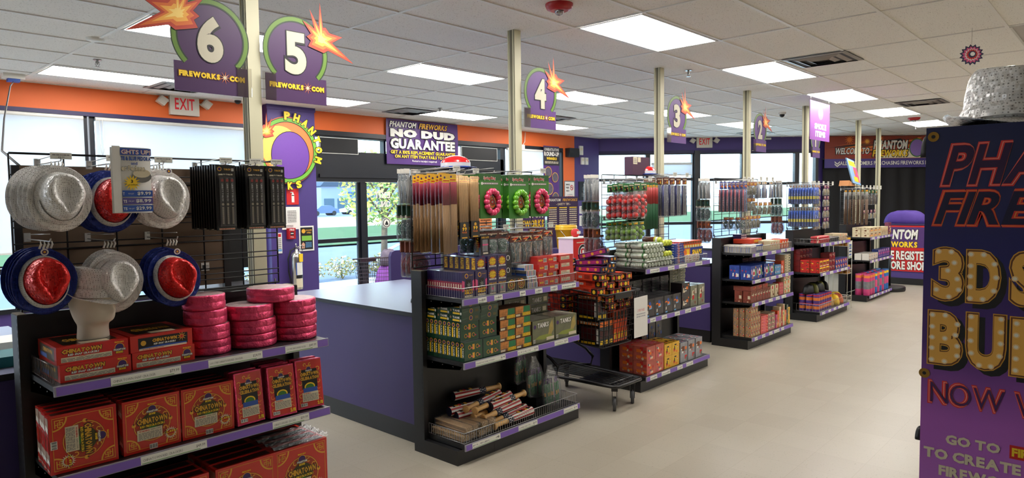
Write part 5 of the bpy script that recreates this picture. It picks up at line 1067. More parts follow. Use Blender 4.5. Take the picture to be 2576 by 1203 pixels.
for k in range(4):
    one('red_firework_box', RX, 'wide red box with a cream warning panel, %s of the front pile' % tier(k, 4), 'firework box', (3.925+(0.004, -0.003, 0.002, -0.004)[k], 3.137, 1.0615+k*0.053), (0, 0, math.radians((1, -1, 2, 0)[k])), 'wide red boxes')
    if k < 3: one('red_firework_box', RX, 'wide red box with a cream warning panel, %s of the pile behind' % tier(k, 3), 'firework box', (3.92, 3.285, 1.0615+k*0.053), (0, 0, 0), 'wide red boxes')
for c_ in range(2):
    for k in range(4):
        for j in range(2): one('red_firework_box', RY, 'small red barcode box, %s layer, %s, %s' % (tier(k, 4), ('nearer the striped packs', 'nearer the wide red boxes')[c_], ('front', 'rear')[j]), 'firework box', (3.69+c_*0.115, 3.14+j*0.13+(0.012 if k % 2 else 0), 1.0615+k*0.053), (0, 0, math.radians((k+c_) % 3-1)), 'small red boxes')
# green packs on the middle shelf
def green_lie(F, w, h): F.disc(w*.5, h*.5, h*.32, M('emblem_violet'), 1, 10); F.ring(w*.5, h*.5, h*.28, h*.36, GDL, 2, 12); F.rect(w*.72, h*.3, w*.9, h*.7, M('khaki', (90, 84, 40), .4), 1); F.poly([(w*.05, h*.3), (w*.35, h*.5), (w*.35, h*.6), (w*.05, h*.5)], M('drab', (60, 90, 66), .4), 1)
def green_tank(F, d, h): F.disc(d*.14, h*.66, h*.16, GDL, 2, 10); F.disc(d*.14, h*.66, h*.11, M('emblem_violet'), 3, 8); F.text('TANK', d*.3, h*.52, d*.9, h*.85, WHITE, 2, 0.05, res=1, out=BLACK, ow=.0008); F.rect(d*.3, h*.14, d*.85, h*.4, YEL, 2); F.rect(d*.88, h*.1, d*.98, h*.45, WHITE, 2)
GLIE = carton('green_flat', 0.163, 0.118, 0.044, PKG, green_lie, green_tank)
def green_stand_f(F, w, h):
    F.rect(w*.04, h*.04, w*.96, h*.96, M('green_window', (38, 78, 52), 0.2), 1)
    for qx in (.28, .70):
        for qy in (.28, .72): F.disc(w*qx, h*qy, h*.11, GDL, 2, 12); F.disc(w*qx, h*qy, h*.08, DGRN, 3, 10); F.disc(w*(qx+.12), h*(qy-.04), h*.045, PINK, 3, 8)
    for qy in (.28, .72): F.rect(w*.43, h*(qy-.14), w*.55, h*(qy+.14), GDL, 2)
def green_stand_s(F, d, h): F.disc(d*.5, h*.86, d*.3, M('emblem_violet'), 2, 8); F.ring(d*.5, h*.86, d*.24, d*.36, GDL, 3, 8); F.text('TANK', d*.55, h*.2, d*.85, h*.74, WHITE, 2, 0.05, res=1, turn=-1); F.rect(d*.12, h*.22, d*.42, h*.72, YEL, 2)
GST = carton('green_standing', 0.163, 0.041, 0.125, PKG, green_stand_f, green_stand_s)
for k in range(2):
    for c_ in range(2):
        n = 9 if k == 0 else 8
        for j in range(n): one('green_tank_pack', GST, 'standing green tank pack, %s row, column %s, %s' % (('lower', 'upper')[k], ('at the upright', 'next to it')[c_], depthw(j, n)), 'firework pack', (2.925+c_*0.168+(0.006*(1-k)), 3.12+j*0.0425+(0.028 if k else 0), 0.6565+k*0.1262), (0, 0, 0), 'green tank packs on the middle shelf')
for k in range(3):
    for c_ in range(2):
        for j in range(3): one('green_tank_pack', GLIE, 'flat green tank pack, %s layer, column %s, %s' % (tier(k, 3), ('at the upright', 'next to it')[c_], depthw(j, 3)), 'firework pack', (2.925+c_*0.167+0.004*((k*c_+j) % 2), 3.13+j*0.122-0.004*(k % 2)+0.006, 0.910+k*0.0448), (0, 0, math.radians(((k+j) % 3-1)*0.7)), 'green tank packs on the middle shelf')
def ef_front(F, w, h): F.poly([(0, h*.3), (w*.5, h*.34), (w*.55, h*.98), (0, h*.98)], M('flame_print', (214, 128, 60), .4, noise=.8, nscale=45), 1); F.poly([(w*.52, h*.38), (w*.95, h*.42), (w*.95, h*.95), (w*.52, h*.95)], M('jade', (20, 120, 70), .3, noise=.4, nscale=40), 1.5); F.rect(w*.45, h*.04, w*.98, h*.36, YEL, 2); F.text('E-FORCE', w*.48, h*.10, w*.92, h*.32, YEL, 4, 0.06, 0.2, res=1, out=BLACK, ow=.002); F.rect(w*.02, h*.05, w*.3, h*.25, CREAM, 2)
EF = carton('eforce', 0.155, 0.14, 0.072, M('ember_print', (96, 56, 34), .35, noise=.8, nscale=25), ef_front, lambda F, d, h: F.rect(d*.05, h*.1, d*.95, h*.9, PKB, 1))
for k in range(4):
    for c_ in range(2): one('rocket_box', EF, 'orange and green force box, %s layer, %s' % (tier(k, 4), ('beside the green packs', 'beside the grey tank boxes')[c_]), 'firework box', (3.272+c_*0.160, 3.13+(0.006*(k % 2)), 0.6565+k*0.0732), (0, 0, math.radians((k % 3-1))), 'orange and green force boxes')
TKM = M('tank_art', (110, 112, 84), 0.35, noise=0.45, nscale=14)
def tk_front(F, w, h): F.text('TANKS', w*.22, h*.66, w*.72, h*.88, WHITE, 3, 0.04, res=1, out=BLACK, ow=.003); F.poly([(w*.1, h*.2), (w*.3, h*.32), (w*.8, h*.34), (w*.9, h*.22), (w*.5, h*.12)], M('lime_art', (140, 150, 60), .4), 1); F.poly([(w*.7, h*.3), (w*.76, h*.7), (w*.9, h*.95), (w*.95, h*.5), (w*.85, h*.3)], M('flame_lime', (170, 150, 80), .4, noise=.5), 1.2); F.rect(w*.62, h*.06, w*.97, h*.2, CREAM, 2); F.barcode(w*.03, h*.05, w*.12, h*.2, 2); F.disc(w*.1, h*.74, h*.09, M('emblem_violet'), 2, 10)
TK = carton('tanks', 0.25, 0.2, 0.165, TKM, tk_front, lambda F, d, h: F.rect(d*.1, h*.1, d*.9, h*.9, PKB, 1), lambda F, w, d: F.rect(w*.04, d*.1, w*.96, d*.9, M('film_top', (150, 146, 132), .2, noise=.5, nscale=30), 1))
TK2 = carton('tanks_dark', 0.24, 0.1, 0.075, PKB, lambda F, w, h: (F.rect(w*.03, h*.1, w*.97, h*.95, TKM, 1), F.text('TANKS', w*.2, h*.2, w*.65, h*.7, WHITE, 3, 0.04, res=1, out=BLACK, ow=.002), F.rect(w*.75, h*.25, w*.92, h*.7, CREAM, 2)))
for c_ in range(2): one('tank_box', TK, 'large olive tank box %s on the middle shelf' % ('beside the force boxes', 'at the open end')[c_], 'firework box', (3.602+c_*0.256, 3.13, 0.6565), (0, 0, math.radians((0.8, -0.8)[c_])))
TK3 = carton('tanks_tall', 0.24, 0.1, 0.3, PKB, lambda F, w, h: [(F.rect(w*.03, h*(.02+.25*k), w*.97, h*(.24+.25*k), TKM, 1), F.text('TANKS', w*.2, h*(.07+.25*k), w*.65, h*(.18+.25*k), WHITE, 3, 0.04, res=1, out=BLACK, ow=.002), F.rect(w*.75, h*(.08+.25*k), w*.92, h*(.18+.25*k), CREAM, 2)) for k in range(4)])
for c_ in range(3):
    for k in range(5): one('tank_box', TK2, 'dark flat tank box in the rear row, %s layer, %s' % (tier(k, 5), ('above the force boxes', 'over the first olive box', 'over the last olive box')[c_]), 'firework box', (3.30+c_*0.262, 3.375-0.01*(k % 2), 0.6565+k*0.076), (0, 0, 0), 'dark tank boxes in the rear')
# wooden punks and flag bats on the base shelf
WOOD = M('light_wood', (224, 178, 112), 0.45, noise=0.2, nscale=12, coat=0.3); TAN = M('punk_tan', (226, 182, 124), 0.5, noise=0.25, nscale=30); STAR = M('bat_navy', (28, 32, 60), 0.4)
def punk_bundle():
    t = thing('punk_bundle', 'x', 'stick bundle'); m = MB()
    for a in range(4):
        for b in range(3): m.tube([((a-1.5)*0.0155+(b % 2)*0.004, 0.0, 0.009+b*0.0135), ((a-1.5)*0.0155+(b % 2)*0.004, 0.30, 0.009+b*0.0135)], 0.0075, TAN, 6)
    m.build('sticks', t); m = MB(); m.box(-0.034, 0.034, -0.012, 0.305, 0.0005, 0.046, PLASTIC); m.build('clear_bag', t); return t
PB = Placer(punk_bundle())
for k in range(2):
    for c_ in range(4): PB.put((2.955+c_*0.072+0.03*(k), 3.15+0.01*(c_ % 2), 0.1315+k*0.049), 'clear bag of tan punk sticks, %s layer, %s from the upright' % (('lower', 'upper')[k], ORD[c_]), (0, 0, math.radians((-3, 2, -1, 4)[c_]*0.5)), 'bags of punk sticks in the wire tray')
def bat():
    t = thing('wooden_bat', 'x', 'bat'); m = MB(); prof = [(0.022, 0), (0.027, 0.004), (0.027, 0.012), (0.016, 0.022), (0.0165, 0.06), (0.019, 0.12), (0.021, 0.14)]; m.lathe(prof, WOOD, 14, axis='x'); m.build('handle', t)
    m = MB(); m.lathe([(0.0235, 0.135), (0.0245, 0.19)], STAR, 14, axis='x')
    for i in range(9):
        for j in range(3):
            a = i*0.698+0.35*(j % 2); c_ = Vector((0.148+j*0.017, 0.0245*math.cos(a), 0.0245*math.sin(a))); n_ = Vector((0, math.cos(a), math.sin(a))); s_ = Vector((0, -math.sin(a), math.cos(a)))*0.0035; x_ = Vector((0.0035, 0, 0)); c_ += n_*0.0012; m.add([c_-s_-x_, c_+x_-s_, c_+s_+x_, c_+s_-x_], [(0, 1, 2, 3)], WHITE)
    m.build('star_band', t)
    m = MB(); n = 14; 
    for i in range(n):
        a0, a1 = 2*PI*i/n, 2*PI*(i+1)/n; mt = (M('flag_red', (176, 40, 42), .4) if i % 2 else WHITE); r0, r1 = 0.025, 0.032
        m.add([(0.19, r0*math.cos(a0), r0*math.sin(a0)), (0.19, r0*math.cos(a1), r0*math.sin(a1)), (0.40, r1*math.cos(a1), r1*math.sin(a1)), (0.40, r1*math.cos(a0), r1*math.sin(a0))], [(0, 1, 2, 3)], mt)
        m.add([(0.40, 0, 0), (0.40, r1*math.cos(a0), r1*math.sin(a0)), (0.40, r1*math.cos(a1), r1*math.sin(a1))], [(0, 1, 2)], STAR)
    for i in range(5): m.box(0.25+i*0.026, 0.268+i*0.026, -0.012, 0.012, 0.0265, 0.0315, (GOLD, BLACK, RED)[i % 3])
    m.build('barrel', t); return t
BT = Placer(bat())
BATS = [(3.22, 3.155, 0.160, 2, 'lying along the front fence, lowest'), (3.245, 3.22, 0.160, 4, 'second along the fence on the shelf'), (3.25, 3.285, 0.16, 3, 'third back on the shelf deck'), (3.24, 3.35, 0.16, 1, 'fourth back on the shelf deck'),
        (3.165, 3.20, 0.218, 6, 'on the second layer nearest the aisle'), (3.135, 3.265, 0.218, 5, 'in the middle of the second layer'), (3.16, 3.33, 0.218, 9, 'at the back of the second layer'), (3.12, 3.235, 0.275, 7, 'topmost, knob towards the upright'), (3.10, 3.30, 0.275, 10, 'topmost but one, its knob beside the other')]
for x, y, z, a, l in BATS: BT.put((x, y, z+0.004), 'wooden toy bat in flag colours %s' % l, (0, math.radians(-1.5), math.radians(a)), 'flag-coloured wooden bats')
for x, y, z, a, l in ((3.52, 3.38, 0.335, 170, 'reversed, knob pointing past the others at the back'), (3.66, 3.27, 0.275, 186, 'reversed, knob showing between the striped barrels')): BT.put((x, y, z), 'wooden toy bat in flag colours %s' % l, (0, 0, math.radians(a)), 'flag-coloured wooden bats')
for x, y, z, a, l in ((3.00, 3.36, 0.262, -4, 'striped end nearest the upright, upper'), (3.02, 3.30, 0.235, -6, 'striped end nearest the upright, lower')): BT.put((x+0.43, y, z), 'wooden toy bat in flag colours, %s' % l, (0, 0, math.radians(a+180)), 'flag-coloured wooden bats')
# bags of green mortar sticks hanging / lying at the end of the base
def stick_bag(nst, col, w, h, tipc, label='x'):
    t = thing('stick_bag', label, 'bag'); r_ = random.Random(nst); m = MB()
    for k in range(nst):
        x = -w/2+w*(k+.5)/nst; y = r_.uniform(-.015, .015); m.tube([(x, y, 0.01), (x*1.0+r_.uniform(-.01, .01), y, h*.55)], 0.006, col, 6); m.tube([(x, y, h*.55), (x*0.9, y, h*.68)], 0.004, tipc, 5); m.tube([(x, y, h*.25), (x, y, h*.34)], 0.0068, GOLD, 6)
    m.build('sticks', t); m = MB(); vs = []; n = 18
    for f_, z in ((.95, 0), (1.05, h*.1), (1.08, h*.5), (.8, h*.7), (.45, h*.85), (.28, h*.97), (.32, h)):
        for i in range(n): a = 2*PI*i/n; q = 1+.08*math.sin(4*a+z*40); vs.append((w*.55*f_*q*math.cos(a), 0.03*f_*q*math.sin(a), z))
    m.add(vs, [(k*n+i, k*n+(i+1) % n, (k+1)*n+(i+1) % n, (k+1)*n+i) for k in range(6) for i in range(n)], PLASTIC, True); m.build('clear_bag', t); return t
SBG = Placer(stick_bag(13, M('stick_green', (36, 132, 74), .4), 0.17, 0.30, PURP))
SBG.put((3.93, 3.22, 0.135), 'clear bag of green sticks standing in the tray, in front', (math.radians(-6), 0, math.radians(-6)), 'clear bags of green sticks'); SBG.put((3.86, 3.33, 0.20), 'clear bag of green sticks tallest, in the middle', (math.radians(-3), 0, 0), 'clear bags of green sticks'); SBG.put((3.80, 3.42, 0.30), 'clear bag of green sticks reaching the shelf above', (0, 0, 0.2), 'clear bags of green sticks')
m = MB(); m.box(0, 0.1, 0, 0.1, 0, 0.066, PKB); one('bag_support_box', m.mesh('bag_support_box'), 'small black box under the middle stick bag', 'box', (3.82, 3.29, 0.1315)); m = MB(); m.box(0, 0.12, 0, 0.07, 0, 0.166, PKB); one('bag_support_box', m.mesh('bag_support_box'), 'taller black box under the rear stick bag', 'box', (3.74, 3.41, 0.1315))
# incense sticks in sleeves on the second grid
def stick_sleeve(w, h, top, stick, hdr, ncol, tophalf, foot=None, label='x'):
    t = thing('stick_sleeve', label, 'stick pack'); m = MB()
    for k in range(ncol):
        x = w*(k+.5)/ncol; m.tube([(x, 0.004, 0.004), (x, 0.004, h*(1-tophalf))], w/ncol*0.42, stick, 5)
        if tophalf: m.tube([(x, 0.004, h*(1-tophalf)), (x, 0.004, h*0.9)], w/ncol*0.46, top, 5)
    m.build('sticks', t); m = MB(); m.box(0, w, 0.003, 0.005, h*.9, h, hdr); F = FF(m, 1, 1, 0, 0.003, 0, 0.0004); F.rect(w*.05, h*.905, w*.95, h*.95, YEL, 1); F.disc(w*.3, h*.965, w*.12, M('emblem_violet'), 2, 8); F.lines(w*.1, h*.91, w*.9, h*.94, 1, RED, 2, 1); m.build('header_card', t)
    m = MB(); m.box(-0.001, w+0.001, -0.0015, 0.0095, 0, h*.9, glass_mat('thin_sleeve', (240, 238, 234), 0.06)); m.build('sleeve', t)
    if foot: m = MB(); m.box(0, w, -0.003, 0.011, 0, h*.27, foot); F = FF(m, 1, 1, 0, -0.003, 0, 0.0004); F.text('99', w*.25, h*.13, w*.75, h*.19, YEL, 1, 0.06, res=1, out=ORG, ow=.002); F.text('PACK', w*.22, h*.09, w*.78, h*.12, ORG, 1, 0.03, res=1); F.disc(w*.5, h*.22, w*.15, GOLD, 1, 8); F.rect(w*.2, h*.01, w*.8, h*.03, GOLD, 1); m.build('foot_card', t)
    return t
IN = Placer(stick_sleeve(0.062, 0.50, M('incense_pink', (196, 62, 92), .5), M('incense_tan', (206, 164, 116), .6), PKY, 9, 0.38))
for c_ in range(2):
    for j in range(9): IN.put((2.836+c_*0.054+(0.003*(j % 3)), 3.19+j*0.037, 1.345+0.006*((j*5+c_) % 3)), 'pink and tan incense sleeve, %s column, %s' % (('outer', 'inner')[c_], depthw(j, 9)), (0, 0, math.radians((j*3) % 5-2)), 'incense sleeves on the second grid')
NN = Placer(stick_sleeve(0.075, 0.40, TAN, TAN, PKB, 9, 0.0, TB))
for c_ in range(2):
    for j in range(7): NN.put((2.985+c_*0.098, 3.20+j*0.046, 1.435+0.006*((j*5+c_) % 3)), 'tan stick sleeve with a black foot card, %s column, %s' % (('first', 'second')[c_], depthw(j, 7)), (0, 0, math.radians((j*2) % 5-2)), 'tan stick sleeves with black foot cards')
peg(2.88, 1.865, 3.18, 'chrome peg of the outer incense column'); peg(2.94, 1.865, 3.18, 'chrome peg of the inner incense column', 0.06, tagh=0.03); peg(3.02, 1.855, 3.19, 'chrome peg of the first black-footed stick column'); peg(3.12, 1.855, 3.19, 'chrome peg of the second black-footed stick column', 0.055, tagh=0.03)
# spring toy cards
CG = M('card_green', (60, 128, 42), 0.45, noise=0.15, nscale=6)
def spring_card(col, disc):
    t = thing('spring_toy_card', 'x', 'toy on a card'); w, h = 0.205, 0.30; m = MB(); m.box(0, w, 0, 0.003, 0, h, CG); F = FF(m, w, h, eps=.0004)
    F.rect(0, h*.86, w, h, M('card_dark_green', (40, 92, 34), .45), 1); F.text('Spring Ring', w*.18, h*.86, w*.72, h*.94, RED, 3, 0.03, 0.1, res=1, out=WHITE, ow=.003); F.rect(w*.12, h*.76, w*.86, h*.81, GREY, 1); F.lines(w*.14, h*.765, w*.84, h*.805, 1, WHITE, 2, 3); F.disc(w*.1, h*.785, w*.05, WHITE, 1.5, 10); m.build('card', t)
    for i in range(14):
        a = 2*PI*i/14; m = MB(); m.ball((w*.52+w*.285*math.cos(a), -0.016, h*.37+w*.355*math.sin(a)), w*.105, col, 8, 6); 
        m.build('bead', t)
    m = MB(); m.lathe([(0.001, -0.006), (w*.22, -0.006), (w*.23, 0)], disc, 20, (w*.52, 0, h*.37), axis='y', capb=False)
    F = Face(m, (w*.52, -0.010, h*.37), (1, 0, 0), (0, 0, 1), 0.0006); F.ring(0, 0, w*.13, w*.17, ORG, 1, 16); F.ring(0, 0, w*.05, w*.09, RED, 1, 12); F.disc(0, 0, w*.04, WHITE, 1, 10); m.build('paper_disc', t)
    m = MB(); m.tube([(w*.40, -0.022, h*.60), (w*.74, -0.022, h*.16)], 0.0035, M('grey_plastic', (110, 110, 112), .4), 6); m.build('stick', t); return t
PKM = M('toy_pink', (232, 62, 110), 0.25, coat=0.6); GNM = M('toy_green', (120, 196, 50), 0.25, coat=0.6); DC = M('disc_cream', (206, 196, 120), 0.4)
SP_ = Placer(spring_card(PKM, DC)); SG_ = Placer(spring_card(GNM, DC))
for j in range(4): SP_.put((3.195, 3.225+j*0.06, 1.56+0.002*j), 'pink spring toy card beside the tan sticks, %s' % depthw(j, 4), (0, 0, 0), 'pink spring toy cards')
for j in range(4): SG_.put((3.452, 3.20+j*0.06, 1.553+0.002*j), 'green card with a lime green spring toy, %s' % depthw(j, 4), (0, 0, 0), 'lime spring toy cards')
for j in range(4): SP_.put((3.708, 3.225+j*0.06, 1.56+0.002*j), 'pink spring toy card at the open end of the grid, %s' % depthw(j, 4), (0, 0, 0), 'pink spring toy cards')
peg(3.30, 1.868, 3.2, 'chrome peg of the pink spring toys beside the tan sticks'); peg(3.555, 1.86, 3.19, 'chrome peg of the lime spring toys'); peg(3.81, 1.868, 3.2, 'chrome peg of the pink spring toys at the open end', 0.06, tagh=0.035)
# small hanging bags
def bag(w, h, hh, hdr, fill, nfill=10, kind='sticks', sr=0.006, label='x', nm='small_bag', fill2=None):
    t = thing(nm, label, 'bag'); r_ = random.Random(int(w*1000)+nfill); m = MB(); m.box(0, w, 0.0, 0.003, h-hh, h, hdr); F = FF(m, 1, 1, 0, 0, h-hh, .0005)
    [F.poly([(w*r_.uniform(.02, .7), hh*r_.uniform(.05, .6)), (w*r_.uniform(.4, .97), hh*r_.uniform(.05, .5)), (w*r_.uniform(.3, .97), hh*r_.uniform(.5, .95))], (ORG, CREAM, RED, YEL, BLACK)[q], 1+q*.2) for q in range(5)]; F.lines(w*.1, hh*.62, w*.9, hh*.9, 1, CREAM, 3, 5); m.build('header_card', t)
    m = MB()
    for k in range(nfill):
        f_ = fill2 if (fill2 and k % 2) else fill
        if kind == 'sticks': x0 = r_.uniform(.1, .9)*w; m.tube([(x0, r_.uniform(0, .012), .01), (min(w*.92, max(w*.08, x0+r_.uniform(-.03, .03))), r_.uniform(0, .012), (h-hh)*r_.uniform(.6, .95))], sr, f_, 5)
        elif kind == 'balls': m.ball((w*(.3+.4*(k % 2))+r_.uniform(-.004, .004), .008, .022+(h-hh)*.8*(k/nfill)), sr, f_, 10, 7)
        elif kind == 'coil': 
            R_ = w*.42-k*0.0035; m.tube([(w/2+R_*math.cos(q*PI/9), r_.uniform(-.003, .015), R_+.01+k*.0035+R_*math.sin(q*PI/9)) for q in range(18)], 0.0022, f_, 4, closed=True)
        elif kind == 'tube': m.tube([(w*(k+.5)/nfill, .008, .01), (w*(k+.5)/nfill, .008, (h-hh)*.97)], sr, f_, 7)
    m.build('contents', t); m = MB(); n = 16; vs = []
    H_ = h-hh
    for f_, z in ((.9, 0), (1, H_*.08), (1, H_*.6), (.97, H_*.9), (.96, H_)):
        th = .014*(1 if z < H_*.7 else .35)+.003
        for i in range(n): a = 2*PI*i/n; vs.append((w/2+w/2*f_*math.copysign(abs(math.cos(a))**.6, math.cos(a)), .008+th*math.sin(a)*1.3, z))
    m.add(vs, [(k*n+i, k*n+(i+1) % n, (k+1)*n+(i+1) % n, (k+1)*n+i) for k in range(4) for i in range(n)], PLASTIC, True); m.add(vs[:n], [tuple(range(n-1, -1, -1))], PLASTIC); m.build('clear_bag', t); return t
HD = M('header_flame', (96, 40, 26), .45, noise=.5, nscale=40)
BG1 = Placer(bag(0.11, 0.15, 0.045, HD, M('wick_green', (60, 124, 90), .4), 12, 'coil', nm='coil_bag')); BG2 = Placer(bag(0.12, 0.20, 0.05, HD, M('stick_brown', (170, 140, 104), .6), 26, 'sticks', 0.004, fill2=M('stick_dark', (70, 92, 84), .5)))
for c_ in range(3):
    for j in range(3): BG1.put((3.15+c_*0.108, 3.23+j*0.07, 1.315+0.004*j), 'clear bag with green fuse coil, %s peg, %s' % (ORD[c_], depthw(j, 3)), (0, 0, math.radians((j*4+c_) % 5-2)), 'green coil bags on the second grid')
for c_ in range(4):
    for j in range(3): BG2.put((3.49+c_*0.118, 3.23+j*0.07, 1.235+0.025*(c_ == 3)+0.004*j), 'clear bag with brown smoke sticks, %s peg, %s' % (ORD[c_], depthw(j, 3)), (0, 0, math.radians((j*4+c_) % 5-2)), 'dark stick bags on the second grid')
for c_, (x, z) in enumerate(((3.205, 1.475), (3.313, 1.475), (3.42, 1.475), (3.55, 1.45), (3.67, 1.45), (3.785, 1.45), (3.905, 1.475))): peg(x, z, 3.21, 'chrome lower peg of the second grid, %s along' % ORD[c_], 0.055 if c_ in (2, 6) else 0, tagh=0.035)
# bowler shaped plastic hats
def bowler(label, loc, s=1.0):
    t = thing('plastic_hat', label, 'hat', loc, (0, 0, 0.3)); a = 1.22*s; H_ = 0.105*s; n = 28
    P1 = M('hat_red_plastic', (214, 28, 32), .22, coat=.8); P2 = M('hat_white_plastic', (226, 224, 220), .3, coat=.5); P3 = M('hat_blue_plastic', (28, 64, 150), .25, coat=.8)
    def rr(z): return 0.098*s*math.sqrt(max(0.0001, 1-(max(0, z-0.03*s)/(H_-0.03*s))**2.4))
    m = MB(); m.lathe([(0.098*s, 0.012), (0.098*s, 0.05*s)], P2, n, sy=a/s, capb=False, capt=False); m.build('white_band', t)
    m = MB(); m.lathe([(0.0985*s, 0.05*s)]+[(rr(z*s)+0.0005, z*s) for z in (.055, .065, .075, .085, .093, .099, .103)]+[(0.004, H_)], P1, n, sy=a/s, capb=False); m.build('red_crown', t)
    m = MB(); m.lathe([(0.098*s, 0.016), (0.105*s, 0.008), (0.125*s, 0.002), (0.138*s, 0.010), (0.139*s, 0.013), (0.124*s, 0.006), (0.104*s, 0.012), (0.098*s, 0.02)], P3, n, sy=a/s, capb=False, capt=False); m.build('blue_brim', t); return t
bowler('shiny red, white and blue plastic bowler on the second wire grid', (3.28, 3.55, 1.903), 0.92); bowler('shiny red, white and blue plastic bowler on the grid of red balls', (5.77, 3.55, 1.903), 0.92)
# goods hanging on the cashier side of each grid
NETM = M('net_white', (205, 205, 202), 0.6); COILR = M('coil_red', (176, 50, 56), .4); COILG = M('coil_teal', (24, 76, 76), .4)
GLV = Placer(bag(0.12, 0.24, 0.03, PKW, NETM, 22, 'sticks', 0.006, nm='white_net_bag')); CG1 = Placer(bag(0.15, 0.17, 0.02, PKW, COILG, 14, 'coil', nm='coil_bag')); CR1 = Placer(bag(0.17, 0.19, 0.02, PKN, COILR, 15, 'coil', nm='coil_bag')); 
DC1 = carton('dark_card', 0.11, 0.012, 0.075, DGRN, lambda F, w, h: (F.disc(w*.5, h*.5, h*.2, TEAL, 1, 10), F.rect(0, h*.9, w, h, PKC, 1))); DC2 = carton('brown_card', 0.11, 0.012, 0.075, PKN, lambda F, w, h: (F.disc(w*.5, h*.5, h*.2, ORG, 1, 10), F.rect(0, h*.9, w, h, PKC, 1)))
for gi, (gx0, nm) in enumerate(((2.85, 'second'), (4.94, 'third'), (7.10, 'fourth'), (9.22, 'fifth'))):
    for j in range(3): 
        y = 3.60+j*0.05
        GLV.put((gx0+0.01+0.12, y, 1.66), 'clear bag of white net behind the %s wire grid, %s from the aisle' % (nm, ORD[j]), (0, 0, PI+0.1*j), 'white net bags behind the grids'); 
        one('dark_card_pack', DC1, 'dark green card pack behind the %s wire grid, %s from the aisle' % (nm, ORD[j]), 'card pack', (gx0+0.03, y, 1.585), (0, 0, 0.05*j), 'card packs behind the grids')
        CG1.put((gx0+0.17, y+0.01, 1.42), 'clear bag with teal coil behind the %s wire grid, %s from the aisle' % (nm, ORD[j]), (0, 0, PI), 'teal coil bags behind the grids'); one('brown_card_pack', DC2, 'brown card pack behind the %s wire grid, %s from the aisle' % (nm, ORD[j]), 'card pack', (gx0+0.05, y, 1.34), (0, 0, 0), 'card packs behind the grids')
        CR1.put((gx0+0.22, y+0.01, 1.165), 'clear bag with red coil behind the %s wire grid, %s from the aisle' % (nm, ORD[j]), (0, 0, PI), 'red coil bags behind the grids')
# ================================================================== goods: third to sixth unit
def busy(cols, seed, base=None, txt=None, tcol=None, star=None):
    """a printed picture of patches, streaks and a title"""
    def f(F, w, h):
        r_ = random.Random(seed)
        for k in range(9):
            x, y = r_.uniform(0.02, .75)*w, r_.uniform(0.02, .75)*h; a, b = r_.uniform(.1, .35)*w, r_.uniform(.08, .3)*h; x1, y1 = min(x+a, w*.98), min(y+b, h*.98); mt = cols[k % len(cols)]
            if k % 3 == 0: F.poly([(x, y), (x1, y+b*.1), (x1*.97+x*.03, y1), (x+a*.2, y1*.9+y*.1)], mt, 1+k*.1)
            elif k % 3 == 1: F.disc((x+x1)/2, (y+y1)/2, min(x1-x, y1-y)*.48, mt, 1+k*.1, 9)
            else: F.rect(x, y, x1, y1, mt, 1+k*.1)
        if star: F.star(w*.5, h*.5, min(w, h)*.2, min(w, h)*.38, 10, star, 2.2)
        if txt: F.text(txt, w*.1, h*.66, w*.9, h*.88, tcol or YEL, 4, 0.05, res=1, out=BLACK, ow=min(w, h)*.02)
    return f
def grid(me, name, label, cat, x0, y0, z0, nx, ny, nz, dx, dy, dz, group, wiggle=0.4, zoff=0, skip=None, colname=None):
    """every box its own object; the label says layer, column and depth"""
    for k in range(nz):
        for i in range(nx):
            for j in range(ny):
                if skip and skip(i, j, k): continue
                l = label
                if nz > 1: l += ', %s layer' % tier(k, nz)
                if nx > 1: l += ', %s column' % ORD[i]
                if ny > 1: l += ', %s' % depthw(j, ny)
                one(name, me, l, cat, (x0+i*dx, y0+j*dy, z0+k*dz+zoff), (0, 0, math.radians(((i*3+j*5+k*7) % 5-2)*wiggle)), group)
# ---- third unit
TUB = M('silver_green_print', (190, 198, 180), .3, .2, noise=.6, nscale=55); TUBG = M('green_print', (60, 120, 60), .35, noise=.5, nscale=40); TUBY = M('lime_tip', (190, 200, 60), .4)
def tube_pack(L_, r, c1, c2, ct):
    m = MB(); m.lathe([(r*.7, 0), (r, .012), (r, L_*.35)], ct, 10, axis='y', capt=False); m.lathe([(r, L_*.35), (r*1.02, L_*.4), (r, L_-.01), (r*.7, L_)], c1, 10, axis='y', capb=False); m.lathe([(r*1.03, L_*.15), (r*1.03, L_*.26)], c2, 10, axis='y', capb=False, capt=False); return m
TPK = tube_pack(0.16, 0.024, TUB, TUBG, TUB).mesh('tube_pack'); TPY = tube_pack(0.16, 0.024, TUB, BLACK, TUBY).mesh('tube_pack')
for k in range(5):
    for i in range(9 if k < 3 else 6):
        for j in range(2 if k > 0 else 2): one('firework_tube', TPY if i > 5 and k > 1 else TPK, 'silver and green wrapped tube, %s layer, %s across, %s' % (tier(k, 5), ORD[i], ('front', 'rear')[j]), 'firework tube', (5.125+i*0.052+(0.026 if k % 2 else 0), 3.13+j*0.17, 1.0725+0.024+k*0.0425), (0, 0, 0), 'silver and green wrapped tubes')
TR_ = tube_pack(0.2, 0.028, M('brown_wrap', (120, 60, 40), .3, noise=.5, nscale=30), WHITE, TUBY).mesh('tube_pack')
for i in range(4): one('firework_tube', TR_, 'brown and white wrapped tube on top of the silver ones, %s across' % ORD[i], 'firework tube', (5.42+i*0.058, 3.16, 1.305 if i < 1 else 1.2725-0.0), (0, 0, math.radians(3*i-4)), 'brown wrapped tubes')
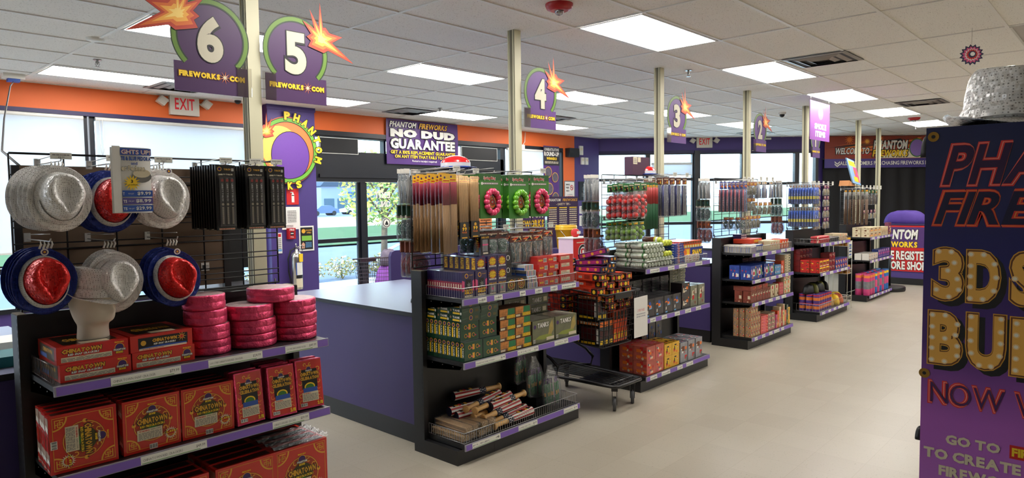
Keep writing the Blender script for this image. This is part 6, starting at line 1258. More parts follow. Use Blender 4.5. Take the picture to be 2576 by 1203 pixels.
FZ = carton('flat_pack', 0.17, 0.11, 0.022, PKBL, busy([LBLU, WHITE, RED, ORG, NAVY], 3), busy([WHITE, RED, BLU], 4), busy([ORG, WHITE, BLU, RED], 5)); FZ2 = carton('flat_pack', 0.14, 0.11, 0.022, PKW, busy([RED, ORG, GREY], 6), None, busy([RED, GREY, CREAM], 7))
grid(FZ, 'flat_pack', 'flat blue pack beside the silver tubes', 'firework pack', 5.615, 3.135, 1.0725, 1, 2, 8, .18, .12, .0232, 'flat blue packs', 1.0); grid(FZ2, 'flat_pack', 'flat white and red pack in front of the snap boxes', 'firework pack', 5.80, 3.135, 1.0725, 2, 1, 3, .15, .12, .0232, 'flat white packs', 1.0)
SNB = carton('snap_pack', 0.046, 0.05, 0.105, PKO, lambda F, w, h: (F.rect(w*.05, h*.35, w*.95, h*.65, YEL, 1), F.disc(w*.5, h*.5, w*.3, CREAM, 2, 8), F.disc(w*.5, h*.2, w*.35, RED, 2, 8), F.rect(w*.1, h*.75, w*.9, h*.95, BROWN, 1), F.text('SNAPS', w*.1, h*.06, w*.9, h*.14, WHITE, 3, .03, res=1)), lambda F, d, h: (F.rect(0, h*.5, d, h, RED, 1), F.rect(0, 0, d, h*.5, YEL, 1)))
t = thing('snap_display', 'blue open display tray of snap packs lettered SNAPS', 'display tray', (5.74, 3.155, 1.072)); m = MB(); m.box(0, .46, .0, .30, .085, .09, PKBL); m.box(.0, .46, 0, .004, 0.045, .135, PKBL); m.box(0, .46, .296, .30, 0, .20, PKBL)
m.add([(0, 0, .045), (0, .30, .045), (0, .30, .24), (0, .0, .135)], [(0, 1, 2, 3), (3, 2, 1, 0)], PKBL); m.build('tray', t); m = MB(); F = FF(m, 1, 1, 0, 0, .0, .0008); F.rect(.01, .05, .2, .13, ORG, 1); F.rect(.03, .06, .18, .12, YEL, 1.5); F.text('SNAPS', .24, .066, .43, .112, YEL, 3, .05, .1, out=BROWN, ow=.004); F.disc(.1, .09, .035, ORG, 2, 12); m.build('tray_print', t)
m = MB(); m.box(.005, .455, .005, .295, 0, .084, PKBL); m.build('tray_base', t)
for j in range(5):
    for i in range(9): one('snap_pack', SNB, 'orange and yellow snap pack, %s across, %s row' % (ORD[i], ('front', 'second', 'third', 'fourth', 'rear')[j]), 'snap pack', (5.755+i*0.049, 3.165+j*0.056, 1.1635), (0, 0, 0), 'snap packs in the blue tray')
# third unit, middle shelf
DK = M('dark_print', (38, 34, 40), .3, noise=.6, nscale=20, coat=.4)
W3 = carton('web_box', 0.15, 0.12, 0.16, DK, busy([LBLU, WHITE, BLU, ORG, BLACK], 11), None, None); W4 = carton('web_box', 0.15, 0.12, 0.12, DK, busy([WHITE, BLACK, ORG, CREAM, RED], 12)); W5 = carton('web_box', 0.17, 0.15, 0.22, M('pale_print', (130, 130, 110), .25, noise=.6, nscale=12), busy([CREAM, GREY, BROWN, RED, LGRN], 13))
grid(W3, 'web_box', 'dark box with a blue and white picture', 'firework box', 5.10, 3.13, 0.6415, 4, 2, 1, .158, .13, .16, 'blue picture boxes on the middle shelf'); grid(W4, 'web_box', 'black and white patterned box', 'firework box', 5.74, 3.13, 0.6415, 1, 1, 2, .155, .13, .1215, 'black and white boxes')
grid(W5, 'web_box', 'pale wrapped box at the open end of the middle shelf', 'firework box', 5.92, 3.13, 0.6415, 2, 1, 1, .165 if False else .18, .13, .1, 'pale wrapped boxes'.replace('pale', 'tall pale')) if False else grid(carton('web_box', 0.13, 0.15, 0.2, M('pale_print'), busy([CREAM, GREY, BROWN, RED, LGRN], 13)), 'web_box', 'pale film-wrapped box at the open end', 'firework box', 5.905, 3.13, 0.6415, 2, 1, 1, .155, .13, .1, 'tall pale boxes')
FLP = carton('flat_tray', 0.15, 0.13, 0.026, DK, busy([GREY, BROWN, DGRN], 14), None, None)
grid(FLP, 'flat_tray', 'dark flat tray pack at the back of the middle shelf', 'firework pack', 5.10, 3.36, 0.6415, 5, 1, 11, .16, .1, .0268, 'dark flat packs at the back', 0.8); grid(carton('flat_tray', 0.15, 0.13, 0.026, M('pale_print'), busy([CREAM, LGRN, GREY], 15)), 'flat_tray', 'pale flat pack at the back of the open end', 'firework pack', 5.92, 3.36, 0.6415, 2, 1, 14, .156, .1, .0268, 'pale flat packs at the back', 0.8)
# third unit, base
CBX = M('salmon_print', (190, 92, 76), .35, noise=.5, nscale=14); C3 = carton('cube_box', 0.14, 0.14, 0.125, CBX, busy([RED, CREAM, TEAL, ORG, PINK], 21), busy([RED, CREAM, ORG], 22), busy([RED, CREAM, PINK], 23))
grid(C3, 'cube_box', 'salmon red cube box', 'firework box', 5.11, 3.125, 0.1315, 2, 2, 2, .145, .145, .1265, 'red cube boxes on the base')
C4 = carton('spider_box', 0.13, 0.12, 0.11, PKY, busy([BLACK, ORG, RED, YEL, CREAM], 25), None, busy([BLACK, ORG], 26)); grid(C4, 'spider_box', 'yellow and black striped pack', 'firework box', 5.42, 3.13, 0.1315, 2, 2, 2, .135, .13, .112, 'yellow and black packs on the base')
C5 = carton('wrapped_box', 0.13, 0.13, 0.19, M('grey_film_print', (150, 150, 156), .22, noise=.5, nscale=10), busy([GREY, WHITE, RED, BROWN, ORG], 27), None, busy([WHITE, GREY, RED], 28)); grid(C5, 'wrapped_box', 'grey film-wrapped box', 'firework box', 5.71, 3.13, 0.1315, 3, 2, 1, .15, .14, .2, 'grey wrapped boxes on the base'); grid(carton('dark_wrap', 0.11, 0.11, 0.19, DK, busy([GREY, BLACK, BROWN, BLU], 29)), 'dark_wrapped_box', 'dark film-wrapped box at the back of the base', 'firework box', 5.44, 3.38, 0.1315, 3, 1, 2, .125, .11, .1915, 'dark wrapped boxes at the back')
# third unit, grid
HG = M('header_green', (50, 110, 60), .45, noise=.5, nscale=30); RBALL = M('ball_red', (220, 50, 46), .3, coat=.5, noise=.5, nscale=40); GBALL = M('ball_lime', (120, 160, 60), .35, noise=.6, nscale=40)
B1_ = Placer(bag(0.10, 0.30, 0.07, HG, RBALL, 6, 'balls', 0.027, nm='ball_bag')); B2_ = Placer(bag(0.095, 0.16, 0.035, HG, GBALL, 4, 'balls', 0.026, nm='ball_bag'))
for i in range(6):
    for j in range(2): B1_.put((5.03+j*0.105, 3.20+i*0.055, 1.52-0.006*(i % 3)), 'clear bag of red balls, %s peg, %s' % (('outer', 'inner')[j], depthw(i, 6)), (0, 0, math.radians((i*3+j) % 5-2)), 'red ball bags'); 
    for j in range(2): B2_.put((5.03+j*0.10, 3.22+i*0.053, 1.325-0.006*(i % 3)), 'clear bag of lime green balls, %s peg, %s' % (('outer', 'inner')[j], depthw(i, 6)), (0, 0, math.radians((i*3+j) % 5-2)), 'lime ball bags')
S1_ = Placer(stick_sleeve(0.045, 0.42, M('tube_red', (190, 60, 56), .4), M('tube_green', (60, 130, 90), .4), HG, 3, .45)); S2_ = Placer(bag(0.085, 0.36, 0.06, HD, M('pack_navy', (36, 40, 90), .35, noise=.6, nscale=40), 5, 'tube', 0.010, nm='tube_bag', fill2=M('pack_grey', (140, 140, 140), .4, noise=.5)))
for i in range(5):
    for j in range(3): S1_.put((5.255+i*0.05, 3.24+j*0.085, 1.40+0.004*(i % 2)), 'tall red and green stick sleeve, %s across, %s' % (ORD[i], depthw(j, 3)), (0, 0, 0.02*(i-2)), 'tall red and green sleeves')
for i in range(4):
    for j in range(4): S2_.put((5.56+i*0.118, 3.22+j*0.07, 1.51), 'bag of navy and grey tubes, %s across on the third grid, %s' % (ORD[i], depthw(j, 4)), (0, 0, 0.02*(i-2)), 'navy and grey tube bags')
for i, (x, z, tw) in enumerate(((5.08, 1.83, 0), (5.185, 1.83, 0), (5.3, 1.83, .06), (5.4, 1.83, 0), (5.62, 1.875, 0), (5.74, 1.875, .07), (5.86, 1.875, 0), (5.97, 1.875, .06), (5.08, 1.5, 0), (5.18, 1.5, .06))): peg(x, z, 3.21, 'chrome peg of the third grid, %s counted row by row' % ORD[i], tw, tagh=.04)
t = thing('box_display', 'purple display box turned backwards on top of the third grid', 'display box', (5.48, 3.50, 1.905)); m = MB(); m.box(0, .3, 0, .09, 0, .17, M('maroon_board', (72, 34, 62), .5)); m.build('box', t); m = MB(); F = FF(m, 1, 1); F.rect(.01, .10, .08, .165, CREAM, 1); F.rect(.09, .12, .14, .165, CREAM, 1); F.lines(.02, .11, .07, .155, 3, GREY, 2, 1); m.build('stickers', t)
# ---- fourth unit
PS = carton('striped_box', 0.042, 0.06, 0.085, PKW, lambda F, w, h: (F.rect(w*.1, h*.08, w*.3, h*.8, LILAC, 1), F.rect(w*.45, h*.08, w*.6, h*.8, GREY, 1), F.rect(w*.75, h*.1, w*.9, h*.8, LILAC, 1)), lambda F, d, h: ([F.rect(d*(.1+.22*k), h*.08, d*(.2+.22*k), h*.85, (BLU, GREY)[k % 2], 1) for k in range(4)]), lambda F, w, d: F.rect(w*.1, d*.1, w*.9, d*.9, WHITE, 1))
PS2 = carton('blue_striped_box', 0.042, 0.06, 0.085, PKBL, lambda F, w, h: F.rect(w*.1, h*.3, w*.9, h*.8, WHITE, 1), None, lambda F, w, d: F.rect(w*.1, d*.1, w*.9, d*.9, WHITE, 1))
grid(PS, 'striped_box', 'small white and lilac striped box at the upright', 'firework box', 7.275, 3.13, 1.0615, 3, 5, 1, .046, .064, .1, 'small striped boxes'); grid(PS2, 'striped_box', 'small blue and white box in the fenced tray', 'firework box', 7.42, 3.13, 1.0615, 4, 3, 1, .046, .064, .1, 'small blue boxes')
ORB = carton('orange_tray', 0.36, 0.2, 0.05, M('orange_red_tray', (220, 62, 30), .4), lambda F, w, h: F.text('SUPERIOR', w*.3, h*.2, w*.75, h*.8, YEL, 2, .05, res=1)); one('orange_tray', ORB, 'flat orange red tray pack on the fourth unit', 'firework tray', (7.56, 3.26, 1.148), (0, 0, .05)); m = MB(); m.box(0, .2, 0, .12, 0, .085, PKC); one('carton', m.mesh('carton'), 'cream carton holding up the orange tray', 'box', (7.66, 3.34, 1.0615))
grid(carton('mixed_pack', 0.07, 0.08, 0.11, PKC, busy([RED, ORG, WHITE, CREAM, PINK], 33, txt=None)), 'mixed_pack', 'cream and red mixed pack in the fenced tray', 'firework pack', 7.80, 3.13, 1.0615, 4, 2, 1, .076, .1, .1, 'cream and red packs'); grid(carton('mixed_pack', 0.07, 0.08, 0.11, PKO, busy([YEL, ORG, WHITE], 34)), 'mixed_pack', 'orange pack at the open end of the fenced tray', 'firework pack', 8.13, 3.13, 1.0615, 3, 2, 1, .08, .1, .1, 'orange end packs')
PB2 = carton('purple_tray', 0.16, 0.1, 0.026, PKP, lambda F, w, h: [F.rect(w*(.1+.3*k), h*.2, w*(.3+.3*k), h*.8, WHITE, 1) for k in range(3)]); grid(PB2, 'purple_tray', 'flat purple and white tray pack stacked high', 'firework pack', 7.62, 3.42 if False else 3.40, 1.148 if False else 1.0615, 1, 1, 7, .1, .1, .027, 'high purple tray packs')
HB = carton('house_box', 0.15, 0.12, 0.155, PKBL, lambda F, w, h: (F.poly([(w*.3, h*.25), (w*.7, h*.25), (w*.7, h*.6), (w*.5, h*.82), (w*.3, h*.6)], WHITE, 1), F.disc(w*.5, h*.45, w*.15, RED, 2, 9), F.rect(w*.06, h*.4, w*.22, h*.75, M('pale_pink', (220, 170, 190), .4), 1), F.rect(w*.76, h*.3, w*.9, h*.75, LGRN, 1), F.star(w*.32, h*.15, w*.06, w*.12, 8, ORG, 2), F.disc(w*.82, h*.86, w*.08, GDL, 1, 10)), busy([WHITE, RED, BLU], 41))
grid(HB, 'house_box', 'blue box with a little house picture', 'firework box', 7.265, 3.125, 0.7665, 2, 2, 1, .155, .13, .2, 'blue house-picture boxes'); grid(HB, 'house_box', 'blue house-picture box past the gap', 'firework box', 7.62, 3.125, 0.7665, 2, 2, 1, .152, .13, .2, 'blue house-picture boxes')
grid(carton('light_blue_box', 0.085, 0.1, 0.055, PKLB, busy([WHITE, BLU, WHITE, ORG], 43)), 'light_blue_box', 'small light blue box', 'firework box', 7.955, 3.13, 0.7665, 2, 2, 2, .088, .11, .0565, 'small light blue boxes'); grid(carton('red_cream_box', 0.08, 0.1, 0.15, PKO, busy([CREAM, RED, WHITE], 44)), 'red_cream_box', 'orange and cream box by the green-cream packs', 'firework box', 8.14, 3.13, 0.7665, 1, 2, 1, .1, .11, .1, 'orange and cream boxes')
grid(carton('cream_flat', 0.17, 0.12, 0.030, PKC, lambda F, w, h: (F.rect(w*.1, h*.2, w*.9, h*.8, DGRN, 1), F.rect(w*.2, h*.3, w*.7, h*.7, CREAM, 2))), 'cream_flat_pack', 'flat cream and green pack in the end column', 'firework pack', 8.255, 3.13, 0.7665, 1, 1, 7, .17, .13, .031, 'flat cream and green packs'); grid(carton('dark_flat', 0.17, 0.12, 0.030, DK, busy([GREY, DGRN], 46)), 'dark_flat_pack', 'dark flat pack behind the blue boxes', 'firework pack', 7.63, 3.385, 0.7665, 3, 1, 8, .18, .13, .031, 'dark flat packs on the upper middle shelf')
BRN = M('brown_print', (132, 66, 54), .4, noise=.5, nscale=20); grid(carton('brown_pack', 0.072, 0.09, 0.13, BRN, busy([BROWN, RED, CREAM, PKN], 51), busy([BROWN, CREAM], 52)), 'brown_pack', 'brown and red pack on the lower middle shelf', 'firework pack', 7.27, 3.125, 0.5115, 7, 2, 1, .078, .1, .1, 'brown and red packs'); grid(carton('brown_lid', 0.15, 0.2, 0.05, BRN, busy([BROWN, YEL, RED], 53)), 'brown_pack', 'brown pack lying on the standing brown ones', 'firework pack', 7.275, 3.13, 0.643, 3, 1, 1, .16, .1, .05, 'lying brown packs')
grid(carton('cream_standing', 0.10, 0.06, 0.14, PKC, busy([BROWN, CREAM, RED, WHITE], 54)), 'cream_standing_pack', 'cream and brown standing pack', 'firework pack', 7.83, 3.13, 0.5115, 2, 2, 1, .13, .1, .1, 'cream standing packs'); grid(carton('redstack', 0.06, 0.08, 0.036, PKR, busy([CREAM, BROWN, PINK], 55)), 'small_red_pack', 'small red pack in the low stacks', 'firework pack', 8.06 if False else 8.085, 3.13, 0.5115, 2, 1, 4, .063, .1, .0365, 'small red packs'); grid(carton('cream_box', 0.10, 0.10, 0.11, PKC, busy([GRN, CREAM, ORG, PINK], 56)), 'cream_picture_box', 'cream picture box at the open end', 'firework box', 8.23, 3.13, 0.5115, 2, 1, 2, .105, .1, .1115, 'cream picture boxes')
CAN = M('can_print', (176, 140, 104), .3, .3, noise=.6, nscale=40)
def can(r, h, mt, band, top):
    m = MB(); m.lathe([(r*.96, 0), (r, .004), (r, h-.004), (r*.96, h)], mt, 14); m.lathe([(r*1.01, h*.3), (r*1.01, h*.65)], band, 14, capb=False, capt=False); m.lathe([(r*1.005, h*.82), (r*1.005, h*.94)], top, 14, capb=False, capt=False); return m.mesh('firework_can')
CN = carton('multi_box', 0.062, 0.06, 0.088, CAN, busy([RED, BROWN, CREAM, GREY, YEL], 61), busy([RED, CREAM, GREY], 62)); grid(CN, 'small_picture_box', 'small cream and red picture box', 'firework box', 7.265, 3.125, 0.1265, 4, 3, 4, .066, .07, .089, 'small picture boxes', .8, skip=lambda i, j, k: k == 3 and i > 2)
grid(carton('salmon_strip', 0.19, 0.05, 0.033, M('salmon_pack', (226, 110, 100), .4), busy([PINK, CREAM, RED], 63)), 'salmon_pack', 'flat salmon pink pack', 'firework pack', 7.54, 3.12, 0.1265, 1, 3, 6, .2, .055, .034, 'flat salmon packs'); grid(carton('taupe', 0.1, 0.09, 0.05, M('taupe_print', (150, 130, 104), .4, noise=.5), busy([CREAM, BROWN, PINK], 64)), 'taupe_pack', 'taupe and pink pack', 'firework pack', 7.76, 3.13, 0.1265, 2, 2, 4, .105, .1, .051, 'taupe packs', .8)
for i, (c_, h_) in enumerate(((PKK, .16), (PKO, .2), (PKC, .24), (PKR, .2), (PKC, .26), (PKO, .18), (PKG, .24), (PKY, .2))): one('tall_pack', carton('tall%d' % i, 0.052, 0.08, h_, c_, busy([YEL, RED, CREAM, GRN, ORG], 70+i)), 'tall standing pack, %s from the taupe ones on the base' % ORD[i], 'firework pack', (7.985+i*.056, 3.13, 0.1265), (0, 0, 0.01*(i % 3)), 'tall standing packs of the fourth unit')
# fourth unit, grid
S3_ = Placer(bag(0.085, 0.34, 0.08, M('header_blue', (70, 80, 160), .45, noise=.5, nscale=30), M('pack_red_blue', (150, 70, 80), .4, noise=.7, nscale=30), 4, 'tube', .011, nm='tube_bag', fill2=M('pack_sky', (70, 130, 190), .4, noise=.4))); S4_ = Placer(bag(0.10, 0.15, 0.04, M('header_orange', (170, 100, 60), .5, noise=.5, nscale=30), M('pack_sand', (150, 130, 90), .5, noise=.6), 8, 'sticks', .009, fill2=M('pack_olive', (90, 90, 60), .5)))
S5_ = Placer(bag(0.09, 0.20, 0.03, PKW, M('pack_white_blue', (190, 190, 200), .4, noise=.3), 6, 'sticks', .010, fill2=BLU, nm='small_bag')); CG2 = Placer(bag(0.12, 0.14, 0.03, HD, COILG, 10, 'coil', nm='coil_bag'))
for i in range(7):
    for j in range(1): S3_.put((7.235, 3.20+i*.046, 1.515), 'blue-headed bag of red and blue tubes on the fourth grid, %s' % depthw(i, 7), (0, 0, .02*(i % 3)), 'blue-headed tube bags')
for i in range(3):
    for j in range(3): S4_.put((7.345+i*.105, 3.23+j*.09, 1.70), 'sand coloured small bag, upper row, %s across, %s' % (ORD[i], depthw(j, 3)), (0, 0, 0), 'sand coloured bags'); S5_.put((7.68+i*.17, 3.23+j*.09, 1.66), 'white and blue bag on the fourth grid, %s across, %s' % (ORD[i], depthw(j, 3)), (0, 0, 0), 'white and blue bags')
    S4_.put((7.345+i*.105, 3.25, 1.52), 'sand coloured small bag, second row of the fourth grid, %s across' % ORD[i], (0, 0, 0), 'sand coloured bags')
for i in range(4): CG2.put((7.22+.02*(i % 2), 3.22+i*.07, 1.32), 'teal coil bag low on the fourth grid, %s' % depthw(i, 4), (0, 0, 0), 'teal coil bags low on the fourth grid'); S4_.put((7.38+i*.11, 3.25, 1.32), 'sand coloured small bag, lowest row of the fourth grid, %s across' % ORD[i], (0, 0, 0), 'sand coloured bags'); S4_.put((7.69+i*.14, 3.28, 1.47), 'sand coloured bag under the white and blue ones, %s across' % ORD[i], (0, 0, 0), 'sand coloured bags')
for i, (x, z) in enumerate(((7.28, 1.85), (7.4, 1.85), (7.5, 1.85), (7.73, 1.86), (7.9, 1.86), (8.07, 1.86))): peg(x, z, 3.22, 'chrome peg of the fourth grid, %s along the top' % ORD[i], .06, tagh=.05)
# ---- fifth unit
RLM = M('red_tube_wrap', (190, 60, 66), .4, noise=.4, nscale=40); RL = tube_pack(0.12, 0.017, RLM, CREAM, RLM).mesh('tube')
for k in range(3):
    for i in range(11): one('red_roll', RL, 'small red wrapped tube, %s layer, %s across' % (tier(k, 3), ORD[i]), 'firework tube', (9.46+i*.036+.018*(k % 2), 3.125, 1.0475+.0175+k*.031), (0, 0, 0), 'small red wrapped tubes')
GT = tube_pack(0.13, 0.017, M('grey_tube_wrap', (150, 146, 140), .3, .3, noise=.5, nscale=40), BROWN, BLACK).mesh('tube')
for k in range(2):
    for i in range(10): one('grey_roll', GT, 'grey wrapped tube, %s layer, %s across' % (('lower', 'upper')[k], ORD[i]), 'firework tube', (9.90+i*.037+.018*k, 3.13, 1.0475+.0175+k*.031), (0, 0, .05*(i % 3)), 'grey wrapped tubes')
grid(carton('mix5', 0.10, 0.1, 0.03, PKC, busy([ORG, CREAM, PINK, RED], 81), None, busy([ORG, CREAM, BROWN], 82)), 'mixed_flat_pack', 'cream and orange flat pack past the grey tubes', 'firework pack', 10.29, 3.13, 1.0475, 3, 2, 3, .11, .11, .031, 'cream and orange flat packs', 2)
for i in range(5): m = MB(); lump(m, 0, 0, 0, .06, .05, .05, BLACK, 90+i); one('dark_bag', m.mesh('dark_bag'), 'small dark bag behind the red tubes, %s across' % ORD[i], 'bag', (9.75+i*.12, 3.36, 1.046), (0, 0, i), 'small dark bags')
RW = carton('red_window_box', 0.125, 0.12, 0.085, PKR, lambda F, w, h: (F.rect(w*.08, h*.12, w*.92, h*.88, YEL, 1), F.rect(w*.12, h*.18, w*.88, h*.66, BROWN, 1.5), F.disc(w*.5, h*.38, h*.2, RED, 2, 9), F.rect(w*.1, h*.02, w*.9, h*.1, WHITE, 2)), busy([RED, YEL, BROWN], 83)); grid(RW, 'red_window_box', 'red box with a yellow framed picture', 'firework box', 9.45, 3.125, 0.6515, 3, 2, 2, .13, .13, .0865, 'red and yellow framed boxes')
RD5 = carton('dark_red_box', 0.115, 0.12, 0.08, M('dark_red_print5', (120, 34, 34), .3, noise=.5, nscale=20), busy([RED, BROWN, CREAM], 84)); grid(RD5, 'dark_red_box', 'dark red box behind and above the framed ones', 'firework box', 9.46, 3.385, 0.6515, 4, 1, 4, .12, .1, .0815, 'dark red boxes'); grid(RD5, 'dark_red_box', 'dark red box past the framed ones', 'firework box', 9.86, 3.13, 0.6515, 2, 1, 3, .12, .1, .0815, 'dark red boxes')
grid(carton('blue_yel', 0.10, 0.1, 0.07, PKBL, busy([YEL, WHITE, RED], 85)), 'blue_yellow_box', 'blue and yellow box at the open end of the fifth unit', 'firework box', 10.12, 3.13, 0.6515, 5, 1, 2, .104, .1, .0715, 'blue and yellow boxes')
PCN = can(0.044, 0.115, M('purple_can', (86, 52, 130), .3, noise=.3), M('can_orange', (224, 120, 50), .35, noise=.4), RED)
for k in range(2):
    for i in range(6):
        for j in range(3): one('round_can', PCN, 'round purple can with an orange picture, %s layer, %s across, %s' % (('lower', 'upper')[k], ORD[i], depthw(j, 3)), 'firework can', (9.50+i*.093, 3.175+j*.093, 0.1265+k*.116), (0, 0, i+j), 'round purple cans')
for i in range(6): m = MB(); lump(m, 0, 0, 0, .10, .07, .14, (M('gold_bag', (190, 160, 90), .3, .3, noise=.6, nscale=20), M('orange_bag', (200, 90, 50), .3, noise=.5), YEL)[i % 3], 100+i); one('foil_bag', m.mesh('foil_bag'), 'crumpled foil bag of novelties, %s towards the open end' % ORD[i], 'bag', (10.11+i*.095, 3.22+.05*(i % 2), 0.1265), (0, 0, i), 'crumpled foil bags')
for i in range(5): m = MB(); lump(m, 0, 0, 0, .12, .06, .12, (BLACK, M('olive_bag', (96, 96, 40), .4, noise=.5))[i % 2], 110+i); one('dark_bag', m.mesh('dark_bag'), 'dark bag lying on the purple cans, %s across' % ORD[i], 'bag', (9.55+i*.14, 3.30, 0.36), (0, 0, i), 'dark bags on the cans')
BLT = M('tube_blue', (60, 96, 190), .3, noise=.25, nscale=30); S6_ = Placer(bag(0.075, 0.27, 0.045, M('header_pale', (180, 190, 205), .4), BLT, 3, 'tube', .0125, nm='tube_bag', fill2=None))
YB5 = M('tube_yellow_band', (230, 215, 60), .4)
o_ = [c for c in S6_.r.children if c.name.startswith('contents')][0]; m = MB()
for k in range(3): x_ = .075*(k+.5)/3; m.lathe([(.0132, .07), (.0132, .11)], YB5, 8, (x_, .008, 0), capb=False, capt=False)
m.build('yellow_band', S6_.r)
for i in range(10):
    for k in range(2):
        for j in range(2): S6_.put((9.36+j*0.085, 3.17+i*.036, 1.575-.305*k), 'bag of blue tubes with yellow bands, %s row, %s peg, %s' % (('upper', 'lower')[k], ('outer', 'inner')[j], depthw(i, 10)), (0, 0, .02*(i % 3)), 'blue tube bags')
S7_ = Placer(bag(0.10, 0.15, 0.05, M('header_violet', (130, 60, 120), .45, noise=.4), M('pack_mix', (170, 150, 120), .4, noise=.6, nscale=30), 7, 'sticks', .010, fill2=M('pack_gold', (200, 170, 60), .4)))
for k in range(4):
    for i in range(4): S7_.put((9.60+i*.19, 3.25+.02*(i % 2), 1.69-.155*k), 'violet-headed mixed bag, %s row from the top, %s across' % (ORD[k], ORD[i]), (0, 0, .03*(i-1)), 'violet-headed bags of the fifth grid')
for i, x in enumerate((9.4, 9.49, 9.65, 9.84, 10.03, 10.22)): peg(x, 1.83, 3.22, 'chrome peg of the fifth grid, %s along the top' % ORD[i], .07, tagh=.05)
# white wire stand at the end of the fifth unit and on the fourth
WW = M('white_wire', (214, 210, 196), .4)
def wire_stand(x, z0, z1, label, n=4):
    t = thing('wire_stand', label, 'wire rack', (x, 3.14, 0)); w_, d_ = .20, .26; m = MB()
    for a, b in ((0, 0), (w_, 0), (0, d_), (w_, d_)): m.tube([(a, b, z0), (a, b, z1)], .004, WW, 5)
    m.build('frame', t)
    for k in range(n):
        z = z0+.12+(z1-z0-.2)*k/max(1, n-1); m = MB()
        for zz in (z, z+.07): m.tube([(0, 0, zz), (w_, 0, zz), (w_, d_, zz), (0, d_, zz)], .003, WW, 4, closed=True)
        for q in range(6): m.tube([(w_*q/5, 0, z+.07), (w_*q/5, 0, z), (w_*q/5, d_, z), (w_*q/5, d_, z+.07)], .002, WW, 4)
        for q in range(5): m.tube([(0, d_*q/4, z+.07), (0, d_*q/4, z), (w_, d_*q/4, z), (w_, d_*q/4, z+.07)], .002, WW, 4)
        m.build('basket', t)
    m = MB(); m.box(.03, .17, -.006, -.002, z1-.26, z1-.02, LABELW); F = FF(m, 1, 1, .03, -.006, z1-.26); [F.rect(.01, .01+.08*q, .13, .02+.08*q, GRN, 1) for q in range(3)]; F.lines(.02, .03, .12, .22, 4, BLU, 1, 4); m.build('price_card', t); return t
wire_stand(10.69, 0.005, 1.02, 'white wire stand with price card between the fifth and sixth units', 3)
GJ = can(0.035, 0.13, M('amber_pack', (180, 120, 40), .35, noise=.5), BROWN, YEL)
for k in range(2):
    for i in range(2):
        for j in range(3): one('amber_pack', GJ, 'amber pack in the white wire stand, %s basket, %s across, %s' % (('middle', 'top')[k], ORD[i], depthw(j, 3)), 'firework pack', (10.745+i*.085, 3.18+j*.08, .5255+.41*k+.0), (0, 0, 0), 'amber packs in the white wire stand')
# ---- sixth unit
CR = carton('cream_six', 0.22, 0.12, 0.075, PKC, lambda F, w, h: (F.disc(w*.2, h*.35, h*.2, RED, 1, 9), F.rect(w*.35, h*.2, w*.9, h*.5, GDL, 1), F.rect(w*.35, h*.6, w*.8, h*.8, BROWN, 1)), busy([CREAM, BROWN], 91)); grid(CR, 'cream_box', 'cream and gold box of the sixth unit', 'firework box', 11.71, 3.125, 1.0215, 3, 2, 2, .226, .13, .0765, 'cream and gold boxes'); grid(carton('cream_tall', 0.09, 0.1, 0.14, PKC, busy([GDL, CREAM, BROWN], 92)), 'cream_box', 'standing cream box past the lying ones', 'firework box', 12.42, 3.125, 1.0215, 4, 1, 1, .095, .1, .1, 'standing cream boxes'); grid(carton('viol', 0.16, 0.06, 0.2, M('violet_print', (110, 50, 80), .4, noise=.4), busy([WHITE, ORG, YEL], 93)), 'violet_box', 'violet box with a white picture at the far end', 'firework box', 12.82, 3.125, 1.0215, 1, 1, 1, .1, .1, .1, 'violet boxes')
grid(carton('bw', 0.12, 0.1, 0.05, PKW, busy([BLACK, BLACK, GREY, YEL], 94)), 'speckled_pack', 'black and white speckled pack', 'firework pack', 11.72, 3.13, 0.6565, 4, 2, 2, .13, .11, .051, 'speckled packs'); grid(carton('bluetin', 0.10, 0.1, 0.14, PKBL, busy([PINK, WHITE, LBLU, RED], 95)), 'blue_pack', 'blue and pink pack on the middle shelf of the sixth unit', 'firework pack', 12.26, 3.13, 0.6565, 6, 1, 1, .115, .1, .1, 'blue and pink packs')
P6 = can(0.048, 0.34, M('pink_tube', (206, 66, 124), .35, noise=.3, nscale=10), M('tube_grey_band', (120, 120, 124), .3, noise=.5), M('tube_orange', (230, 130, 60), .4)); B6 = can(0.048, 0.34, M('blue_tube', (40, 110, 190), .35, noise=.3, nscale=10), PINK, YEL)
for i in range(9):
    for j in range(2): one('large_tube', P6 if i < 3 else (B6 if i % 2 or i > 6 else P6), 'tall %s tube on the base of the sixth unit, %s across, %s' % ('pink' if i < 3 or not (i % 2 or i > 6) else 'blue', ORD[i], ('front', 'rear')[j]), 'firework tube', (11.78+i*.135, 3.17+j*.12, 0.0915), (0, 0, i*.7+j), 'tall pink and blue tubes')
LG_ = Placer(stick_sleeve(0.12, 0.58, M('stick_grey_top', (150, 146, 140), .5), M('long_brown_stick', (116, 92, 74), .5, noise=.4), PKB, 6, 0.3))
for i in range(1):
    for j in range(6): LG_.put((11.62, 3.16+j*.062, 1.22), 'long brown stick sleeve on the sixth grid, %s' % depthw(j, 6), (0, 0, 0), 'long brown stick sleeves')
S8_ = Placer(bag(0.14, 0.24, 0.05, HG, M('pack_dark_flame', (90, 70, 40), .4, noise=.7, nscale=30), 7, 'sticks', .014, fill2=BLACK))
for i in range(4): S8_.put((11.82+i*.2, 3.24, 1.53), 'dark flame pack at the far end of the sixth grid, %s across' % ORD[i], (0, 0, 0), 'dark flame packs'); S7_.put((11.86+i*.2, 3.26, 1.30), 'pale mixed bag below the dark flame packs, %s across' % ORD[i], (0, 0, 0), 'pale bags of the sixth grid')
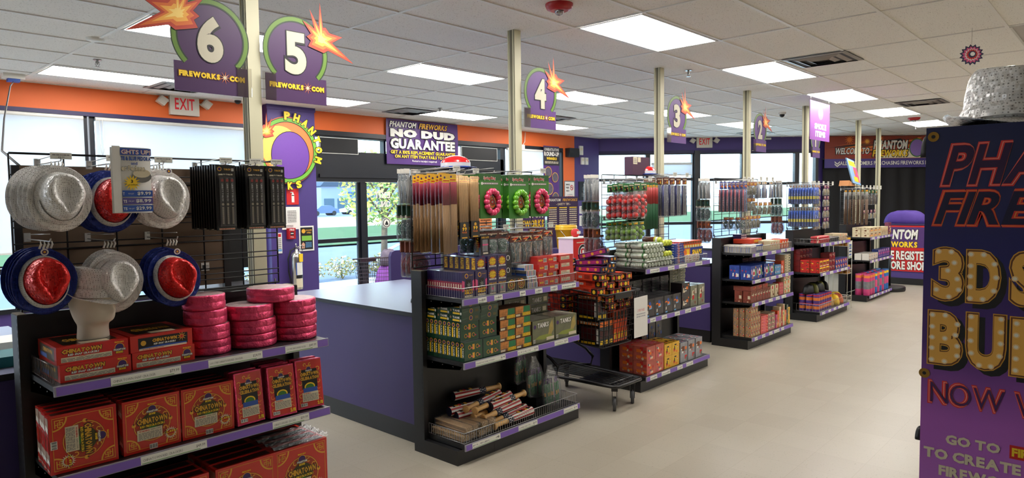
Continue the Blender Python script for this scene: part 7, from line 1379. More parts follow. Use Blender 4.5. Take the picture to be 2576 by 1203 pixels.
for i, x in enumerate((11.68, 11.9, 12.1, 12.3, 12.5, 12.7)): peg(x, 1.78, 3.23, 'chrome peg of the sixth grid, %s along the top' % ORD[i], .08, tagh=.06)
t = thing('tilted_display', 'tilted pale blue and pink display box on the farthest wire grid', 'display box', (11.97, 3.52, 1.845), (0, 0, 0)); m = MB(); m.hexa([(0, 0, 0), (.4, 0, 0), (.4, .15, 0), (0, .15, 0), (0.05, 0, .09), (.35, 0, .02), (.35, .15, .02), (.05, .15, .09)], M('kraft', (190, 130, 80), .6)); m.build('box', t)
m = MB(); P_ = [(.18, -.02, .05), (.62, -.02, .01), (.36, .03, .42), (-.02, .03, .46)]; m.hexa([P_[0], P_[1], (.62, 0, .01), (.18, 0, .05), P_[3], P_[2], (.36, .05, .42), (-.02, .05, .46)], M('display_pale', (140, 180, 220), .4)); 
u_ = Vector(P_[1])-Vector(P_[0]); v_ = Vector(P_[3])-Vector(P_[0]); F = Face(m, P_[0], u_, v_, 0.02); F.rect(.1, .72, .85, .92, YEL, .2); F.rect(.5, .1, .95, .7, PINK, .2); F.rect(.3, .1, .8, .3, YEL, .4); F.disc(.6, .5, .1, ORG, .4, 10); m.build('flap', t)
# round floor base near the far unit
m = MB(); m.lathe([(.24, 0), (.25, .02), (.25, .07), (.235, .085)], SHELFBLK, 28); one('floor_stand', m.mesh('floor_stand'), 'round black floor base beyond the farthest shelf unit', 'stand base', (13.35, 3.22, 0)); 
m = MB(); m.tube([(0, 0, 0), (0, 0, .5)], .02, SHELFBLK, 8); m.build('post', bpy.data.objects['floor_stand'], (0, 0, .085))
# ================================================================== shopping carts
CBK = M('cart_black', (18, 18, 20), .35, noise=.1); RUB = M('wheel_grey', (70, 70, 72), .6)
def cart(loc, rz, label, mt=CBK):
    """front of the basket towards -y, handle towards +y; origin on the floor under the front"""
    t = thing('shopping_cart', label, 'shopping cart', loc, (0, 0, rz)); L_ = 0.86
    def ring(z, y0, y1, w0, w1): return [(-w0, y0, z), (w0, y0, z), (w1, y1, z), (-w1, y1, z)]
    m = MB(); top = [(-.245, 0, .93), (.245, 0, .93), (.285, L_, 1.0), (-.285, L_, 1.0)]; bot = [(-.20, .06, .50), (.20, .06, .50), (.24, L_-.08, .56), (-.24, L_-.08, .56)]
    m.tube(top, .008, mt, 6, closed=True); m.tube(bot, .006, mt, 6, closed=True)
    for h_ in range(1, 9):
        q = h_/9; m.tube([Vector(b)*(1-q)+Vector(a)*q for a, b in zip(top, bot)], .0028, mt, 4, closed=True)
    for s0, s1, n_ in ((0, 1, 12), (1, 2, 20), (2, 3, 12), (3, 0, 20)):
        for k in range(n_+1): q = k/n_; a = Vector(top[s0])*(1-q)+Vector(top[s1])*q; b = Vector(bot[s0])*(1-q)+Vector(bot[s1])*q; m.tube([a, b], .0024, mt, 4, cap=False)
    for k in range(13): q = k/12; m.tube([Vector(bot[0])*(1-q)+Vector(bot[1])*q, Vector(bot[3])*(1-q)+Vector(bot[2])*q], .0024, mt, 4, cap=False)
    for k in range(15): q = k/14; m.tube([Vector(bot[0])*(1-q)+Vector(bot[3])*q, Vector(bot[1])*(1-q)+Vector(bot[2])*q], .0024, mt, 4, cap=False)
    m.box(-.12, .12, -.006, .002, .885, .93, mt); m.build('basket', t)
    m = MB(); m.tube([(-.29, L_, 1.0), (-.29, L_+.06, 1.03), (.29, L_+.06, 1.03), (.29, L_, 1.0)], .015, mt, 8); m.build('handle', t)
    for s_ in (-1, 1):
        m = MB(); m.tube([(s_*.24, L_-.02, .98), (s_*.245, L_-.05, .55), (s_*.25, L_-.12, .42), (s_*.25, L_-.30, .36), (s_*.245, L_-.38, .30), (s_*.24, L_-.36, .22), (s_*.23, L_-.1, .19)], .014, mt, 8); m.build('side_tube', t)
    m = MB(); fr = [(-.19, -.03, .205), (-.16, -.06, .205), (.16, -.06, .205), (.19, -.03, .205), (.23, L_-.1, .205), (-.23, L_-.1, .205)]; m.tube(fr, .014, mt, 7, closed=True)
    m.tube([(-.17, .02, .215), (.17, .02, .215)], .007, mt, 5)
    for k in range(9): x = -.16+.04*k; m.tube([(x, -.045, .208), (x*1.2, L_-.12, .208)], .003, mt, 4)
    m.box(-.17, .17, .0, .34, .196, .202, mt); m.build('lower_tray', t)
    for s_ in (-1, 1):
        for y, r_ in ((.0, .055), (L_-.13, .055)):
            c_ = bpy.data.objects.new('caster', None); C.objects.link(c_); c_.parent = t; c_.location = (s_*(.13 if y < .1 else .19), y, 0); c_.rotation_euler = (0, 0, -.95)
            m = MB(); m.lathe([(r_*.6, -.013), (r_, -.012), (r_, .012), (r_*.6, .013)], RUB, 18, (0, 0, r_), axis='x'); m.lathe([(r_*.3, -.016), (r_*.3, .016)], CHROME, 10, (0, 0, r_), axis='x'); m.build('wheel', c_)
            m = MB(); 
            for q in (-1, 1): m.hexa([(q*.018-.002, -.012, r_-.01), (q*.018+.002, -.012, r_-.01), (q*.018+.002, .012, r_-.01), (q*.018-.002, .012, r_-.01), (q*.018-.002, -.03, .165), (q*.018+.002, -.03, .165), (q*.018+.002, .03, .165), (q*.018-.002, .03, .165)], mt)
            m.box(-.025, .025, -.03, .03, .160, .192, mt); m.build('fork', c_)
    return t
CX, CYY = 4.60, 3.03
cart((CX, CYY, 0), 0.0, 'black wire shopping cart piled with firework boxes between two shelf units')
t = thing('paper_notice', 'white paper notice hanging on the front of the loaded cart', 'paper notice', (CX+.13, CYY-.02, .54)); m = MB(); m.hexa([(0, 0, 0), (.205, -.0, 0), (.205, .002, 0), (0, .002, 0), (0, 0, .33), (.205, 0, .335), (.205, .002, .335), (0, .002, .33)], PAP); m.build('sheet', t)
m = MB(); F = FF(m, 1, 1); F.text('2 PER PAGE', .05, .21, .155, .232, M('pale_red_ink', (220, 150, 150), .6), 1, .02, res=1); F.lines(.035, .16, .17, .20, 2, M('pale_grey_ink', (170, 170, 175), .6), 1, 2); m.build('print', t)
def cbox(w, d, h, base, cols, seed): return carton('c%d' % seed, w, d, h, base, busy(cols, seed), busy(cols, seed+1), None)
CO1 = carton('long_orange', 0.30, 0.09, 0.055, M('roman_orange', (206, 66, 36), .35, noise=.25, nscale=12), lambda F, w, h: (F.barcode(w*.3, h*.3, w*.42, h*.6, 1), F.rect(w*.5, h*.2, w*.7, h*.8, M('dark_orange_print', (150, 44, 26), .4, noise=.5, nscale=40), 1), F.rect(w*.78, h*.05, w, h*.95, BLACK, 1), F.disc(w*.88, h*.5, h*.3, YEL, 2, 8)), lambda F, d, h: (F.rect(d*.05, h*.05, d*.95, h*.95, BLACK, 1), F.disc(d*.5, h*.5, h*.3, ORG, 2, 8)), lambda F, w, d: (F.rect(w*.78, 0, w, d, BLACK, 1), F.text('ROMAN', w*.2, d*.3, w*.6, d*.7, RED, 1, .04, res=1)), end=lambda F, d, h: (F.rect(d*.04, h*.04, d*.96, h*.96, BLACK, 1), F.disc(d*.5, h*.5, h*.3, YEL, 2, 8), F.rect(d*.06, h*.3, d*.25, h*.7, RED, 2), F.rect(d*.75, h*.2, d*.94, h*.8, ORG, 2)))
CO2 = carton('dark_flat_box', 0.20, 0.06, 0.20, PKB, lambda F, w, h: (F.rect(w*.06, h*.82, w*.94, h*.95, ORG, 1), [F.rect(w*(.08+.15*k), h*.84, w*(.17+.15*k), h*.93, CREAM, 2) for k in range(6)], F.rect(w*.1, h*.2, w*.9, h*.75, M('maroon_print', (80, 24, 24), .35, noise=.6, nscale=20), 1), F.rect(w*.1, h*.05, w*.8, h*.14, YEL, 1), F.rect(w*.86, h*.1, w*.96, h*.7, WHITE, 2)), lambda F, d, h: (F.rect(d*.2, h*.3, d*.8, h*.9, ORG, 1), F.rect(d*.3, h*.1, d*.7, h*.25, YEL, 1)), end=lambda F, d, h: (F.rect(d*.1, h*.75, d*.9, h*.95, ORG, 1), F.rect(d*.2, h*.3, d*.8, h*.6, M('maroon_print'), 1), F.rect(d*.2, h*.05, d*.8, h*.2, YEL, 1)))
CO3 = carton('upright_orange', 0.045, 0.07, 0.26, PKO, lambda F, w, h: (F.rect(w*.1, h*.7, w*.9, h*.95, BLACK, 1), F.rect(w*.2, h*.1, w*.8, h*.3, YEL, 1)), lambda F, d, h: F.rect(d*.1, h*.1, d*.9, h*.4, RED, 1))
CO4 = carton('purple_flat', 0.24, 0.12, 0.042, PKP, lambda F, w, h: (F.rect(w*.05, h*.15, w*.95, h*.85, M('magenta_print', (170, 50, 120), .35, noise=.5), 1), [F.disc(w*(.2+.3*k), h*.5, h*.3, GDL, 2, 8) for k in range(3)]), None, lambda F, w, d: F.rect(w*.1, d*.2, w*.9, d*.8, M('magenta_print'), 1), end=lambda F, d, h: (F.rect(d*.05, h*.1, d*.95, h*.9, BLACK, 1), F.disc(d*.3, h*.5, h*.3, ORG, 2, 8), F.disc(d*.7, h*.5, h*.3, GDL, 2, 8)))
def C_(me, x, y, z, r, label, g): one('firework_carton', me, label, 'firework box', (CX+x, CYY+y, z), r, g)
R_ = math.radians
Q = R_(-90)
for q, ye in enumerate((.29, .51, .73)):
    for k in range(3): C_(CO2, -.205+.066*k, ye, .512, (0, 0, Q), 'dark box with white tabs low in the cart, %s from the front, %s' % (ORD[q], ('outer', 'middle', 'inner')[k]), 'dark boxes low in the cart')
for k in range(4): C_(CO3, -.01+.05*k, .085, .515, (0, 0, 0), 'upright orange box at the cart front, %s across' % ORD[k], 'upright orange boxes in the cart'); C_(CO3, -.01+.05*k, .20, .515, (0, 0, 0), 'upright orange box behind the front ones in the cart, %s across' % ORD[k], 'upright orange boxes in the cart')
for k in range(2): C_(CO2, -.215+.066*k, .30, .72, (0, 0, Q), 'dark box with white tabs high in the cart, %s one' % ('outer', 'inner')[k], 'dark boxes high in the cart')
for c_ in range(4):
    for k in range(5 if c_ else 3): C_(CO1, -.225+.115*c_, .36, (.925 if c_ == 0 else .79)+.0565*k, (0, 0, Q+R_(((k*3+c_*2) % 5-2)*4)), 'long orange box with a black end at the cart front, %s pile, %s' % (ORD[c_], tier(k, 5 if c_ else 3)), 'long orange boxes at the cart front')
for c_ in range(4):
    for k in range(3): C_(CO1, -.225+.115*c_, .70, .725+.0565*k, (0, 0, Q), 'long orange box in the middle of the cart, %s pile, %s' % (ORD[c_], tier(k, 3)), 'long orange boxes in the middle')
for k, (x, y, z, a, b) in enumerate(((-.235, .66, .90, -22, 8), (-.13, .68, .91, -28, -10), (-.02, .66, .93, -18, 6), (.09, .70, .90, -12, -4), (-.235, .80, .76, -34, 10), (-.24, .84, .86, -30, -6), (-.12, .83, .90, -24, 12), (.0, .84, .88, -30, 0), (-.2, .62, 1.0, -14, 24), (-.05, .74, 1.0, -10, -20))): C_(CO1, x, y, z, (0, R_(a), Q+R_(b)), 'long orange box tumbled towards the cart handle, %s in the heap' % ORD[k], 'tumbled orange boxes in the cart')
for k, (x, y, z, a, b) in enumerate(((-.20, .33, 1.10, 0, 6), (-.18, .34, 1.145, -3, 14), (-.16, .32, 1.19, -14, 24), (-.04, .36, 1.08, 0, -8), (-.02, .37, 1.125, 2, -4), (-.03, .36, 1.17, 0, 4), (-.22, .66, 1.07, 4, 6), (-.22, .68, 1.115, 0, -4), (-.20, .66, 1.16, 3, 8), (-.08, .66, 1.10, 0, -12))): C_(CO4, x, y, z, (0, R_(a), Q+R_(b)), 'flat purple and magenta box on top of the cart load, %s in the heap' % ORD[k], 'purple boxes topping the cart')
c2 = cart((5.42, 7.62, 0), R_(180), 'second wire shopping cart waiting behind the purple partition', M('cart_brown', (60, 40, 46), .4))
m = MB(); lump(m, 0, 0, 0, .16, .2, .34, M('orchid_bag', (190, 110, 230), .5), 140); one('orchid_bag', m.mesh('orchid_bag'), 'bright orchid bag inside the cart behind the partition', 'bag', (5.45, 7.22, .53)); m = MB(); lump(m, 0, 0, 0, .12, .12, .2, M('multi_cloth', (120, 110, 130), .6, noise=.7, nscale=12), 141); one('patterned_bag', m.mesh('patterned_bag'), 'patterned grey bag on top of the orchid bag in the second cart', 'bag', (5.45, 7.22, .86))
# ================================================================== red box, bucket, papers and posters
t = thing('money_box', 'tall red display box lettered BALL with a small ball on top', 'display box', (5.80, 4.45, .80)); m = MB(); m.box(0, .34, 0, .2, 0, .46, M('display_red', (206, 36, 34), .35)); m.box(-.0015, 0, 0, .2, 0, .46, M('display_side', (220, 190, 205), .4)); m.box(-.01, .35, -.01, .21, .46, .47, WHITE); m.build('box', t)
m = MB(); F = FF(m, 1, 1, eps=.001); F.rect(.06, .41, .24, .42, CREAM, 1); F.disc(.17, .31, .085, BLACK, 1, 24); F.ring(.17, .31, .08, .086, WHITE, 2, 24); F.disc(.17, .31, .055, WHITE, 2, 18); F.poly([(.13, .34), (.17, .35), (.21, .34), (.205, .30), (.17, .265), (.135, .30)], RED, 3); F.rect(.155, .295, .187, .33, WHITE, 4)
F.star(.17, .14, .07, .13, 14, WHITE, 1); F.text('BANG', .09, .15, .25, .185, RED, 3, .06, out=BLACK, ow=.004); F.text('BALL', .08, .105, .26, .145, BLACK, 3, .08, .1); m.build('front_print', t); m = MB(); m.ball((0, 0, 0), .05, RED, 14, 8); m.box(-.03, .03, -.05, -.045, -.01, .02, WHITE); m.build('ball', t, (.17, .1, .515))
m = MB(); m.box(0, .4, 0, .3, 0, .80, CP); one('display_plinth', m.mesh('display_plinth'), 'purple block carrying the tall red display box', 'plinth', (5.79, 4.41, 0))
t = thing('plastic_bucket', 'yellow plastic bucket with a round purple label on the purple partition', 'bucket', (6.38, 5.0, 1.10)); BY = M('bucket_yellow', (246, 196, 30), .35, coat=.4)
m = MB(); m.lathe([(.105, 0), (.125, .22), (.132, .222), (.132, .24), (.127, .242), (.132, .25), (.132, .262), (.126, .264), (.126, .28)], BY, 26); m.build('bucket', t); m = MB(); F = Face(m, (-.09, -.128, .03), (1, 0, 0), (0, 0, 1), .001); F.disc(.09, .07, .08, PURP, 1, 20); F.text('PHANTOM', .02, .075, .16, .10, WHITE, 3, .05, .1, out=BLACK, ow=.003); F.text('FIREWORKS', .02, .04, .16, .065, ORG, 3, .05, .1, out=BLACK, ow=.003); m.build('label', t); m = MB(); m.tube([(-.13, 0, .24), (-.10, -.10, .12), (0, -.135, .05), (.10, -.10, .12), (.13, 0, .24)], .004, CHROME, 5); m.build('handle', t)
m = MB(); m.box(-.15, .6, -.15, .20, 0, 1.10, CP); one('purple_ledge', m.mesh('purple_ledge'), 'purple half-height block under the yellow bucket', 'ledge', (6.38, 5.0, 0))
def poster(name, label, x, z, w, h, base, draw, y=WY-.012, cat='poster', frame=None):
    t = thing(name, label, cat, (x, y, z)); m = MB(); m.box(0, w, 0, .008, 0, h, base); m.build('sheet', t)
    if frame: m = MB(); m.box(-.02, w+.02, .001, .009, -.02, h+.02, frame); m.build('frame', t)
    m = MB(); draw(FF(m, w, h, eps=.0015), w, h); m.build('print', t); return t
poster('smoke_free_sign', 'white SMOKE FREE AREA sign on the orange wall strip', 11.13, 1.47, .31, .58, PAP, lambda F, w, h: (F.text('SMOKE', w*.1, h*.87, w*.5, h*.93, BLACK, 1, .03, res=1), F.text('FREE', w*.1, h*.76, w*.42, h*.82, BLACK, 1, .03, res=1), F.text('AREA', w*.1, h*.65, w*.45, h*.71, BLACK, 1, .03, res=1), F.ring(w*.72, h*.79, w*.13, w*.18, RED, 1, 18), F.rect(w*.62, h*.78, w*.82, h*.80, BLACK, 1), F.poly([(w*.6, h*.85), (w*.63, h*.87), (w*.85, h*.73), (w*.82, h*.71)], RED, 2), F.text('YOU ARE ENTERING A', w*.15, h*.53, w*.85, h*.56, BLACK, 1, 0, res=1), F.text('NO SMOKING AREA', w*.1, h*.47, w*.9, h*.505, RED, 1, .02, res=1), F.text('LEAVE', w*.35, h*.40, w*.65, h*.43, BLACK, 1, 0, res=1), F.text('ALL CIGARETTES', w*.2, h*.33, w*.8, h*.36, BLACK, 1, 0, res=1), F.text('MATCHES, LIGHTERS, ETC.', w*.08, h*.26, w*.92, h*.29, BLACK, 1, 0, res=1), F.text('IN YOUR VEHICLE.', w*.2, h*.19, w*.8, h*.22, BLACK, 1, 0, res=1), F.text('THANK YOU', w*.3, h*.10, w*.7, h*.13, BLACK, 1, 0, res=1)), cat='sign', frame=GREY)
poster('award_plaque', 'small black framed plaque on the purple wall', 11.62, 1.68, .30, .36, BLACK, lambda F, w, h: (F.ring(w*.5, h*.6, w*.15, w*.18, GREY, 1, 14), F.lines(w*.25, h*.15, w*.75, h*.4, 4, GREY, 1, 3)), cat='plaque', frame=M('plaque_frame', (30, 26, 24), .3))
for k, (x, z, w_, h_, l) in enumerate(((11.62, 2.62, .12, .19, 'white thermostat box highest on the purple wall'), (11.68, 2.42, .10, .15, 'white thermostat box lower left of the trio by the ceiling'), (11.83, 2.42, .09, .15, 'white thermostat box nearest the window frame'))): m = MB(); m.box(0, w_, -.03, 0, 0, h_, WHITE); m.box(w_*.2, w_*.8, -.032, -.03, h_*.5, h_*.8, CREAM); one('thermostat', m.mesh('thermostat'), l.replace('lower left of', 'lowest of'), 'thermostat', (x, WY-.001, z))
for k, (x, z, w_, h_, l) in enumerate(((11.62, 1.38, .30, .16, 'small white notice under the black plaque'), (11.62, 1.12, .33, .22, 'white notice second under the black plaque'), (11.95, .86, .2, .35, 'tall white notice low on the purple wall'))): poster('wall_notice', l, x, z, w_, h_, PAP, lambda F, w, h: F.lines(w*.1, h*.1, w*.9, h*.9, 6, GREY, 1, 5), cat='notice')
m = MB(); m.box(0, .32, -.12, 0, 0, .18, BLACK); one('wall_speaker', m.mesh('wall_speaker'), 'small black speaker high on the orange strip', 'speaker', (11.16, WY-.001, 2.56))
t = thing('tall_banner', 'tall narrow purple banner of ROUND UP WINNERS', 'banner', (10.37, WY-.10, 1.35)); m = MB(); wavy_sheet(m, 0, .50, .03, 0, 1.40, BP, amp=.003, seed=4); m.build('sheet', t); m = MB(); F = FF(m, 1, 1, 0, .022, 0, .0015); F.rect(.0, 1.02, .50, 1.38, M('charcoal_print', (48, 44, 50), .5), 1); F.text('CONGRATULATIONS', .02, 1.30, .48, 1.36, WHITE, 2, .02, res=1); F.text('ROUND-UP', .02, 1.20, .48, 1.285, WHITE, 2, .05); F.text('WINNERS!', .09, 1.125, .41, 1.18, YEL, 2, .04); F.lines(.04, 1.05, .46, 1.10, 2, CREAM, 2, 2)
for cx_, cz_, r_ in ((.14, .88, .11), (.35, .78, .10), (.17, .55, .12), (.36, .38, .10), (.2, .2, .12)): F.ring(cx_, cz_, r_*.9, r_, GDL, 3, 18); F.disc(cx_, cz_, r_*.9, M('photo_patch', (90, 84, 96), .6, noise=.6, nscale=20), 2.5, 18)
m.build('print', t)
# counter posters behind the second grid
def cposter(name, label, x, y, z, w, h, base, draw): poster(name, label, x, z, w, h, base, draw, y)
cposter('store_poster', 'purple poster lettered PHANTOM FIREWORKS behind the open end of the second grid', 5.80, 5.34, 1.245, .60, .40, BP, lambda F, w, h: (F.text('SAFETY FIRST', w*.1, h*.84, w*.95, h*.96, WHITE, 2, .04), F.text('PHANTOM', w*.08, h*.55, w*.94, h*.80, WHITE, 2, .05, out=BLACK, ow=.006), F.text('FIREWORKS', w*.08, h*.26, w*.96, h*.50, YEL, 2, .05, out=BLACK, ow=.006)))
cposter('safety_poster', 'dark purple SAFETY TIPS poster beside the store poster', 6.45, 5.34, 1.22, .62, .50, M('poster_violet', (52, 28, 74), .5), lambda F, w, h: (F.text('PHANTOM', w*.03, h*.88, w*.42, h*.95, WHITE, 1, .03, .2), F.text('FIREWORKS', w*.48, h*.88, w*.97, h*.95, GOLD, 1, .03, .2), F.text('- SAFETY TIPS -', w*.28, h*.78, w*.74, h*.84, CREAM, 1, .02), [F.lines(w*(.04+.33*k), h*.22, w*(.29+.33*k), h*.70, 9, CREAM, 1, k) for k in range(3)], [F.rect(w*(.04+.33*k), h*.71, w*(.29+.33*k), h*.735, YEL, 1) for k in range(3)]))
cposter('orange_sheet', 'orange leaflet behind the lower pegs of the second grid', 3.97, 4.02, 1.40, .15, .19, M('orange_paper', (240, 150, 90), .6), lambda F, w, h: (F.lines(w*.1, h*.2, w*.9, h*.8, 5, BROWN, 1, 2), F.text('4', w*.42, h*.42, w*.58, h*.58, BLACK, 2, .03)))
m = MB(); m.tube([(.07, .012, .0), (.07, .012, -.47)], .006, CHROME, 6); m.lathe([(.05, -.474), (.05, -.466)], CHROME, 14, (.07, .012, 0)); m.build('stand', bpy.data.objects['orange_sheet'])
# on the purple pillar
PY = WY-.152
poster('extinguisher_sign', 'red sign with a white extinguisher symbol on the purple pillar', 4.80, 1.66, .18, .22, RED, lambda F, w, h: (F.rect(w*.4, h*.15, w*.62, h*.6, WHITE, 1), F.disc(w*.51, h*.62, w*.11, WHITE, 1, 12), F.rect(w*.46, h*.7, w*.56, h*.78, WHITE, 1), F.rect(w*.3, h*.74, w*.5, h*.8, WHITE, 1)), PY, 'sign')
poster('pillar_notice', 'white printed notice on the purple pillar under the red sign', 4.72, 1.32, .27, .31, PAP, lambda F, w, h: (F.lines(w*.3, h*.3, w*.8, h*.85, 8, GREY, 1, 3), F.lines(w*.15, h*.08, w*.6, h*.2, 2, GREY, 1, 4)), PY, 'notice')
poster('offer_poster', 'small dark EXCLUSIVE OFFERS poster beside the fire extinguisher', 4.99, 1.03, .19, .31, BLACK, lambda F, w, h: (F.disc(w*.25, h*.83, w*.16, GOLD, 1, 14), F.text('EXCLUSIVE', w*.45, h*.83, w*.93, h*.9, GOLD, 1, .03, res=1), F.text('OFFERS', w*.5, h*.72, w*.88, h*.79, GOLD, 1, .03, res=1), F.rect(w*.1, h*.40, w*.92, h*.62, LGRN, 1), F.poly([(w*.08, h*.05), (w*.32, h*.05), (w*.34, h*.25), (w*.2, h*.34), (w*.08, h*.25)], M('hand_tan', (214, 160, 130), .6), 1), F.lines(w*.4, h*.08, w*.9, h*.34, 4, LBLU, 1, 6)), PY, 'poster', frame=WHITE)
poster('thermometer_strip', 'narrow white strip notice on the purple pillar', 4.64, 1.0, .07, .28, PAP, lambda F, w, h: (F.rect(w*.2, h*.8, w*.8, h*.95, RED, 1), F.lines(w*.2, h*.1, w*.8, h*.75, 7, GREY, 1, 4), F.rect(w*.1, h*.1, w*.9, h*.2, LBLU, 1.5)), PY, 'notice')
t = thing('fire_alarm', 'red fire alarm pull station on the purple pillar', 'fire alarm', (4.78, PY, 1.19)); m = MB(); m.box(0, .11, -.05, 0, 0, .15, RP); m.build('body', t); m = MB(); F = FF(m, 1, 1, 0, -.05, 0, .001); F.text('FIRE', .02, .115, .09, .14, WHITE, 1, .03, res=1); F.rect(.03, .05, .08, .10, BLACK, 1); F.rect(.035, .07, .075, .082, WHITE, 2); F.text('PULL', .03, .02, .08, .035, WHITE, 1, .03, res=1); m.build('handle', t)
t = thing('fire_extinguisher', 'chrome fire extinguisher with a blue label hanging on the purple pillar', 'fire extinguisher', (4.86, PY-.10, .50)); CHX = M('extinguisher_steel', (200, 196, 190), .18, .95)
m = MB(); m.lathe([(.075, 0), (.08, .01), (.08, .44), (.072, .48), (.05, .515), (.025, .53), (.022, .55)], CHX, 28); m.build('cylinder', t); m = MB(); m.box(-.02, .02, -.02, .02, .55, .58, CHX); m.tube([(0, 0, .58), (-.01, -.01, .63)], .01, CHX, 6); m.tube([(0, 0, .57), (.07, -.02, .60), (.11, -.02, .575)], .007, CHX, 6); m.tube([(0, 0, .585), (.09, -.02, .53)], .006, CHX, 6); m.build('valve_handle', t)
m = MB(); m.tube([(-.02, 0, .565), (-.09, -.01, .54), (-.125, -.0, .42), (-.12, 0, .25), (-.095, 0, .12), (-.085, 0, .06)], .011, BLACK, 8); m.build('hose', t)
m = MB(); 
for i in range(8):
    a0, a1 = -2.2+i*.16, -2.2+(i+1)*.16; r_ = .0808; m.add([(r_*math.cos(a0), r_*math.sin(a0), .20), (r_*math.cos(a1), r_*math.sin(a1), .20), (r_*math.cos(a1), r_*math.sin(a1), .37), (r_*math.cos(a0), r_*math.sin(a0), .37)], [(0, 1, 2, 3)], BLU if i < 1 else WHITE)
    m.add([(r_*math.cos(a0), r_*math.sin(a0), .155), (r_*math.cos(a1), r_*math.sin(a1), .155), (r_*math.cos(a1), r_*math.sin(a1), .198), (r_*math.cos(a0), r_*math.sin(a0), .198)], [(0, 1, 2, 3)], BLACK); m.add([(r_*math.cos(a0), r_*math.sin(a0), .03), (r_*math.cos(a1), r_*math.sin(a1), .03), (r_*math.cos(a1), r_*math.sin(a1), .15), (r_*math.cos(a0), r_*math.sin(a0), .15)], [(0, 1, 2, 3)], CREAM)
m.build('label', t); m = MB(); m.box(-.01, .045, -.092, -.088, .38, .49, YEL); m.build('tag', t); m = MB(); m.box(-.03, .03, .075, .098, .40, .46, BLACK); m.build('bracket', t)
# black panels and banners in the transoms, stickers on the glass
for x0, x1, l in ((5.42, 6.08, 'black sign panel in the transom beside the pillar'), (8.22, 9.12, 'black sign panel in the transom beyond the guarantee banner')): t = thing('transom_panel', l, 'sign panel', (x0, WY-.01, 2.40)); m = MB(); m.box(0, x1-x0, 0, .02, 0, .235, BLACK); m.build('panel', t); m = MB(); w_ = x1-x0; [m.box(*b_, WHITE) for b_ in ((0, w_, -.005, 0, 0, .008), (0, w_, -.005, 0, .227, .235), (0, .008, -.005, 0, .008, .227), (w_-.008, w_, -.005, 0, .008, .227))]; m.build('frame', t)
def sticker(label, x, z, w_, draw): m = MB(); F = Face(m, (x, WY+.045, z), (1, 0, 0), (0, 0, 1), .001); F.rect(-.001, -.001, 0, 0, WHITE, 0); draw(F, w_); one('window_sticker', m.mesh('window_sticker'), label, 'sticker')
sticker('EXIT ONLY letters seen reversed on the second glass door', 6.40, 1.6, .4, lambda F, w: (F.text('EXIT', .0, .14, .30, .24, WHITE, 1, .04, mirror=True), F.text('ONLY', .0, 0, .30, .10, WHITE, 1, .04, mirror=True)))
sticker('round white and black sticker on the second glass door', 6.62, 1.35, .2, lambda F, w: (F.disc(0, 0, .08, WHITE, 0, 22), F.disc(0, 0, .07, BLACK, 1, 22), F.disc(0, 0, .058, WHITE, 2, 22), F.poly([(-.035, -.02), (.035, -.02), (0, .04)], BLACK, 3), F.rect(-.03, -.035, .03, -.022, BLACK, 3)))
# small cables on the orange wall and thin wire by the pole
m = MB(); m.tube([(9.9, WY-.02, 2.98), (9.86, WY-.04, 2.80), (9.80, WY-.03, 2.72)], .008, WHITE, 6); m.box(9.75, 9.85, WY-.05, WY-.01, 2.66, 2.74, WHITE); m.tube([(9.8, WY-.03, 2.70), (9.5, WY-.03, 2.68)], .006, WHITE, 5); one('wall_cable', m.mesh('wall_cable'), 'white sensor and cable on the orange wall behind sign board of the second pole', 'cable')
v = dpt(3.65, 2.99, .03); m = MB(); m.box(-.1, .12, -.03, .03, -.04, 0, WHITE); m.tube([(-.08, 0, -.03), (-.12, 0, -.22), (-.15, 0, -.27), (-.3, 0, -.28)], .008, WHITE, 6); one('wall_cable', m.mesh('wall_cable'), 'white ceiling box and hanging cable on the purple wall past sign of the fourth pole', 'cable', v, (0, 0, DROT))
# ================================================================== foreground banner, hat and rack on the far side of the aisle
BX = 1.75
t = thing('stand_banner', 'tall dark purple banner with neon and bulb letters, closest to the camera', 'banner', (BX, .354, .20)); BNV = M('banner_navy', (24, 26, 66), .35, noise=.1)
def grad_mat():
    m = bpy.data.materials.new('banner_gradient'); m.use_nodes = True; N, L = m.node_tree.nodes, m.node_tree.links; b = N['Principled BSDF']; tc = N.new('ShaderNodeTexCoord'); s_ = N.new('ShaderNodeSeparateXYZ'); L.new(tc.outputs['Object'], s_.inputs[0]); mr = N.new('ShaderNodeMapRange'); mr.inputs[1].default_value = .45; mr.inputs[2].default_value = 1.7
    nz = N.new('ShaderNodeTexNoise'); nz.inputs['Scale'].default_value = 1.6; L.new(tc.outputs['Object'], nz.inputs['Vector']); ad = N.new('ShaderNodeMath'); ad.operation = 'MULTIPLY_ADD'; ad.inputs[1].default_value = .25; L.new(nz.outputs['Fac'], ad.inputs[0]); L.new(s_.outputs['Z'], ad.inputs[2])
    L.new(ad.outputs[0], mr.inputs[0]); r = N.new('ShaderNodeValToRGB'); r.color_ramp.elements[0].color = lin((206, 140, 222)) + (1,); r.color_ramp.elements[1].color = lin((34, 40, 82)) + (1,); r.color_ramp.elements[1].position = 1.0
    for p_, c_ in ((.50, (176, 98, 190)), (.66, (84, 48, 124)), (.82, (38, 36, 104))): e_ = r.color_ramp.elements.new(p_); e_.color = lin(c_) + (1,)
    L.new(mr.outputs[0], r.inputs[0]); L.new(r.outputs[0], b.inputs['Base Color']); b.inputs['Roughness'].default_value = .38; return m
m = MB(); m.box(0, .004, -.80, 0, 0, 1.628, grad_mat()); m.build('sheet', t)
m = MB(); F = Face(m, (0, 0, 0), (0, -1, 0), (0, 0, 1), .0004)
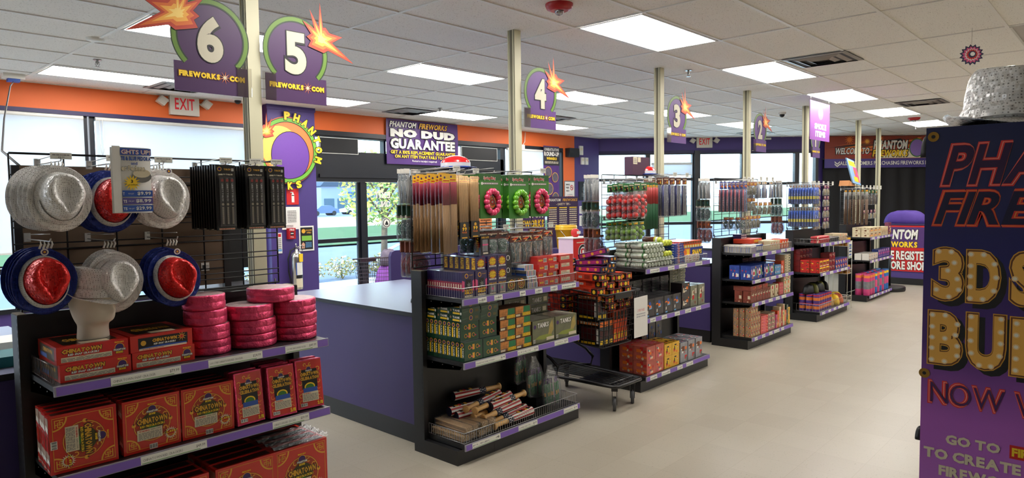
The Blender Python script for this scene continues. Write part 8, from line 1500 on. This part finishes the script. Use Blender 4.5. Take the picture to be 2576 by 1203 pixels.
def neon(F, s_, x0, y0, x1, y1, c1, c2, inner, shear=.3, bold=.03):
    F.text(s_, x0-.003, y0-.003, x1+.003, y1+.003, c1, 1, bold+.045, shear, 4); F.text(s_, x0-.0005, y0-.0005, x1+.0005, y1+.0005, c2, 2, bold+.026, shear, 4); F.text(s_, x0+.0008, y0+.0008, x1-.0008, y1-.0008, c1, 3, bold+.012, shear, 4); F.text(s_, x0+.0028, y0+.0028, x1-.0028, y1-.0028, inner, 4, bold-.008, shear, 4)
NR = M('neon_red', (232, 56, 48), .4); NP = M('neon_pink', (250, 170, 150), .4); NO = M('neon_orange', (250, 160, 70), .4); NI = M('neon_inside', (52, 26, 66), .4); NI2 = M('neon_inside_navy', (26, 24, 60), .4)
neon(F, 'PHANTOM', .030, 1.498, .50, 1.590, NR, NP, NI); neon(F, 'FIREWORKS', .016, 1.412, .56, 1.489, NR, NO, NI2); m.build('neon_lettering', t)
BUO = M('bulb_letter_orange', (255, 184, 84), .4, noise=.2, nscale=8); BUD = M('bulb_letter_edge', (110, 60, 30), .4); BUL = M('bulb_cream', (255, 246, 226), .3)
m = MB(); F = Face(m, (0, 0, 0), (0, -1, 0), (0, 0, 1), .0004)
def bulbs(F, s_, x0, y0, x1, y1, pts):
    F.text(s_, x0+.012, y0-.012, x1+.012, y1-.008, BLACK, 0.6, .06, 0, 4); F.text(s_, x0-.002, y0-.002, x1+.002, y1+.002, GDL, 1, .075, 0, 4); F.text(s_, x0, y0, x1, y1, BUD, 2, .06, 0, 4); F.text(s_, x0+.003, y0+.003, x1-.003, y1-.003, BUO, 3, .045, 0, 4)
    w, h = x1-x0, y1-y0
    for a, b in pts: F.disc(x0+a*w, y0+b*h, .0062, M('bulb_halo', (255, 214, 150), .4), 4, 10); F.disc(x0+a*w, y0+b*h, .0038, BUL, 5, 8)
p3 = [(.2, .92), (.6, .92), (.7, .72), (.5, .57), (.8, .42), (.85, .22), (.55, .08), (.15, .2)]; pD = [(.12, .92), (.12, .7), (.12, .5), (.12, .3), (.12, .08), (.5, .92), (.82, .75), (.88, .5), (.82, .25), (.5, .08)]; pB = [(.12, .92), (.12, .7), (.12, .5), (.12, .3), (.12, .08), (.5, .93), (.85, .78), (.8, .58), (.5, .5), (.86, .38), (.86, .2), (.5, .07)]; pU = [(.12, .93), (.12, .7), (.12, .5), (.14, .28), (.35, .08), (.65, .08), (.86, .28), (.88, .5), (.88, .7), (.88, .93)]
bulbs(F, '3', .017, 1.246, .077, 1.364, p3); bulbs(F, 'D', .082, 1.246, .142, 1.360, pD); bulbs(F, 'SHOW', .158, 1.246, .46, 1.360, [(k/12+.03, .5+.35*math.sin(k*2.1)) for k in range(12)])
bulbs(F, 'B', .012, 1.102, .077, 1.222, pB); bulbs(F, 'U', .084, 1.102, .154, 1.224, pU); bulbs(F, 'ILDER', .162, 1.098, .50, 1.222, [(.03, .9-.2*k) for k in range(5)]); m.build('bulb_lettering', t)
m = MB(); F = Face(m, (0, 0, 0), (0, -1, 0), (0, 0, 1), .0004); neon(F, 'NOW WITH', .016, 1.013, .31, 1.064, NR, NP, M('neon_inside_violet', (70, 34, 90), .4), 0, .0)
F.text('GO TO', .050, .925, .150, .947, CREAM, 2, .05); F.rect(.166, .921, .36, .950, RED, 1); F.text('FIREWORKS.COM', .170, .926, .355, .945, YEL, 2, .05); F.text('TO CREATE YOUR', .008, .887, .29, .911, CREAM, 2, .05); F.text('FIREWORKS SHOW', .038, .851, .31, .875, CREAM, 2, .05); F.text('ONLINE', .012, .815, .12, .838, CREAM, 2, .05); m.build('white_lettering', t)
for y_, z_ in ((-.010, 1.608), (-.002, 1.078), (-.010, .45)):
    m = MB(); F = Face(m, (-.0005, y_-.004, z_), (0, -1, 0), (0, 0, 1), .0006); F.ring(0, 0, .004, .011, M('brass', (170, 130, 60), .3, .8), 1, 16); F.disc(0, 0, .004, BLACK, 1, 10); m.build('grommet', t)
# rack that carries the banner
m = MB(); 
for y_ in (-.55, .32): m.tube([(BX+.03, y_, .02), (BX+.03, y_, 1.82)], .01, SHELFBLK, 6)
m.tube([(BX+.03, -.55, 1.815), (BX+.03, .32, 1.815)], .01, SHELFBLK, 6)
for k in range(8): m.tube([(BX+.03, -.55, .2+k*.2), (BX+.03, .32, .2+k*.2)], .004, SHELFBLK, 4)
m.box(BX+.02, BX+.34, -.6, .325, 0, .06, SHELFBLK); m.box(BX+.02, BX+.34, -.55, .32, 1.822, 1.828, SHELFBLK); m.tube([(BX+.32, .3, .02), (BX+.32, .3, 1.82)], .008, SHELFBLK, 6); m.tube([(BX+.32, -.54, .02), (BX+.32, -.54, 1.82)], .008, SHELFBLK, 6)
one('display_rack', m.mesh('display_rack'), 'black wire rack standing behind the tall purple banner', 'rack')
HS.put((BX+.16, .235, 1.838), 'large silver sequin fedora on top of the rack beside the neon banner', (math.radians(-5), math.radians(3), math.radians(-60)))
bpy.data.objects[HS.r.name]
m = MB(); lump(m, 0, 0, 0, .02, .022, .05, BLACK, 160); one('black_pouch', m.mesh('black_pouch'), 'black pouch hanging at the top corner behind the neon banner', 'pouch', (BX+.034, .350, 1.765), (0, 0, 0)); m = MB(); lump(m, 0, 0, 0, .012, .016, .03, BLACK, 161); one('black_pouch', m.mesh('black_pouch'), 'small black pouch sticking out low behind the neon banner', 'pouch', (BX+.03, .354, 1.115), (0, 0, .4))
